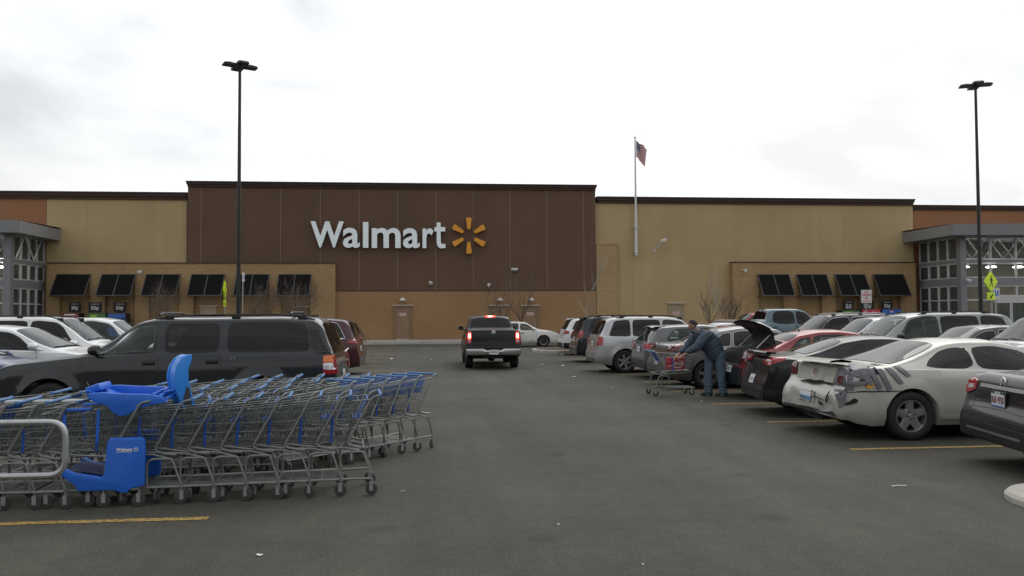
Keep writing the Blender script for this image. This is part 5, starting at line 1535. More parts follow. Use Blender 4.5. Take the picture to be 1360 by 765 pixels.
# ---- grey hatchback
HAT = [(0, .42), (0, .62), (.05, .68), (.08, .95), (.12, 1.02), (.42, 1.40), (.36, 1.44), (.9, 1.50), (1.7, 1.53), (2.1, 1.50), (2.9, 1.08), (3.0, 1.03), (3.8, .92), (4.1, .75), (4.18, .6), (4.2, .42)]
HAT[6] = (.50, 1.47)
P_grey2 = paint('paint_mid_grey', (0.105, 0.108, 0.112), .6, .3, .2)
def x_hatchlip(pm, x0=.30, z=0, wd=.5):
    def f(t, B, bv, body):
        q = MB(); rows = []
        zz = B.zt(x0 + .2)
        for i in range(13):
            y = lerp(-wd, wd, i / 12); dz = -.03 * (y / wd) ** 2
            rows.append([(x0 - .04, y, zz - .02 + dz), (x0 + .04, y, zz + .015 + dz), (x0 + .35, y, B.zt(x0 + .35) + .006 + dz * .8), (x0 + .2, y, zz - .05 + dz), (x0 - .04, y, zz - .02 + dz)])
        q.grid(rows, pm); q.build('roof_spoiler', t)
    return f
make_car('parked_car', 'mid-grey hatchback between the silver SUV and the grey saloon', 'car', (5.60, SY(4)), HR, Body(HAT, [(0, 1.04), (2.1, .98), (4.2, .9)], .885, [.78, 3.36], .315, tumble=.17, rear_t=(.4, .12)), P_grey2,
         [(.62, .86, 1.50, 1.50, M_glassg, .1), (1.58, 1.58, 2.85, 2.5, M_glassg, .08)], (2.12, 2.88), (.15, .40), doors=[(1.52, 2.8)], rglass=M_glassg,
         tails=[('B', [(.84, .80), (.54, .84), (.56, .98), (.80, 1.02)], M_red, .02), ('L', [(.05, .80), (.34, .92), (.30, .99), (.10, 1.01)], M_red, .02)],
         mirror=(2.6, .98, P_grey2), plate=(.82, .3, .15), extra=x_hatchlip(P_grey2, .36, 0, .52))

# ---- silver SUV, black van, white hatchback
P_sil = paint('paint_silver', (0.40, 0.405, 0.41), .55, .3, .2)
make_car('parked_suv', 'silver SUV with square red tail lamps between the blue-black van and grey hatchback', 'SUV', (4.78, SY(5)), HR, mk_suv(4.69, 1.74, .915, .355), P_sil,
         [(.42, .62, 1.10, 1.10, M_glassd), (1.18, 1.20, 2.05, 2.05, M_glassd), (2.13, 2.14, 3.35, 2.95, M_glassg)], (2.78, 3.52), (.17, .42), doors=[(1.15, 2.08), (2.11, 3.25)],
         tails=[('B', [(.86, .86), (.68, .86), (.70, 1.12), (.83, 1.13)], M_red, .022), ('L', [(.06, .86), (.22, .86), (.23, 1.12), (.10, 1.12)], M_red, .022), ('B', [(.82, .96), (.72, .96), (.72, 1.04), (.82, 1.04)], M_clear, .028)],
         mirror=(3.05, 1.1, P_sil), rails=(.7, 2.9, .055, M_black), plate=(.90, .3, .15), wstyle=(6, .045, .04))
P_blackv = paint('paint_blue_black', (0.016, 0.020, 0.026), .4, .28, .2)
make_car('parked_van', 'blue-black minivan with red tail lamp, beyond the silver SUV', 'minivan', (5.12, SY(7)), HR, mk_van(5.14, 1.76, .97, .34), P_blackv,
         [(.45, .62, 1.25, 1.25), (1.33, 1.33, 2.42, 2.42), (2.5, 2.5, 4.0, 3.5)], (3.38, 4.14), (.16, .38), doors=[(1.3, 2.45), (2.48, 3.75)],
         tails=[('B', [(.93, .92), (.66, .94), (.68, 1.20), (.88, 1.20)], M_red, .022), ('L', [(.05, .92), (.25, .95), (.24, 1.2), (.10, 1.2)], M_red, .022), ('B', [(.90, .88), (.78, .88), (.78, .93), (.90, .93)], M_clear, .024)],
         mirror=(3.7, 1.08, P_blackv), rails=(.7, 3.2, .05, M_black), plate=(.88, .3, .15), rglass=M_glassg, extra=x_hatchlip(P_blackv, .28, 0, .6))
P_white = paint('paint_white', (0.66, 0.67, 0.67), .0, .35, .18)
make_car('parked_suv', 'white SUV rear peeking out beyond the blue-black minivan, farthest of the right row', 'SUV', (5.45, SY(9)), HR, mk_suv(4.4, 1.66, .90, .34), P_white,
         [(.42, .62, 1.05, 1.05), (1.12, 1.14, 1.95, 1.95), (2.03, 2.04, 3.1, 2.75)], (2.6, 3.3), (.17, .42), doors=[(1.1, 1.95), (2.0, 3.05)],
         tails=[('B', [(.86, .94), (.60, .96), (.62, 1.10), (.82, 1.12)], M_red, .022), ('L', [(.05, .94), (.3, .98), (.26, 1.1), (.10, 1.1)], M_red, .022)],
         mirror=(2.8, 1.05, P_white), plate=(.88, .3, .15), lower=(M_black, .56), extra=x_hatchlip(P_white, .32, 0, .55))

# ---- second row on the right, noses towards the aisle unless backed in
P_van2 = paint('paint_warm_silver', (0.25, 0.26, 0.255), .5, .32, .25)
W3 = [(.45, .62, 1.30, 1.30, M_glassd), (1.38, 1.38, 2.52, 2.52, M_glassd), (2.6, 2.6, 4.05, 3.5, M_glassg)]
make_car('parked_van', 'long silver minivan with roof rails, nose to the left, before the right entrance', 'minivan', (16.75, SY(4)), HL, mk_van(5.2, 1.82, .96, .335), P_van2, W3,
         (3.42, 4.22), (.16, .38), doors=[(1.3, 2.5), (2.55, 3.8)], heads=[('F', [(-.85, .68), (-.50, .66), (-.50, .80), (-.80, .84)], M_clear), ('L', [(4.75, .70), (5.0, .68), (4.98, .82), (4.7, .86)], M_clear)],
         mirror=(3.85, 1.10, mat('mirror_black', (.02, .02, .02), .4)), rails=(.9, 3.1, .055, M_black), tails=[('B', [(.93, .92), (.72, .94), (.72, 1.2), (.88, 1.2)], M_red, .022)])
P_ds = paint('paint_charcoal', (0.05, 0.047, 0.05), .5, .3, .2)
make_car('parked_car', 'dark charcoal saloon, only its roof and windscreen showing before the silver minivan', 'car', (16.5, SY(3)), HL, mk_sedan(4.85, 1.49, .91, .32), P_ds,
         [(1.0, 1.45, 1.6, 1.66), (1.68, 1.72, 2.45, 2.48), (2.54, 2.56, 3.5, 3.25)], (2.85, 3.6), (.74, 1.42), doors=[(1.55, 2.5), (2.52, 3.5)], heads=[('F', [(-.82, .64), (-.50, .62), (-.50, .74), (-.78, .78)], M_clear)],
         mirror=(3.3, .96, P_ds), antenna=(1.9, 0), winframe=M_chromed)
P_ssv = paint('paint_pale_silver', (0.36, 0.355, 0.36), .45, .3, .2)
make_car('parked_suv', 'pale silver SUV with its bonnet and windscreen showing above the duct-taped coupe', 'SUV', (16.35, SY(2)), HL, mk_suv(4.75, 1.76, .92, .36), P_ssv,
         [(.45, .62, 1.1, 1.1), (1.18, 1.2, 2.05, 2.05), (2.13, 2.14, 3.35, 2.95)], (2.78, 3.55), (.17, .42), doors=[(1.15, 2.08), (2.11, 3.25)], heads=[('F', [(-.84, .82), (-.55, .80), (-.55, .93), (-.80, .96)], M_clear)],
         mirror=(3.05, 1.1, P_ssv))
P_wh2 = paint('paint_off_white', (0.58, 0.59, 0.60), .1, .32, .2)
make_car('parked_suv', 'white and silver crossover, nose left, just left of the long silver minivan', 'SUV', (16.6, SY(5)), HL, mk_suv(4.65, 1.68, .92, .35), P_wh2,
         [(.45, .62, 1.1, 1.1), (1.18, 1.2, 2.05, 2.05), (2.13, 2.14, 3.35, 2.95)], (2.72, 3.5), (.17, .42), doors=[(1.15, 2.08), (2.11, 3.25)], heads=[('F', [(-.84, .80), (-.55, .78), (-.55, .90), (-.80, .93)], M_clear)],
         mirror=(3.0, 1.08, P_black))
P_ds2 = paint('paint_dark_bronze', (0.035, 0.033, 0.036), .5, .3, .2)
make_car('parked_suv', 'dark SUV with bright roof rails, nose left, beyond the white crossover', 'SUV', (16.7, SY(6)), HL, mk_suv(5.0, 1.79, .95, .37), P_ds2,
         [(.45, .62, 1.2, 1.2), (1.28, 1.3, 2.2, 2.2), (2.28, 2.29, 3.6, 3.15)], (2.95, 3.78), (.17, .42), doors=[(1.25, 2.22), (2.25, 3.45)], heads=[('F', [(-.86, .84), (-.55, .82), (-.55, .95), (-.82, .98)], M_clear)],
         mirror=(3.3, 1.12, P_ds2), rails=(.6, 3.0, .05, M_chromed), winframe=M_chrome)
make_car('parked_car', 'white hatchback backed in, seen between the man and the open boot', 'car', (10.2, SY(7)), HR, Body(scl(HAT, 4.45, 1.52), [(0, 1.04), (2.1, .98), (4.45, .9)], .90, [.85, 3.5], .32, tumble=.17), P_white,
         [(.62, .86, 1.3, 1.3), (1.38, 1.40, 2.1, 2.1), (2.18, 2.18, 3.1, 2.7)], (2.25, 3.05), (.15, .40), doors=[(1.3, 2.12), (2.15, 3.0)],
         tails=[('B', [(.84, .90), (.70, .90), (.62, 1.34), (.72, 1.36)], M_red, .022), ('L', [(.10, .92), (.26, .95), (.46, 1.34), (.30, 1.34)], M_red, .022)],
         mirror=(2.7, 1.0, P_white), antenna=(1.2, 0), plate=(.82, .3, .15))
P_teal = paint('paint_dusty_blue', (0.095, 0.145, 0.170), .35, .35, .25)
PK = [(0, .5), (0, .70), (.04, .74), (.07, 1.28), (.11, 1.32), (1.52, 1.33), (1.60, 1.36), (1.75, 1.70), (1.88, 1.77), (2.95, 1.775), (3.28, 1.70), (3.92, 1.24), (4.05, 1.19), (4.9, 1.09), (5.12, .94), (5.18, .68), (5.25, .62), (5.25, .5)]
def mk_pickup(L, H, W, wr, prof=PK): return Body(scl(prof, L, H), [(0, 1.22 * H / 1.775), (1.5, 1.22 * H / 1.775), (L, 1.06 * H / 1.775)], W, [1.15 * L / 5.25, 4.30 * L / 5.25], wr, sill=.36, tumble=.20, bump_z=.48, gap=.06, flare=.02, rear_t=(.12, .03), hoodq=.8)
make_car('parked_pickup', 'dusty blue pickup with tinted cab windows, backed in beside the red SUV', 'pickup truck', (11.9, SY(8)), HR, mk_pickup(5.6, 2.02, .96, .39), P_teal,
         [(1.98, 2.08, 2.95, 2.95, M_glassd, .14), (3.05, 3.05, 4.1, 3.65, M_glassd, .08)], (3.2, 4.15), (1.72, 1.9), doors=[(1.95, 2.98), (3.0, 4.1)], mirror=(3.85, 1.28, M_black), plate=(.65, .3, .15), tails=[('B', [(.95, 1.0), (.80, 1.0), (.80, 1.38), (.93, 1.4)], M_red, .02)],
         extra=lambda t, B, bv, body: (lambda q: (q.cbox((1.93, 0, B.zt(1.93) - .0), (.05, .22, .05), M_redd), q.build('high_brake_lamp', t)))(MB()))
P_red2 = paint('paint_brick_red', (0.26, 0.03, 0.03), .3, .32, .2)
make_car('parked_suv', 'red SUV with a grey windscreen, left of the dusty blue pickup', 'SUV', (17.0, SY(9)), HL, mk_suv(4.75, 1.88, .92, .38), P_red2,
         [(.45, .62, 1.1, 1.1), (1.18, 1.2, 2.05, 2.05), (2.13, 2.14, 3.35, 2.95)], (2.78, 3.55), (.17, .42), doors=[(1.15, 2.08), (2.11, 3.25)], mirror=(3.05, 1.15, P_red2), wglass=M_glassg)
P_gsd = paint('paint_far_grey', (0.22, 0.225, 0.23), .4, .3, .2)
make_car('parked_car', 'silver car behind the grey saloon, its pale roof left of the red SUV', 'car', (10.9, SY(8) + .1), HR, mk_sedan(4.6, 1.46, .88, .31), P_gsd,
         [(1.0, 1.45, 1.5, 1.56), (1.58, 1.62, 2.3, 2.33), (2.4, 2.42, 3.3, 3.05)], (2.72, 3.45), (.7, 1.34), doors=[(1.5, 2.35), (2.4, 3.3)], mirror=(3.1, .96, P_gsd)) if False else None

# ---- left-hand rows
P_sub = paint('paint_slate', (0.012, 0.015, 0.018), .3, .3, .2, .8)
SUB = [(0, .5), (0, .68), (.06, .72), (.08, 1.0), (.11, 1.16), (.30, 1.66), (.42, 1.78), (1.0, 1.81), (3.0, 1.80), (3.25, 1.745), (3.95, 1.27), (4.05, 1.22), (5.15, 1.08), (5.40, .98), (5.49, .72), (5.57, .64), (5.57, .5)]
def x_sub(t, B, bv, body):
    # louvred rear pillar on both sides
    for sgn in (1, -1):
        q = MB(); patch(q, bv, [(.14, 1.20), (.42, 1.19), (.58, 1.62), (.36, 1.62)], 'L', .010, M_black, 6, 8, .05)
        if sgn < 0: q.v = [(x, -y, z) for x, y, z in q.v]
        pn = q.build('rear_pillar', t)
        q = MB()
        for i in range(13):
            z = 1.22 + i * .03; xo = (z - 1.2) / .42; p = B.side(lerp(.24, .46, xo), min(1, max(0, (z - B.zs(.3)) / .52))); q.cbox((p.x, p.y + .012, z), (.14, .016, .013), M_dark)
        if sgn < 0: q.v = [(x, -y, z) for x, y, z in q.v]
        q.build('louvre', pn, kind='stuff')
        q = MB(); patch(q, bv, [(.20, .985), (5.3, .96), (5.3, .975), (.20, 1.0)], 'L', .004, P_sub, 40, 1, skirt=.002)
        patch(q, bv, [(1.75, .62), (3.95, .60), (3.95, .68), (1.75, .70)], 'L', .018, M_black, 20, 2)
        patch(q, bv, [(.1, .56), (.72, .56), (.72, .66), (.1, .68)], 'L', .016, M_black, 6, 2)
        if sgn < 0: q.v = [(x, -y, z) for x, y, z in q.v]
        q.build('side_moulding', t)
        q = MB(); q.cbox((3.0, sgn * (B.W + .05), .40), (2.3, .14, .05), M_black, ch=.015); q.build('running_board', t)
    for x in (.85, 2.95):
        z = B.zt(x); q = MB(); q.tube([(x, -.66, z + .03), (x, -.50, z + .06), (x, .50, z + .06), (x, .66, z + .03)], .020, M_black, 8); q.build('crossbar', t)
    mt = Matrix(((-1, 0, 0, 0), (0, 0, 1, 0), (0, 1, 0, 0), (0, 0, 0, 1)))
    p = B.side(1.86, .4)
    # small badge on the near rear door, facing the camera side (left-hand side of the car)
    y = B.ylow(2.02, 1.14); text_on('LT', .08, .03, M_chrome, Matrix.Translation((1.70, y + .008, 1.13)) @ mt, 'badge', t)
    # folded-down wiper/latch on the tailgate and rear bumper
    q = MB(); q.cbox((-.03, 0, .60), (.20, 1.80, .20), M_black, ch=.03); q.build('rear_bumper', t)
    q = MB(); q.tube([(.0, .35, 1.2), (-.07, .5, 1.25), (-.03, .62, 1.2)], .014, M_chromed, 6); q.build('tailgate_handle', t)
bodyS = Body(SUB, [(0, 1.20), (3, 1.19), (4.0, 1.17), (5.57, 1.0)], 1.0, [1.23, 4.52], .385, sill=.36, tumble=.16, bump_z=.48, gap=.075, flare=.022, rear_t=(.22, .07), front_t=(.6, .10))
make_car('parked_suv', 'long slate-grey SUV with roof rails behind the shopping trolleys', 'SUV', (-1.60, SY(1) - .05), HL, bodyS, P_sub,
         [(.50, .58, 1.80, 1.80, M_glassd, .05), (1.95, 1.95, 2.78, 2.78, M_glassd, .07), (2.93, 2.93, 4.0, 3.42, M_glassg, .06)], (3.28, 3.95), (.12, .34), doors=[(1.90, 2.84), (2.88, 4.02)],
         tails=[('L', [(.04, .86), (.28, .86), (.28, 1.16), (.10, 1.17)], M_red, .014), ('B', [(.96, .86), (.80, .86), (.80, 1.16), (.95, 1.17)], M_red, .016), ('L', [(.05, 1.05), (.27, 1.05), (.27, 1.155), (.11, 1.16)], M_amber, .022), ('L', [(.05, .93), (.27, .93), (.27, 1.04), (.06, 1.04)], M_clear, .022)],
         mirror=(3.80, 1.22, M_black), rails=(.45, 3.0, .055, M_black), extra=x_sub, wstyle=(5, .06, .05), tw=.25, rglass=M_glassd)
P_blue = paint('paint_navy', (0.022, 0.04, 0.12), .4, .3, .2)
make_car('parked_car', 'navy blue saloon, only its bonnet showing at the left edge', 'car', (-12.45, SY(2)), HR, mk_sedan(4.85, 1.47, .91, .32), P_blue,
         [(1.0, 1.45, 1.6, 1.66), (1.68, 1.72, 2.45, 2.48), (2.54, 2.56, 3.5, 3.25)], (2.85, 3.6), (.74, 1.42), doors=[(1.55, 2.5), (2.52, 3.5)], heads=[('F', [(.82, .64), (.50, .62), (.50, .74), (.78, .78)], M_clear), ('L', [(4.4, .66), (4.7, .62), (4.68, .76), (4.3, .80)], M_clear)], mirror=(3.3, .96, P_blue))
make_car('parked_car', 'white crossover with a white door mirror, nose right, nearest white vehicle at the left edge', 'car', (-12.35, SY(3)), HR,
         mk_suv(4.75, 1.63, .94, .35, prof=[(0, .45), (0, .66), (.06, .72), (.09, 1.0), (.13, 1.10), (.55, 1.45), (.8, 1.55), (1.5, 1.62), (2.2, 1.63), (2.75, 1.57), (3.68, 1.12), (3.8, 1.07), (4.4, .97), (4.6, .84), (4.7, .68), (4.75, .6), (4.75, .45)]), P_white,
         [(.75, 1.0, 1.3, 1.35), (1.38, 1.42, 2.2, 2.2), (2.28, 2.29, 3.6, 3.0)], (2.8, 3.7), (.17, .52), doors=[(1.3, 2.22), (2.25, 3.4)], heads=[('F', [(.86, .78), (.55, .76), (.55, .87), (.80, .90)], M_clear), ('L', [(4.2, .84), (4.6, .76), (4.55, .86), (4.1, .92)], M_clear)], mirror=(3.35, 1.1, P_white), wglass=M_glassg)
make_car('parked_suv', 'white SUV with black roof rails between the white crossover and the farther white van', 'SUV', (-12.6, SY(4)), HR, mk_suv(4.75, 1.82, .93, .37), P_white,
         [(.45, .62, 1.1, 1.1), (1.18, 1.2, 2.05, 2.05), (2.13, 2.14, 3.35, 2.95)], (2.78, 3.55), (.17, .42), doors=[(1.15, 2.08), (2.11, 3.25)], heads=[('F', [(.84, .82), (.55, .80), (.55, .93), (.80, .96)], M_clear)], mirror=(3.05, 1.15, M_black), rails=(.6, 3.0, .06, M_black))
make_car('parked_van', 'white minivan with dark side windows, farthest white vehicle on the left', 'minivan', (-12.95, SY(5)), HR, mk_van(5.1, 1.80, .96, .34), P_white, W3,
         (3.38, 4.16), (.16, .38), doors=[(1.3, 2.5), (2.55, 3.8)], mirror=(3.8, 1.1, P_white), antenna=(3.0, .3))
P_mar = paint('paint_maroon', (0.055, 0.014, 0.022), .45, .3, .2)
make_car('parked_van', 'maroon minivan with a chrome-framed rear side window behind the long slate SUV', 'minivan', (-2.35, SY(5)), HL, mk_van(5.15, 1.74, 1.0, .35), P_mar,
         [(.42, .68, 1.35, 1.35, M_glassd, .05), (1.43, 1.43, 2.52, 2.52), (2.6, 2.6, 4.05, 3.5)], (3.38, 4.18), (.16, .38), doors=[(1.3, 2.5), (2.55, 3.8)],
         tails=[('L', [(.05, .98), (.40, 1.0), (.24, 1.10), (.10, 1.12)], M_red, .02), ('B', [(.96, .98), (.62, .99), (.62, 1.10), (.90, 1.12)], M_red, .02), ('L', [(.10, 1.06), (.2, 1.06), (.2, 1.1), (.12, 1.1)], M_clear, .026)], mirror=(3.8, 1.1, P_mar), winframe=M_chrome, rglass=M_glassd)
P_far = paint('paint_far_slate', (0.06, 0.062, 0.068), .4, .3, .2)
make_car('parked_suv', 'dark grey SUV just showing behind the maroon minivan', 'SUV', (-2.75, SY(7)), HL, mk_suv(4.7, 1.66, .92, .35), P_far,
         [(.45, .62, 1.1, 1.1), (1.18, 1.2, 2.05, 2.05), (2.13, 2.14, 3.35, 2.95)], (2.78, 3.5), (.17, .42), tails=[('L', [(.06, .86), (.22, .86), (.23, 1.12), (.10, 1.12)], M_red, .022)], mirror=(3.05, 1.1, P_far))

# ---- vehicles under way
P_blk2 = paint('paint_black_truck', (0.004, 0.004, 0.005), .1, .28, .06, .3)
def x_truck(t, B, bv, body):
    q = MB(); patch(q, bv, [(.20, -.72), (.20, .72), (1.50, .72), (1.50, -.72)], 'T', .012, M_black, 6, 8); q.build('bed_cover', t)
    # tailgate
    q = MB(); patch(q, bv, [(.70, .80), (-.70, .80), (-.70, 1.28), (.70, 1.28)], 'B', .012, P_blk2, 14, 6)
    patch(q, bv, [(.708, .79), (-.708, .79), (-.708, 1.288), (.708, 1.288)], 'B', .006, M_under, 14, 6); tg = q.build('tailgate', t)
    q = MB(); patch(q, bv, [(.72, 1.29), (-.72, 1.29), (-.72, 1.34), (.72, 1.34)], 'B', .02, M_black, 14, 2); q.build('tailgate_cap', tg)
    q = MB(); patch(q, bv, [(.15, 1.07), (-.15, 1.07), (-.14, 1.17), (.14, 1.17)], 'B', .018, M_black, 4, 3, .1); q.build('handle', tg)
    h = bv.ray_cast(Vector((-3, 0, 1.22)), Vector((1, 0, 0)))[0]
    q = MB(); q.tube([(h.x - .025, .055 * math.cos(a), 1.225 + .048 * math.sin(a)) for a in [2 * PI * i / 20 for i in range(20)]], .012, M_chrome, 6, closed=True); q.box(h.x - .035, h.x - .015, -.07, .07, 1.213, 1.237, M_chrome); q.build('badge', tg)
    mt = Matrix(((0, 0, -1, 0), (-1, 0, 0, 0), (0, 1, 0, 0), (0, 0, 0, 1)))
    text_on('FRONTIER', .34, .045, M_chrome, Matrix.Translation((h.x - .016, .50, .86)) @ mt, 'lettering', tg, offset=.02)
    text_on('SV', .10, .045, M_chromed, Matrix.Translation((h.x - .016, -.44, .875)) @ mt, 'lettering', tg)
    q = MB(); q.lathe([(0, -.002), (.05, -.002), (.05, .002), (0, .002)], M_chromed, (h.x - .016, -.58, .93), 8, 'X'); q.box(h.x - .017, h.x - .013, -.645, -.515, .85, .895, M_chromed); q.build('sticker', tg)
    # chrome bumper with plate
    q = MB(); rows = []
    for i in range(17):
        y = lerp(-.90, .90, i / 16); b = .10 * (abs(y) / .9) ** 4; dz = .06 if abs(y) < .28 else 0
        rows.append([(.02 + b, y, .46), (-.10 + b, y, .50), (-.13 + b, y, .60), (-.11 + b, y, .69 - dz), (-.02 + b, y, .71 - dz), (.10, y, .70 - dz)])
    q.grid(rows, M_chromed); bp = q.build('bumper', t)
    q = MB(); q.box(-.05, .1, -.88, .88, .712, .725, M_black); q.build('bumper_step', bp)
    q = MB(); q.box(-.142, -.136, -.155, .155, .505, .66, M_plate); q.box(-.144, -.1415, -.12, .12, .56, .61, mat('plate_grey', (.38, .30, .33), .5)); q.build('licence_plate', t)
    q = MB(); q.tube([(.0, -.35, .43), (-.02, 0, .40), (.0, .35, .43)], .035, M_under, 8); q.cbox((-.02, 0, .40), (.12, .1, .1), M_under); q.build('tow_bar', t)
    q = MB(); q.tube([(1.2, -.7, .36), (1.2, .7, .36)], .06, M_under, 8); q.lathe([(0, -.14), (.14, -.1), (.16, 0), (.14, .1), (0, .14)], M_under, (1.2, 0, .37), 14, 'Y'); q.build('rear_axle', t)
    # lit lamps
    for sgn in (1, -1):
        q = MB(); patch(q, bv, [(.88, .86), (.725, .86), (.725, 1.26), (.86, 1.27)], 'B', .02, M_red, 4, 8, .08); patch(q, bv, [(.04, .86), (.16, .86), (.16, 1.26), (.07, 1.26)], 'L', .018, M_red, 3, 6, .08)
        if sgn < 0: q.v = [(x, -y, z) for x, y, z in q.v]
        l_ = q.build('tail_lamp', t)
        q = MB(); patch(q, bv, [(.855, 1.0), (.745, 1.0), (.745, 1.225), (.84, 1.225)], 'B', .028, M_lit, 4, 6, .15)
        patch(q, bv, [(.835, 1.05), (.765, 1.05), (.765, 1.19), (.83, 1.19)], 'B', .034, M_litw, 4, 4, .2); patch(q, bv, [(.84, .92), (.77, .92), (.77, .965), (.84, .965)], 'B', .03, M_clear, 3, 3, .2)
        if sgn < 0: q.v = [(x, -y, z) for x, y, z in q.v]
        q.build('bulb', l_)
    z = B.zt(1.85); q = MB(); q.cbox((1.80, 0, z + .0), (.07, .36, .05), M_lit, ch=.015); q.cbox((1.775, 0, z), (.05, .18, .035), M_litw, ch=.01); q.build('high_brake_lamp', t)
    q = MB()
    for y in (.25, -.25):
        for x0 in (1.64,): 
            q.tube([B.roof(1.60, y / .6) + Vector((-.01, 0, .01)), B.roof(1.74, y / .6) + Vector((-.01, 0, .01))], .010, M_trim, 5)
    q.build('window_divider', t)
Pp = G(654, 487)
make_car('pickup_truck', 'black pickup driving away with brake lamps lit in the middle of the aisle', 'pickup truck', (1.80, 26.6), PI / 2, mk_pickup(5.22, 1.78, .925, .375), P_blk2,
         [(1.98, 2.05, 2.85, 2.85), (2.93, 2.93, 3.85, 3.4)], (3.2, 3.95), (1.595, 1.775), doors=[(1.92, 2.88), (2.9, 3.85)], mirror=(3.55, 1.28, M_black), rearplate=False, extra=x_truck, tw=.26, wstyle=(6, .05, .045), rglass=M_glassd)
P_white2 = paint('paint_old_white', (0.60, 0.60, 0.56), .0, .4, .25)
make_car('white_car', 'old white saloon crossing behind the black pickup, dark front wheel showing', 'car', (2.15, 46.0), HR, mk_sedan(4.75, 1.44, .88, .32, tumble=.22), P_white2,
         [(1.0, 1.45, 1.5, 1.56, M_glassg), (1.58, 1.62, 2.3, 2.33, M_glassg), (2.42, 2.44, 3.4, 3.1, M_glassg)], (2.85, 3.5), (.74, 1.36), doors=[(1.5, 2.35), (2.4, 3.35)], heads=[('L', [(4.45, .62), (4.7, .60), (4.68, .72), (4.4, .74)], M_clear)], mirror=(3.15, .96, P_white2), wstyle=(0, 0, 0))
# ================================================================== SHOPPING TROLLEYS
def arc_path(pts, r=.04, n=4):
    """round the corners of a polyline"""
    pts = [Vector(p) for p in pts]; out = [pts[0]]
    for a, b, c in zip(pts[:-2], pts[1:-1], pts[2:]):
        d1 = (a - b); d2 = (c - b); l1 = min(r, d1.length * .45); l2 = min(r, d2.length * .45)
        p1 = b + d1.normalized() * l1; p2 = b + d2.normalized() * l2
        for i in range(n + 1):
            t = i / n; out.append(p1.lerp(b, t).lerp(b.lerp(p2, t), t))
    out.append(pts[-1]); return out
HRR, HFR = .285, .225       # half widths rear, front
def hw(x): return lerp(HRR, HFR, min(1, max(0, x / .95)))
def cart_meshes():
    f = MB()
    for s in (1, -1):
        def q(x, z, e=0.0): return (x, s * (hw(x) + e), z)
        f.tube(arc_path([(-.035, s * .22, .995), q(-.03, .995), q(.05, .98), q(.31, .51), q(.16, .475), q(.10, .475)], .05), .0125, M_cframe, 7)
        f.tube(arc_path([q(.31, .475, -.01), q(.18, .44), q(.14, .43), q(.05, .165), q(.96, .165), ], .045), .0115, M_cframe, 7)
        f.tube(arc_path([q(.37, .165), q(.37, .40), q(.33, .435), q(.16, .435)], .04), .0115, M_cframe, 7)
        f.tube([q(.96, .165), (.97, s * .14, .165)], .0115, M_cframe, 6)
        f.tube([q(.05, .165), q(.06, .10)], .012, M_cframe, 6)
        f.tube(arc_path([q(.30, .475, -.01), q(.62, .49, -.02), q(.9, .53, -.02)], .03), .010, M_cframe, 6)
    for x, z in ((.14, .47), (.36, .475), (.60, .488)): f.tube([(x, -hw(x), z), (x, hw(x), z)], .008, M_cframe, 6)
    f.tube([(.97, -.15, .165), (.97, .15, .165)], .0115, M_cframe, 6); f.tube([(.55, -.25, .165), (.55, .25, .165)], .008, M_cframe, 6)
    for i in range(7):
        y = -.18 + i * .06; f.tube([(.36, y * 1.1, .17), (.95, y * .9, .175)], .004, M_wire, 4, caps=False)
    frame = f.mesh('frame')
    b = MB()
    def top(x): return lerp(1.0, .90, x / .95)
    def bot(x): return lerp(.52, .56, (x - .2) / .7)
    XB0, XT0, XB1, XT1 = .30, .06, .88, .965
    def P3(s, u, v):
        x = lerp(lerp(XB0, XB1, u), lerp(XT0, XT1, u), v)
        z = lerp(lerp(.515, .555, u), lerp(.955, .88, u), v)
        y = lerp(hw(x) - .045, hw(x) - .008, v); return (x, s * y, z)
    for s in (1, -1):
        for i in range(23): b.tube([P3(s, i / 22, 0), P3(s, i / 22, .5), P3(s, i / 22, 1)], .0028, M_wire, 3, caps=False)
        for v, r in ((0, .005), (.16, .0035), (.34, .0035), (.56, .0035), (.78, .0035), (1, .0065)):
            b.tube([P3(s, i / 4, v) for i in range(5)], r, M_wire, 4, caps=False)
    for i in range(13):
        v = i / 12 * 2 - 1
        b.tube([(XB0, P3(1, 0, 0)[1] * v, .515), (XB1, P3(1, 1, 0)[1] * v, .555), (XT1, P3(1, 1, 1)[1] * v, .88)], .0028, M_wire, 3, caps=False)
        b.tube([(XB0 + .005, P3(1, 0, 0)[1] * v, .52), (XT0 + .13, P3(1, 0, 1)[1] * v * .95, .945)], .0028, M_wire, 3, caps=False)
    for k in range(6):
        u = k / 5; a = P3(1, u, 0); b.tube([(a[0], -a[1], a[2]), a], .0038, M_wire, 4, caps=False)
    for v in (.3, .6, 1.0): a = P3(1, 1, v); b.tube([(a[0], -a[1], a[2]), a], .0055 if v == 1 else .0035, M_wire, 4, caps=False)
    for v in (.35, .7, 1.0):
        x = lerp(XB0, XT0 + .13, v); z = lerp(.52, .945, v); y = lerp(.21, .255, v); b.tube([(x, -y, z), (x, y, z)], .004, M_wire, 4, caps=False)
    basket = b.mesh('basket')
    h = MB(); h.tube([(-.035, -.235, .995), (-.035, .235, .995)], .0145, M_blued, 8)
    for s in (1, -1): h.cbox((-.03, s * .262, .995), (.035, .045, .036), M_blued, ch=.01)
    handle = h.mesh('handle')
    c = MB(); rows = []
    for (x, z) in ((.10, .945), (.135, .89), (.17, .83), (.205, .77)): rows.append([(x, y, z) for y in (-.2, -.07, .07, .2)])
    c.grid(rows, M_cseat); c.cbox((.20, 0, .765), (.10, .38, .012), M_cseat); c.tube([(.10, -.2, .95), (.10, .2, .95)], .009, M_cseat, 6)
    seat = c.mesh('child_seat')
    g = MB()
    g.tube([(.46, hw(.46) - .035, .53), (.445, hw(.46) - .022, .84)], .013, mat('guard_blue', (0.012, 0.075, 0.36), .5), 5)
    guard = g.mesh('corner_guard')
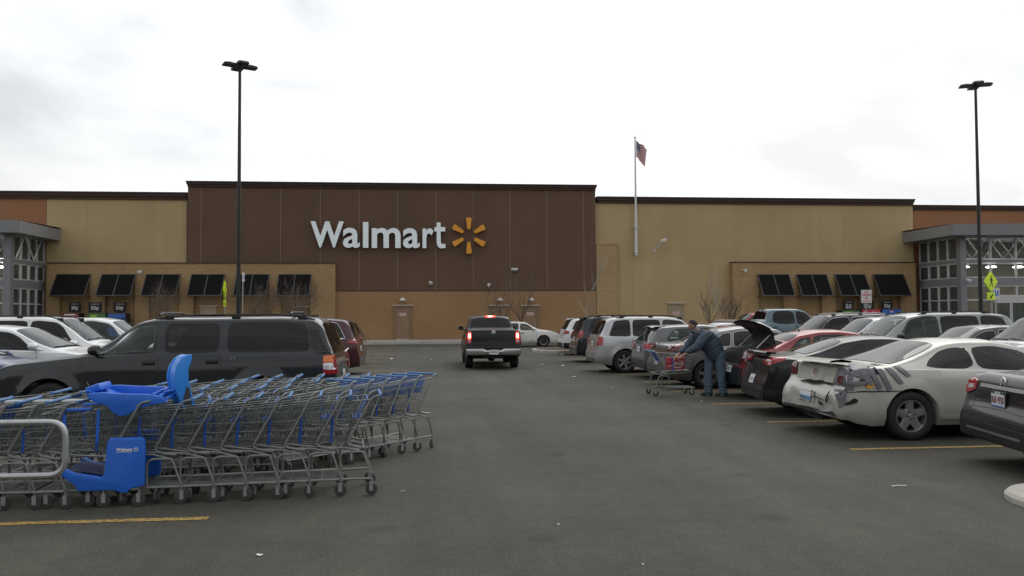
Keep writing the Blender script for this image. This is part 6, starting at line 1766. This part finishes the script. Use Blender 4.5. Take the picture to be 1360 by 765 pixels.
    k = MB()
    k.box(-.018, .018, -.02, -.014, .045, .12, M_galv); k.box(-.018, .018, .014, .02, .045, .12, M_galv); k.box(-.02, .02, -.02, .02, .12, .128, M_galv); k.tube([(0, 0, .125), (-.0, 0, .16)], .011, M_galv, 8)
    fork = k.mesh('caster_fork')
    w = MB(); w.lathe([(.0, .013), (.022, .013), (.026, .008)], M_casth, n=16); w.lathe([(.026, .010), (.045, .012), (.060, .009), (.063, .003), (.063, -.003), (.060, -.009), (.045, -.012), (.026, -.010)], M_caster, n=24); w.lathe([(.0, -.013), (.022, -.013), (.026, -.008)], M_casth, n=16)
    wheel = w.mesh('caster_wheel')
    return frame, basket, handle, seat, guard, fork, wheel
CMESH = cart_meshes()
def cart(x, y, heading, label, group=None, lean=0.0, seat=True, z=0.0):
    frame, basket, handle, st, guard, fork, wheel = CMESH
    t = thing('shopping_trolley', label, 'shopping trolley', (x, y, z), heading, group)
    link('frame', frame, t); link('basket', basket, t); link('handle', handle, t); _ = link('child_seat', st, t) if random.random() < .45 else None
    link('corner_guard', guard, t)
    if random.random() < .5: cg = link('corner_guard', guard, t); cg.location = (0, -.51, 0)
    for cx, cy, in ((.06, .275), (.06, -.275), (.90, .215), (.90, -.215)):
        a = random.uniform(-.5, .5) if cx < .5 else random.uniform(-1.2, 1.2)
        c = link('caster', fork, t, (cx, cy, .0), a); link('caster_wheel', wheel, c, (0, 0, .063))
    return t
GC = 'shopping trolleys nested in rows at the corral'
ordn = ['first', 'second', 'third', 'fourth', 'fifth', 'sixth', 'seventh', 'eighth', 'ninth', 'tenth', 'eleventh', 'twelfth', 'thirteenth', 'fourteenth', 'fifteenth', 'sixteenth']
rowsn = []
# front row: rear casters measured in the photograph
a0 = G(493, 657); a6 = G(240, 669)
d6 = (a6 - a0) / 6; hd = math.atan2(d6.y, d6.x)
per = Vector((-math.sin(hd), math.cos(hd), 0))      # left of heading; heading is about -X so this points to the camera
for i in range(7):
    p = a0 + d6 * i - per * .275 - Vector((math.cos(hd), math.sin(hd), 0)) * .06
    cart(p.x, p.y, hd + random.uniform(-.012, .012), 'grey wire trolley in the front row, %s from its right end' % ordn[i], GC)
def row(x, y, h, n, pitch, what):
    d = Vector((math.cos(h), math.sin(h), 0)) * pitch
    for i in range(n):
        p = Vector((x, y, 0)) + d * i + Vector((0, random.uniform(-.012, .012), 0))
        cart(p.x + random.uniform(-.02, .02), p.y, h + random.uniform(-.035, .035), 'grey wire trolley, %s, %s from right end' % (what, ordn[i]), GC)
# skewed row at the far right end
c0 = G(574, 595); c3 = G(518, 606)
hc = math.atan2((c3 - c0).y, (c3 - c0).x)
pc = Vector((-math.sin(hc), math.cos(hc), 0))
for i in range(6):
    p = c0 + Vector((math.cos(hc), math.sin(hc), 0)) * (.29 * i - .06) - pc * .275
    cart(p.x, p.y, hc + random.uniform(-.02, .02), 'grey wire trolley in the slanting row by the aisle, %s from far end' % ordn[i], GC)
row(-1.75, 9.42, PI + .08, 9, .30, 'second row from the front')
row(-1.55, 10.25, PI + .05, 7, .30, 'third row from the front')
row(-.98, 11.05, PI + .04, 6, .30, 'rear row next to the long slate SUV')
# trolleys left of the blue child trolley, inside the rails
for i in range(6):
    xx = G(86 - 41 * i, 676 + i * .8)
    cart(xx.x + .05, xx.y + .27, PI + .06, 'grey wire trolley behind the tube rails, %s left of the blue bench' % ordn[i], GC)

# the child trolley with its blue bench
ck = G(173, 672)
kt = cart(ck.x + .13, ck.y + .25, PI + .06, 'shopping trolley with a bright blue plastic child bench lettered in white', None)
kt['category'] = 'child trolley'
for ch in list(kt.children):
    if ch.name.startswith('child_seat'):
        bpy.data.objects.remove(ch)
# blue bench: side outline in (x forward, z), from the photograph
out = [(.02, .655), (.42, .655), (.455, .62), (.49, .32), (.53, .29), (.86, .335), (1.00, .39), (1.06, .36), (.98, .29), (.84, .215), (.82, .165), (.38, .165), (.34, .155), (.25, .135), (.20, .135), (.15, .175), (.0, .195), (-.02, .22), (-.02, .62)]
out = [(x * .71, z) for x, z in out]
def bevel_prism(name, outl, y0, y1, m, parent, r=.02, seg=2, label=None):
    bm = bmesh.new(); vs_ = [bm.verts.new((x, y0, z)) for x, z in outl]; f = bm.faces.new(vs_)
    g = bmesh.ops.extrude_face_region(bm, geom=[f]); 
    for v in [e for e in g['geom'] if isinstance(e, bmesh.types.BMVert)]: v.co.y = y1
    bmesh.ops.recalc_face_normals(bm, faces=bm.faces)
    ed = [e for e in bm.edges if abs(e.verts[0].co.y - e.verts[1].co.y) < 1e-6 and e.calc_face_angle(0) > .8]
    bmesh.ops.bevel(bm, geom=ed, offset=r, segments=seg, affect='EDGES', profile=.6)
    for f in bm.faces: f.smooth = True
    for e in bm.edges:
        if e.calc_face_angle(0) > R(40): e.smooth = False
    me = bpy.data.meshes.new(name); bm.to_mesh(me); bm.free(); me.materials.append(m)
    return link(name, me, parent, label=label)
bench = bevel_prism('bench', [(x + .02, z) for x, z in out], .235, .30, M_blue, kt, .018)
bevel_prism('bench', [(x + .02, z) for x, z in out], -.30, -.235, M_blue, kt, .018)
q = MB(); q.prism([(.36, .30), (.39, .27), (.61, .32), (.61, .19), (.28, .19), (.28, .30)], 'XZ', -.234, .234, M_blue); q.build('bench_seat', kt)
# step pad of darker worn plastic on the bench
q = MB(); rows = [[(x, y, z + .004) for y in (-.22, 0, .22)] for x, z in ((.41, .295), (.63, .34), (.70, .375))]; q.grid(rows, mat('worn_pad', (.02, .035, .12), .6, var=.4, vscale=12)); q.build('step_pad', kt)
# lettering on the side that faces the camera: trolley heads to -X, so its left side (+y local) is near
mtk = Matrix(((-1, 0, 0, 0), (0, 0, 1, 0), (0, 1, 0, 0), (0, 0, 0, 1)))
text_on('Walmart', .145, .032, M_bw, Matrix.Translation((.185, .3025, .545)) @ mtk, 'lettering', kt, offset=.03)
q = MB()
for k in range(6):
    a = PI / 2 + k * PI / 3; c, s = math.cos(a), math.sin(a); cx, cz = .080, .545
    pts = [(cx - (r_ * c - w_ * s), cz + r_ * s + w_ * c) for r_, w_ in ((.008, .003), (.022, .0045), (.022, -.0045), (.008, -.003))]
    q.prism(pts, 'XZ', .301, .3035, M_bw)
q.box(.115, .255, .301, .3035, .520, .524, M_bw)
q.build('emblem', kt)
# blue hoop round the mouth of the basket
q = MB()
for s in (1, -1):
    q = MB(); q.tube(arc_path([(.72, s * .245, .58), (.75, s * .245, .92), (.50, s * .255, .93)], .02), .017, M_blue, 6); q.build('basket_guard', kt)
    q = MB(); q.tube([(.44, s * .262, .62), (.43, s * .265, .92)], .014, M_blue, 6); q.build('basket_guard', kt)
    c = link('caster', CMESH[5], kt, (.38, s * .26, .0), .2); link('caster_wheel', CMESH[6], c, (0, 0, .063))
# blue double seat lying across the top: two wings, shell and bars
wing = [(-.05, 1.02), (.0, 1.075), (.12, 1.10), (.35, 1.11), (.55, 1.125), (.66, 1.12), (.68, 1.09), (.62, 1.04), (.50, 1.0), (.44, .93), (.38, .895), (.32, .90), (.20, .97), (.08, 1.0)]
ts = link('blue_seat', None, kt, (-.14, 0, -.04))
bevel_prism('side_wing', wing, .24, .275, M_blue, ts, .012); bevel_prism('side_wing', [(x, z + .03) for x, z in wing], -.265, -.23, M_blue, ts, .012)
q = MB(); rows = []
for x, z in ((.70, 1.13), (.62, 1.10), (.50, 1.05), (.40, .98), (.30, 1.0), (.20, 1.03)): rows.append([(x, y, z + .02 * abs(y) * 4) for y in (-.24, -.15, -.05, .05, .15, .24)])
q.grid(rows, M_blue); q.build('seat_shell', ts)
q = MB()
for x, z in ((-.03, 1.05), (.03, 1.075), (.09, 1.09)): q.tube([(x, -.25, z + .02), (x, .26, z)], .014, M_blue, 6)
q.tube(arc_path([(.03, .10, 1.10), (-.10, .02, 1.13), (-.06, -.2, 1.10)], .03), .013, M_blue, 6); q.build('hand_bar', ts)
q = MB(); q.cbox((.66, .0, 1.15), (.14, .34, .07), M_blue, Matrix.Rotation(.35, 3, 'Y'), ch=.02); q.tube([(.72, .1, 1.17), (.74, .1, 1.21)], .01, M_black, 5); q.build('head_rest', ts)

# upright blue infant seat clipped to the third-from-left trolley of the front row
pu = G(243, 662) ; base = a0 + d6 * 5.55 - per * .32
us = thing('infant_seat', 'blue plastic infant seat standing upright on the trolley handles', 'child seat', (base.x - .12, base.y + .02, .89), PI + .5)
w1 = [(-.02, .02), (.10, .0), (.17, .18), (.19, .32), (.17, .42), (.12, .50), (.06, .535), (.02, .53), (.02, .48), (.05, .40), (.05, .28), (.02, .15)]
bevel_prism('side_shell', [(x, z) for x, z in w1], .10, .135, M_blue2, us, .012); bevel_prism('side_shell', [(x + .02, z - .01) for x, z in w1], -.135, -.10, M_blue2, us, .012)
q = MB(); rows = []
for x, z in ((.02, .0), (.10, .05), (.155, .18), (.175, .32), (.155, .42), (.10, .51), (.05, .53)): rows.append([(x + .015, y, z) for y in (-.11, -.05, 0, .05, .11)])
q.grid(rows, M_blue2); q.build('seat_back', us)
M_pad = mat('pad_grey', (.04, .045, .055), .8)
for y0 in (.136, -.142):
    q = MB(); q.prism([(.01, -.06), (.06, -.07), (.10, .10), (.07, .22), (.04, .20)], 'XZ', y0, y0 + .006, M_pad); q.build('pad', us)
q = MB(); rows = []
for x, z in ((.085, .06), (.135, .19), (.15, .30)): rows.append([(x - .012, y, z) for y in (-.09, 0, .09)])
q.grid(rows, M_pad); q.build('pad', us)
q = MB(); q.tube(arc_path([(-.02, .16, .03), (-.12, .16, .0), (-.16, .14, .08), (-.17, .0, .10)], .03), .014, M_blued, 6); q.build('safety_bar', us); q = MB(); q.tube([(.0, -.16, .02), (.02, -.16, -.12)], .014, M_cframe, 6); q.build('clip', us)

# galvanised corral rails
def rail(xr, y, z0, z1, label, name='corral_rail', xl=-9.5):
    t = thing(name, label, 'corral rail', (xl, y, 0))
    L_ = xr - xl; q = MB()
    q.tube(arc_path([(0, 0, z1), (L_, 0, z1), (L_, 0, z0), (0, 0, z0)], .15, 8), .026, M_galv, 10); q.build('tube_loop', t)
    x = .4
    while x < L_ - 1.6:
        q = MB(); q.tube([(x, .0, 0), (x, .0, z1 - .02)], .03, M_galv, 10); q.lathe([(.08, 0), (.08, .012), (.03, .014)], M_galv, (x, 0, 0), 12, 'Z'); q.build('post', t); x += 2.4
pr = G(88, 676)
rail(F(87, 600, 7.35).x, 7.35, FZ(40, 632, 7.35), FZ(40, 561, 7.35), 'near galvanised tube rail of the trolley corral at the left edge')
rail(F(205, 536, 8.86).x, 8.86, .40, FZ(100, 533, 8.86), 'far galvanised tube rail between the trolley rows at the left')
# wheel stop box seen under the near rail
q = MB(); g = G(55, 650); q.cbox((0, 0, .12), (.5, .06, .07), M_galv, ch=.01); o = q.build('rail_bracket', None, loc=(g.x, 7.6, 0)); tag(o, 'short galvanised bracket low under the near corral rail', 'bracket')

# ================================================================== THE MAN AND HIS TROLLEY
gm = G(868, 526)
ct = cart(gm.x - .02, G(895, 524).y + .0, .03, 'shopping trolley the stooping man reaches into', None)
def remesh(mb, name, vox, parent, m, smooth=True, disp=None):
    me = mb.mesh(name, fix=True); o = bpy.data.objects.new('tmp', me); COL.objects.link(o)
    md = o.modifiers.new('r', 'REMESH'); md.mode = 'VOXEL'; md.voxel_size = vox
    sm = o.modifiers.new('s', 'SMOOTH'); sm.iterations = 3; sm.factor = .5
    dg = bpy.context.evaluated_depsgraph_get(); me2 = bpy.data.meshes.new_from_object(o.evaluated_get(dg)); bpy.data.objects.remove(o)
    me2.materials.clear(); me2.materials.append(m); me2.name = name
    if disp:
        ns = [v.normal.copy() for v in me2.vertices]
        for v, n in zip(me2.vertices, ns): v.co += n * disp(v.co)
    for p in me2.polygons: p.use_smooth = True; p.material_index = 0
    return link(name, me2, parent)
def limb(mb, pts, rad, m, n=14, sq=1.0):
    """tapered limb with rounded ends"""
    pts = [Vector(p) for p in pts]; P_, R_ = [], []
    for i in range(len(pts) - 1):
        for k in range(6): t = k / 6; P_.append(pts[i].lerp(pts[i + 1], t)); R_.append(lerp(rad[i], rad[i + 1], t))
    P_.append(pts[-1]); R_.append(rad[-1])
    for it in range(2):
        Q = [P_[0]] + [(P_[i - 1] + P_[i] * 2 + P_[i + 1]) / 4 for i in range(1, len(P_) - 1)] + [P_[-1]]; P_ = Q
    d0 = (P_[0] - P_[1]).normalized(); d1 = (P_[-1] - P_[-2]).normalized(); r0, r1 = R_[0], R_[-1]
    P_ = [P_[0] + d0 * r0 * .9, P_[0] + d0 * r0 * .6] + P_ + [P_[-1] + d1 * r1 * .6, P_[-1] + d1 * r1 * .9]; R_ = [r0 * .35, r0 * .8] + R_ + [r1 * .8, r1 * .35]
    mb.tube(P_, 1, m, n, rr=R_)
M_jk = mat('navy_puffer', (0.042, 0.062, 0.090), .7, var=.15, vscale=6)
M_jean = mat('blue_denim', (0.075, 0.11, 0.15), .85, var=.35, vscale=7)
M_skin = mat('skin', (0.36, 0.20, 0.14), .55)
M_hair = mat('dark_hair', (0.015, 0.012, 0.010), .7)
M_hood = mat('grey_hood', (0.09, 0.095, 0.12), .8)
M_shoe = mat('dark_shoe', (0.02, 0.018, 0.017), .6)
f1 = G(942, 527); f2 = G(960, 525)
man = thing('person', 'stooping man in a navy quilted jacket and blue jeans reaching into the trolley', 'person', ((f1.x + f2.x) / 2, (f1.y + f2.y) / 2 + .05, 0))
Vv = Vector
ankN, ankF = Vv((.14, -.10, .09)), Vv((-.13, .06, .09))
kneN, kneF = Vv((.10, -.09, .50)), Vv((-.12, .08, .50))
hipN, hipF = Vv((.09, -.08, .90)), Vv((-.07, .10, .90))
pelv, chest, neck = Vv((.01, .01, .95)), Vv((-.20, .06, 1.24)), Vv((-.36, .08, 1.41))
shN, shF = Vv((-.22, -.13, 1.34)), Vv((-.34, .26, 1.32))
elN, haN = Vv((-.47, -.17, 1.07)), Vv((-.74, -.08, .90))
elF, haF = Vv((-.55, .24, 1.06)), Vv((-.80, .12, .90))
head = Vv((-.46, .08, 1.555))
q = MB()
limb(q, [hipN, kneN, ankN + Vv((0, 0, -.02))], [.125, .098, .088], M_jean); limb(q, [hipF, kneF, ankF + Vv((0, 0, -.02))], [.125, .098, .088], M_jean)
limb(q, [hipN, pelv + Vv((0, 0, .06)), hipF], [.125, .14, .125], M_jean)
def dj(c):
    n1 = noise.noise(c * 9); w = .012 * n1 * (1 if c.z < .8 else .4)
    if c.z < .28: w += .010 * math.sin(c.z * 90)
    return w
remesh(q, 'jeans', .02, man, M_jean, disp=dj)
q = MB()
limb(q, [pelv + Vv((.01, 0, -.02)), pelv + Vv((-.05, .01, .15)), chest, neck + Vv((.05, 0, -.07))], [.205, .225, .245, .13], M_jk)
limb(q, [chest + Vv((.10, -.06, .05)), shN, elN, haN + Vv((.09, -.015, .075))], [.13, .125, .095, .062], M_jk); limb(q, [chest + Vv((.02, .08, .05)), shF, elF, haF + Vv((.09, .04, .07))], [.13, .12, .092, .062], M_jk)
ax = (chest - pelv).normalized()
def dq(c):
    # quilting: ridges across the body along the spine, along the sleeves by distance from the shoulder
    if c.x < -.40 or (c - shN).length < .0: s = (c - shN).length * 1.0
    else: s = (c - pelv).dot(ax)
    r = abs(math.sin(s * PI / .085)) ** .6
    return .013 * (r - .6) + .006 * noise.noise(c * 14)
jk = remesh(q, 'jacket', .014, man, M_jk, disp=dq)
q = MB()       # head with neck, face, nose and ears, one body mesh with the hands
limb(q, [neck + Vv((.03, 0, -.06)), neck, head + Vv((.03, 0, -.06))], [.065, .062, .06], M_skin)
hd_ = MB(); fdir = Vv((-.86, .28, -.42)).normalized(); up = Vv((-.38, .0, .92)); up = (up - fdir * up.dot(fdir)).normalized(); sd_ = fdir.cross(up)
def hp(f, u, s): return head + fdir * f + up * u + sd_ * s
rows = []
for i in range(13):
    a = -PI / 2 + PI * i / 12; rows.append([])
    for k in range(17):
        b = 2 * PI * k / 16; f = math.cos(a) * math.cos(b) * .098; s = math.cos(a) * math.sin(b) * .076; u = math.sin(a) * .118
        if u < -.03 and f < 0: f *= .75
        if u < -.05 and f > 0: f *= 1.04; s *= .82
        rows[-1].append(hp(f, u, s))
q.grid(rows, M_skin)
q.tube([hp(.085, .02, 0), hp(.112, -.012, 0), hp(.116, -.026, 0)], .012, M_skin, 8, rr=[.008, .013, .014])
for s in (1, -1):
    q.tube([hp(-.005, .02, s * .072), hp(-.015, -.005, s * .083), hp(-.01, -.035, s * .074)], .014, M_skin, 6)
q.tube([hp(.092, -.06, -.02), hp(.098, -.062, 0), hp(.092, -.06, .02)], .007, M_skin, 6)
def hand(mb, wrist, d, upv):
    d = d.normalized(); s = d.cross(upv).normalized(); n = s.cross(d)
    limb(mb, [wrist, wrist + d * .05, wrist + d * .085], [.026, .034, .034], M_skin, 8)
    for k, (o, l_) in enumerate(((-.030, .070), (-.011, .080), (.010, .075), (.029, .058))):
        p0 = wrist + d * .085 + s * o; p1 = p0 + d * l_ * .5 - n * .012; p2 = p1 + d * l_ * .35 - n * .026; mb.tube([p0, p1, p2], .009, M_skin, 6, rr=[.0105, .0095, .008])
    p0 = wrist + d * .03 - s * .03; mb.tube([p0, p0 + d * .035 - s * .022 - n * .012, p0 + d * .062 - s * .018 - n * .03], .01, M_skin, 6, rr=[.013, .011, .009])
hand(q, haN, haN - elN, Vv((0, 0, 1))); hand(q, haF, haF - elF, Vv((0, 0, 1)))
limb(q, [haN - (haN - elN) * .35, haN], [.036, .03], M_skin, 8); limb(q, [haF - (haF - elF) * .35, haF], [.036, .03], M_skin, 8)
limb(q, [pelv, chest, neck + Vv((.03, 0, -.06))], [.11, .13, .07], M_skin); limb(q, [chest, shN, elN, haN], [.06, .06, .045, .028], M_skin, 8); limb(q, [chest, shF, elF, haF], [.06, .06, .045, .028], M_skin, 8)
limb(q, [pelv, hipN, kneN, ankN], [.08, .08, .055, .045], M_skin, 8); limb(q, [pelv, hipF, kneF, ankF], [.08, .08, .055, .045], M_skin, 8)
remesh(q, 'body', .0085, man, M_skin)
q = MB(); rows = []
for i in range(9):
    a = PI / 2 * (i / 8) * 1.0 - .30; rows.append([])
    for k in range(17):
        b = 2 * PI * k / 16; f = math.cos(a) * math.cos(b) * .103 - .008; s = math.cos(a) * math.sin(b) * .081; u = math.sin(a) * .123 + .003
        if math.cos(b) > .0 and u < .075: f = min(f, .015); 
        rows[-1].append(hp(f, u, s))
q.grid(rows, M_hair); 
hr = q.build('hair', man)
for v in hr.data.vertices: v.co += Vector((noise.noise(v.co * 40), noise.noise(v.co * 40 + Vector((5, 0, 0))), noise.noise(v.co * 40 + Vector((0, 7, 0))))) * .006
for s in (1, -1):
    q = MB(); q.lathe([(0, .004), (.011, .003), (.011, 0)], M_hair, hp(.094, .012, s * .03), 8, 'X'); q.build('eye', man)
q = MB(); rows = []
for k in range(17):
    b = 2 * PI * k / 16; c = neck + Vv((-.01, 0, .0)); a1 = Vv((.55, 0, .85)).normalized(); e1 = Vv((.85, 0, -.55)).normalized(); e2 = Vv((0, 1, 0))
    rows.append([c + (e1 * math.cos(b) + e2 * math.sin(b)) * r_ + a1 * z_ for r_, z_ in ((.12, -.06), (.125, -.01), (.10, .03), (.075, .02), (.07, -.03))])
q.grid(rows, M_hood); q.cbox(neck + Vv((.09, 0, .0)), (.14, .19, .09), M_hood, Matrix.Rotation(.6, 3, 'Y'), ch=.035); q.build('hood', man)
for a_, d_ in ((ankN, -.10), (ankF, -.16)):
    q = MB(); dv = Vv((-math.cos(d_), math.sin(-d_), 0))
    limb(q, [a_ + Vv((0, 0, -.045)) - dv * .05, a_ + dv * .06 + Vv((0, 0, -.045)), a_ + dv * .15 + Vv((0, 0, -.055))], [.046, .048, .036], M_shoe, 10)
    for i, v in enumerate(q.v): q.v[i] = (v[0], v[1], max(v[2], .002))
    q.build('shoe', man)

# red drinks carton and other shopping in his trolley
M_cola = mat('carton_red', (0.50, 0.012, 0.022), .4)
bx = F(897, 487, G(895, 524).y - .12)
t = thing('drinks_carton', 'red cardboard drinks carton with white script in the man\'s trolley', 'carton', (bx.x, G(895, 524).y - .10, .565), .03)
q = MB(); q.cbox((0, 0, .135), (.41, .135, .27), M_cola, ch=.008); q.build('box', t)
text_on('Coca-Cola', .26, .10, M_bw, Matrix.Translation((.04, -.0715, .155)) @ Matrix.Rotation(PI / 2, 4, 'X'), 'script', t, offset=.02, shear=.45)
q = MB(); pts = [(-.18 + i * .02, .055 + .018 * math.sin(i * .45)) for i in range(17)]; q.prism(pts + [(a, b + .022) for a, b in reversed(pts)], 'XZ', -.071, -.0685, M_bw); q.build('white_wave', t)
t2 = thing('plastic_bag', 'white bag lying beside the red drinks carton', 'bag', (bx.x - .02, G(895, 524).y + .08, .56))
q = MB(); rows = []
for i in range(9):
    a = PI * i / 8; rows.append([(math.sin(a) * .12 * math.cos(b) * (1 + .2 * math.sin(3 * b)), math.sin(a) * .08 * math.sin(b), .06 - math.cos(a) * .05 + .012 * math.sin(5 * b)) for b in [2 * PI * k / 14 for k in range(15)]])
q.grid(rows, M_white); q.build('bag', t2)
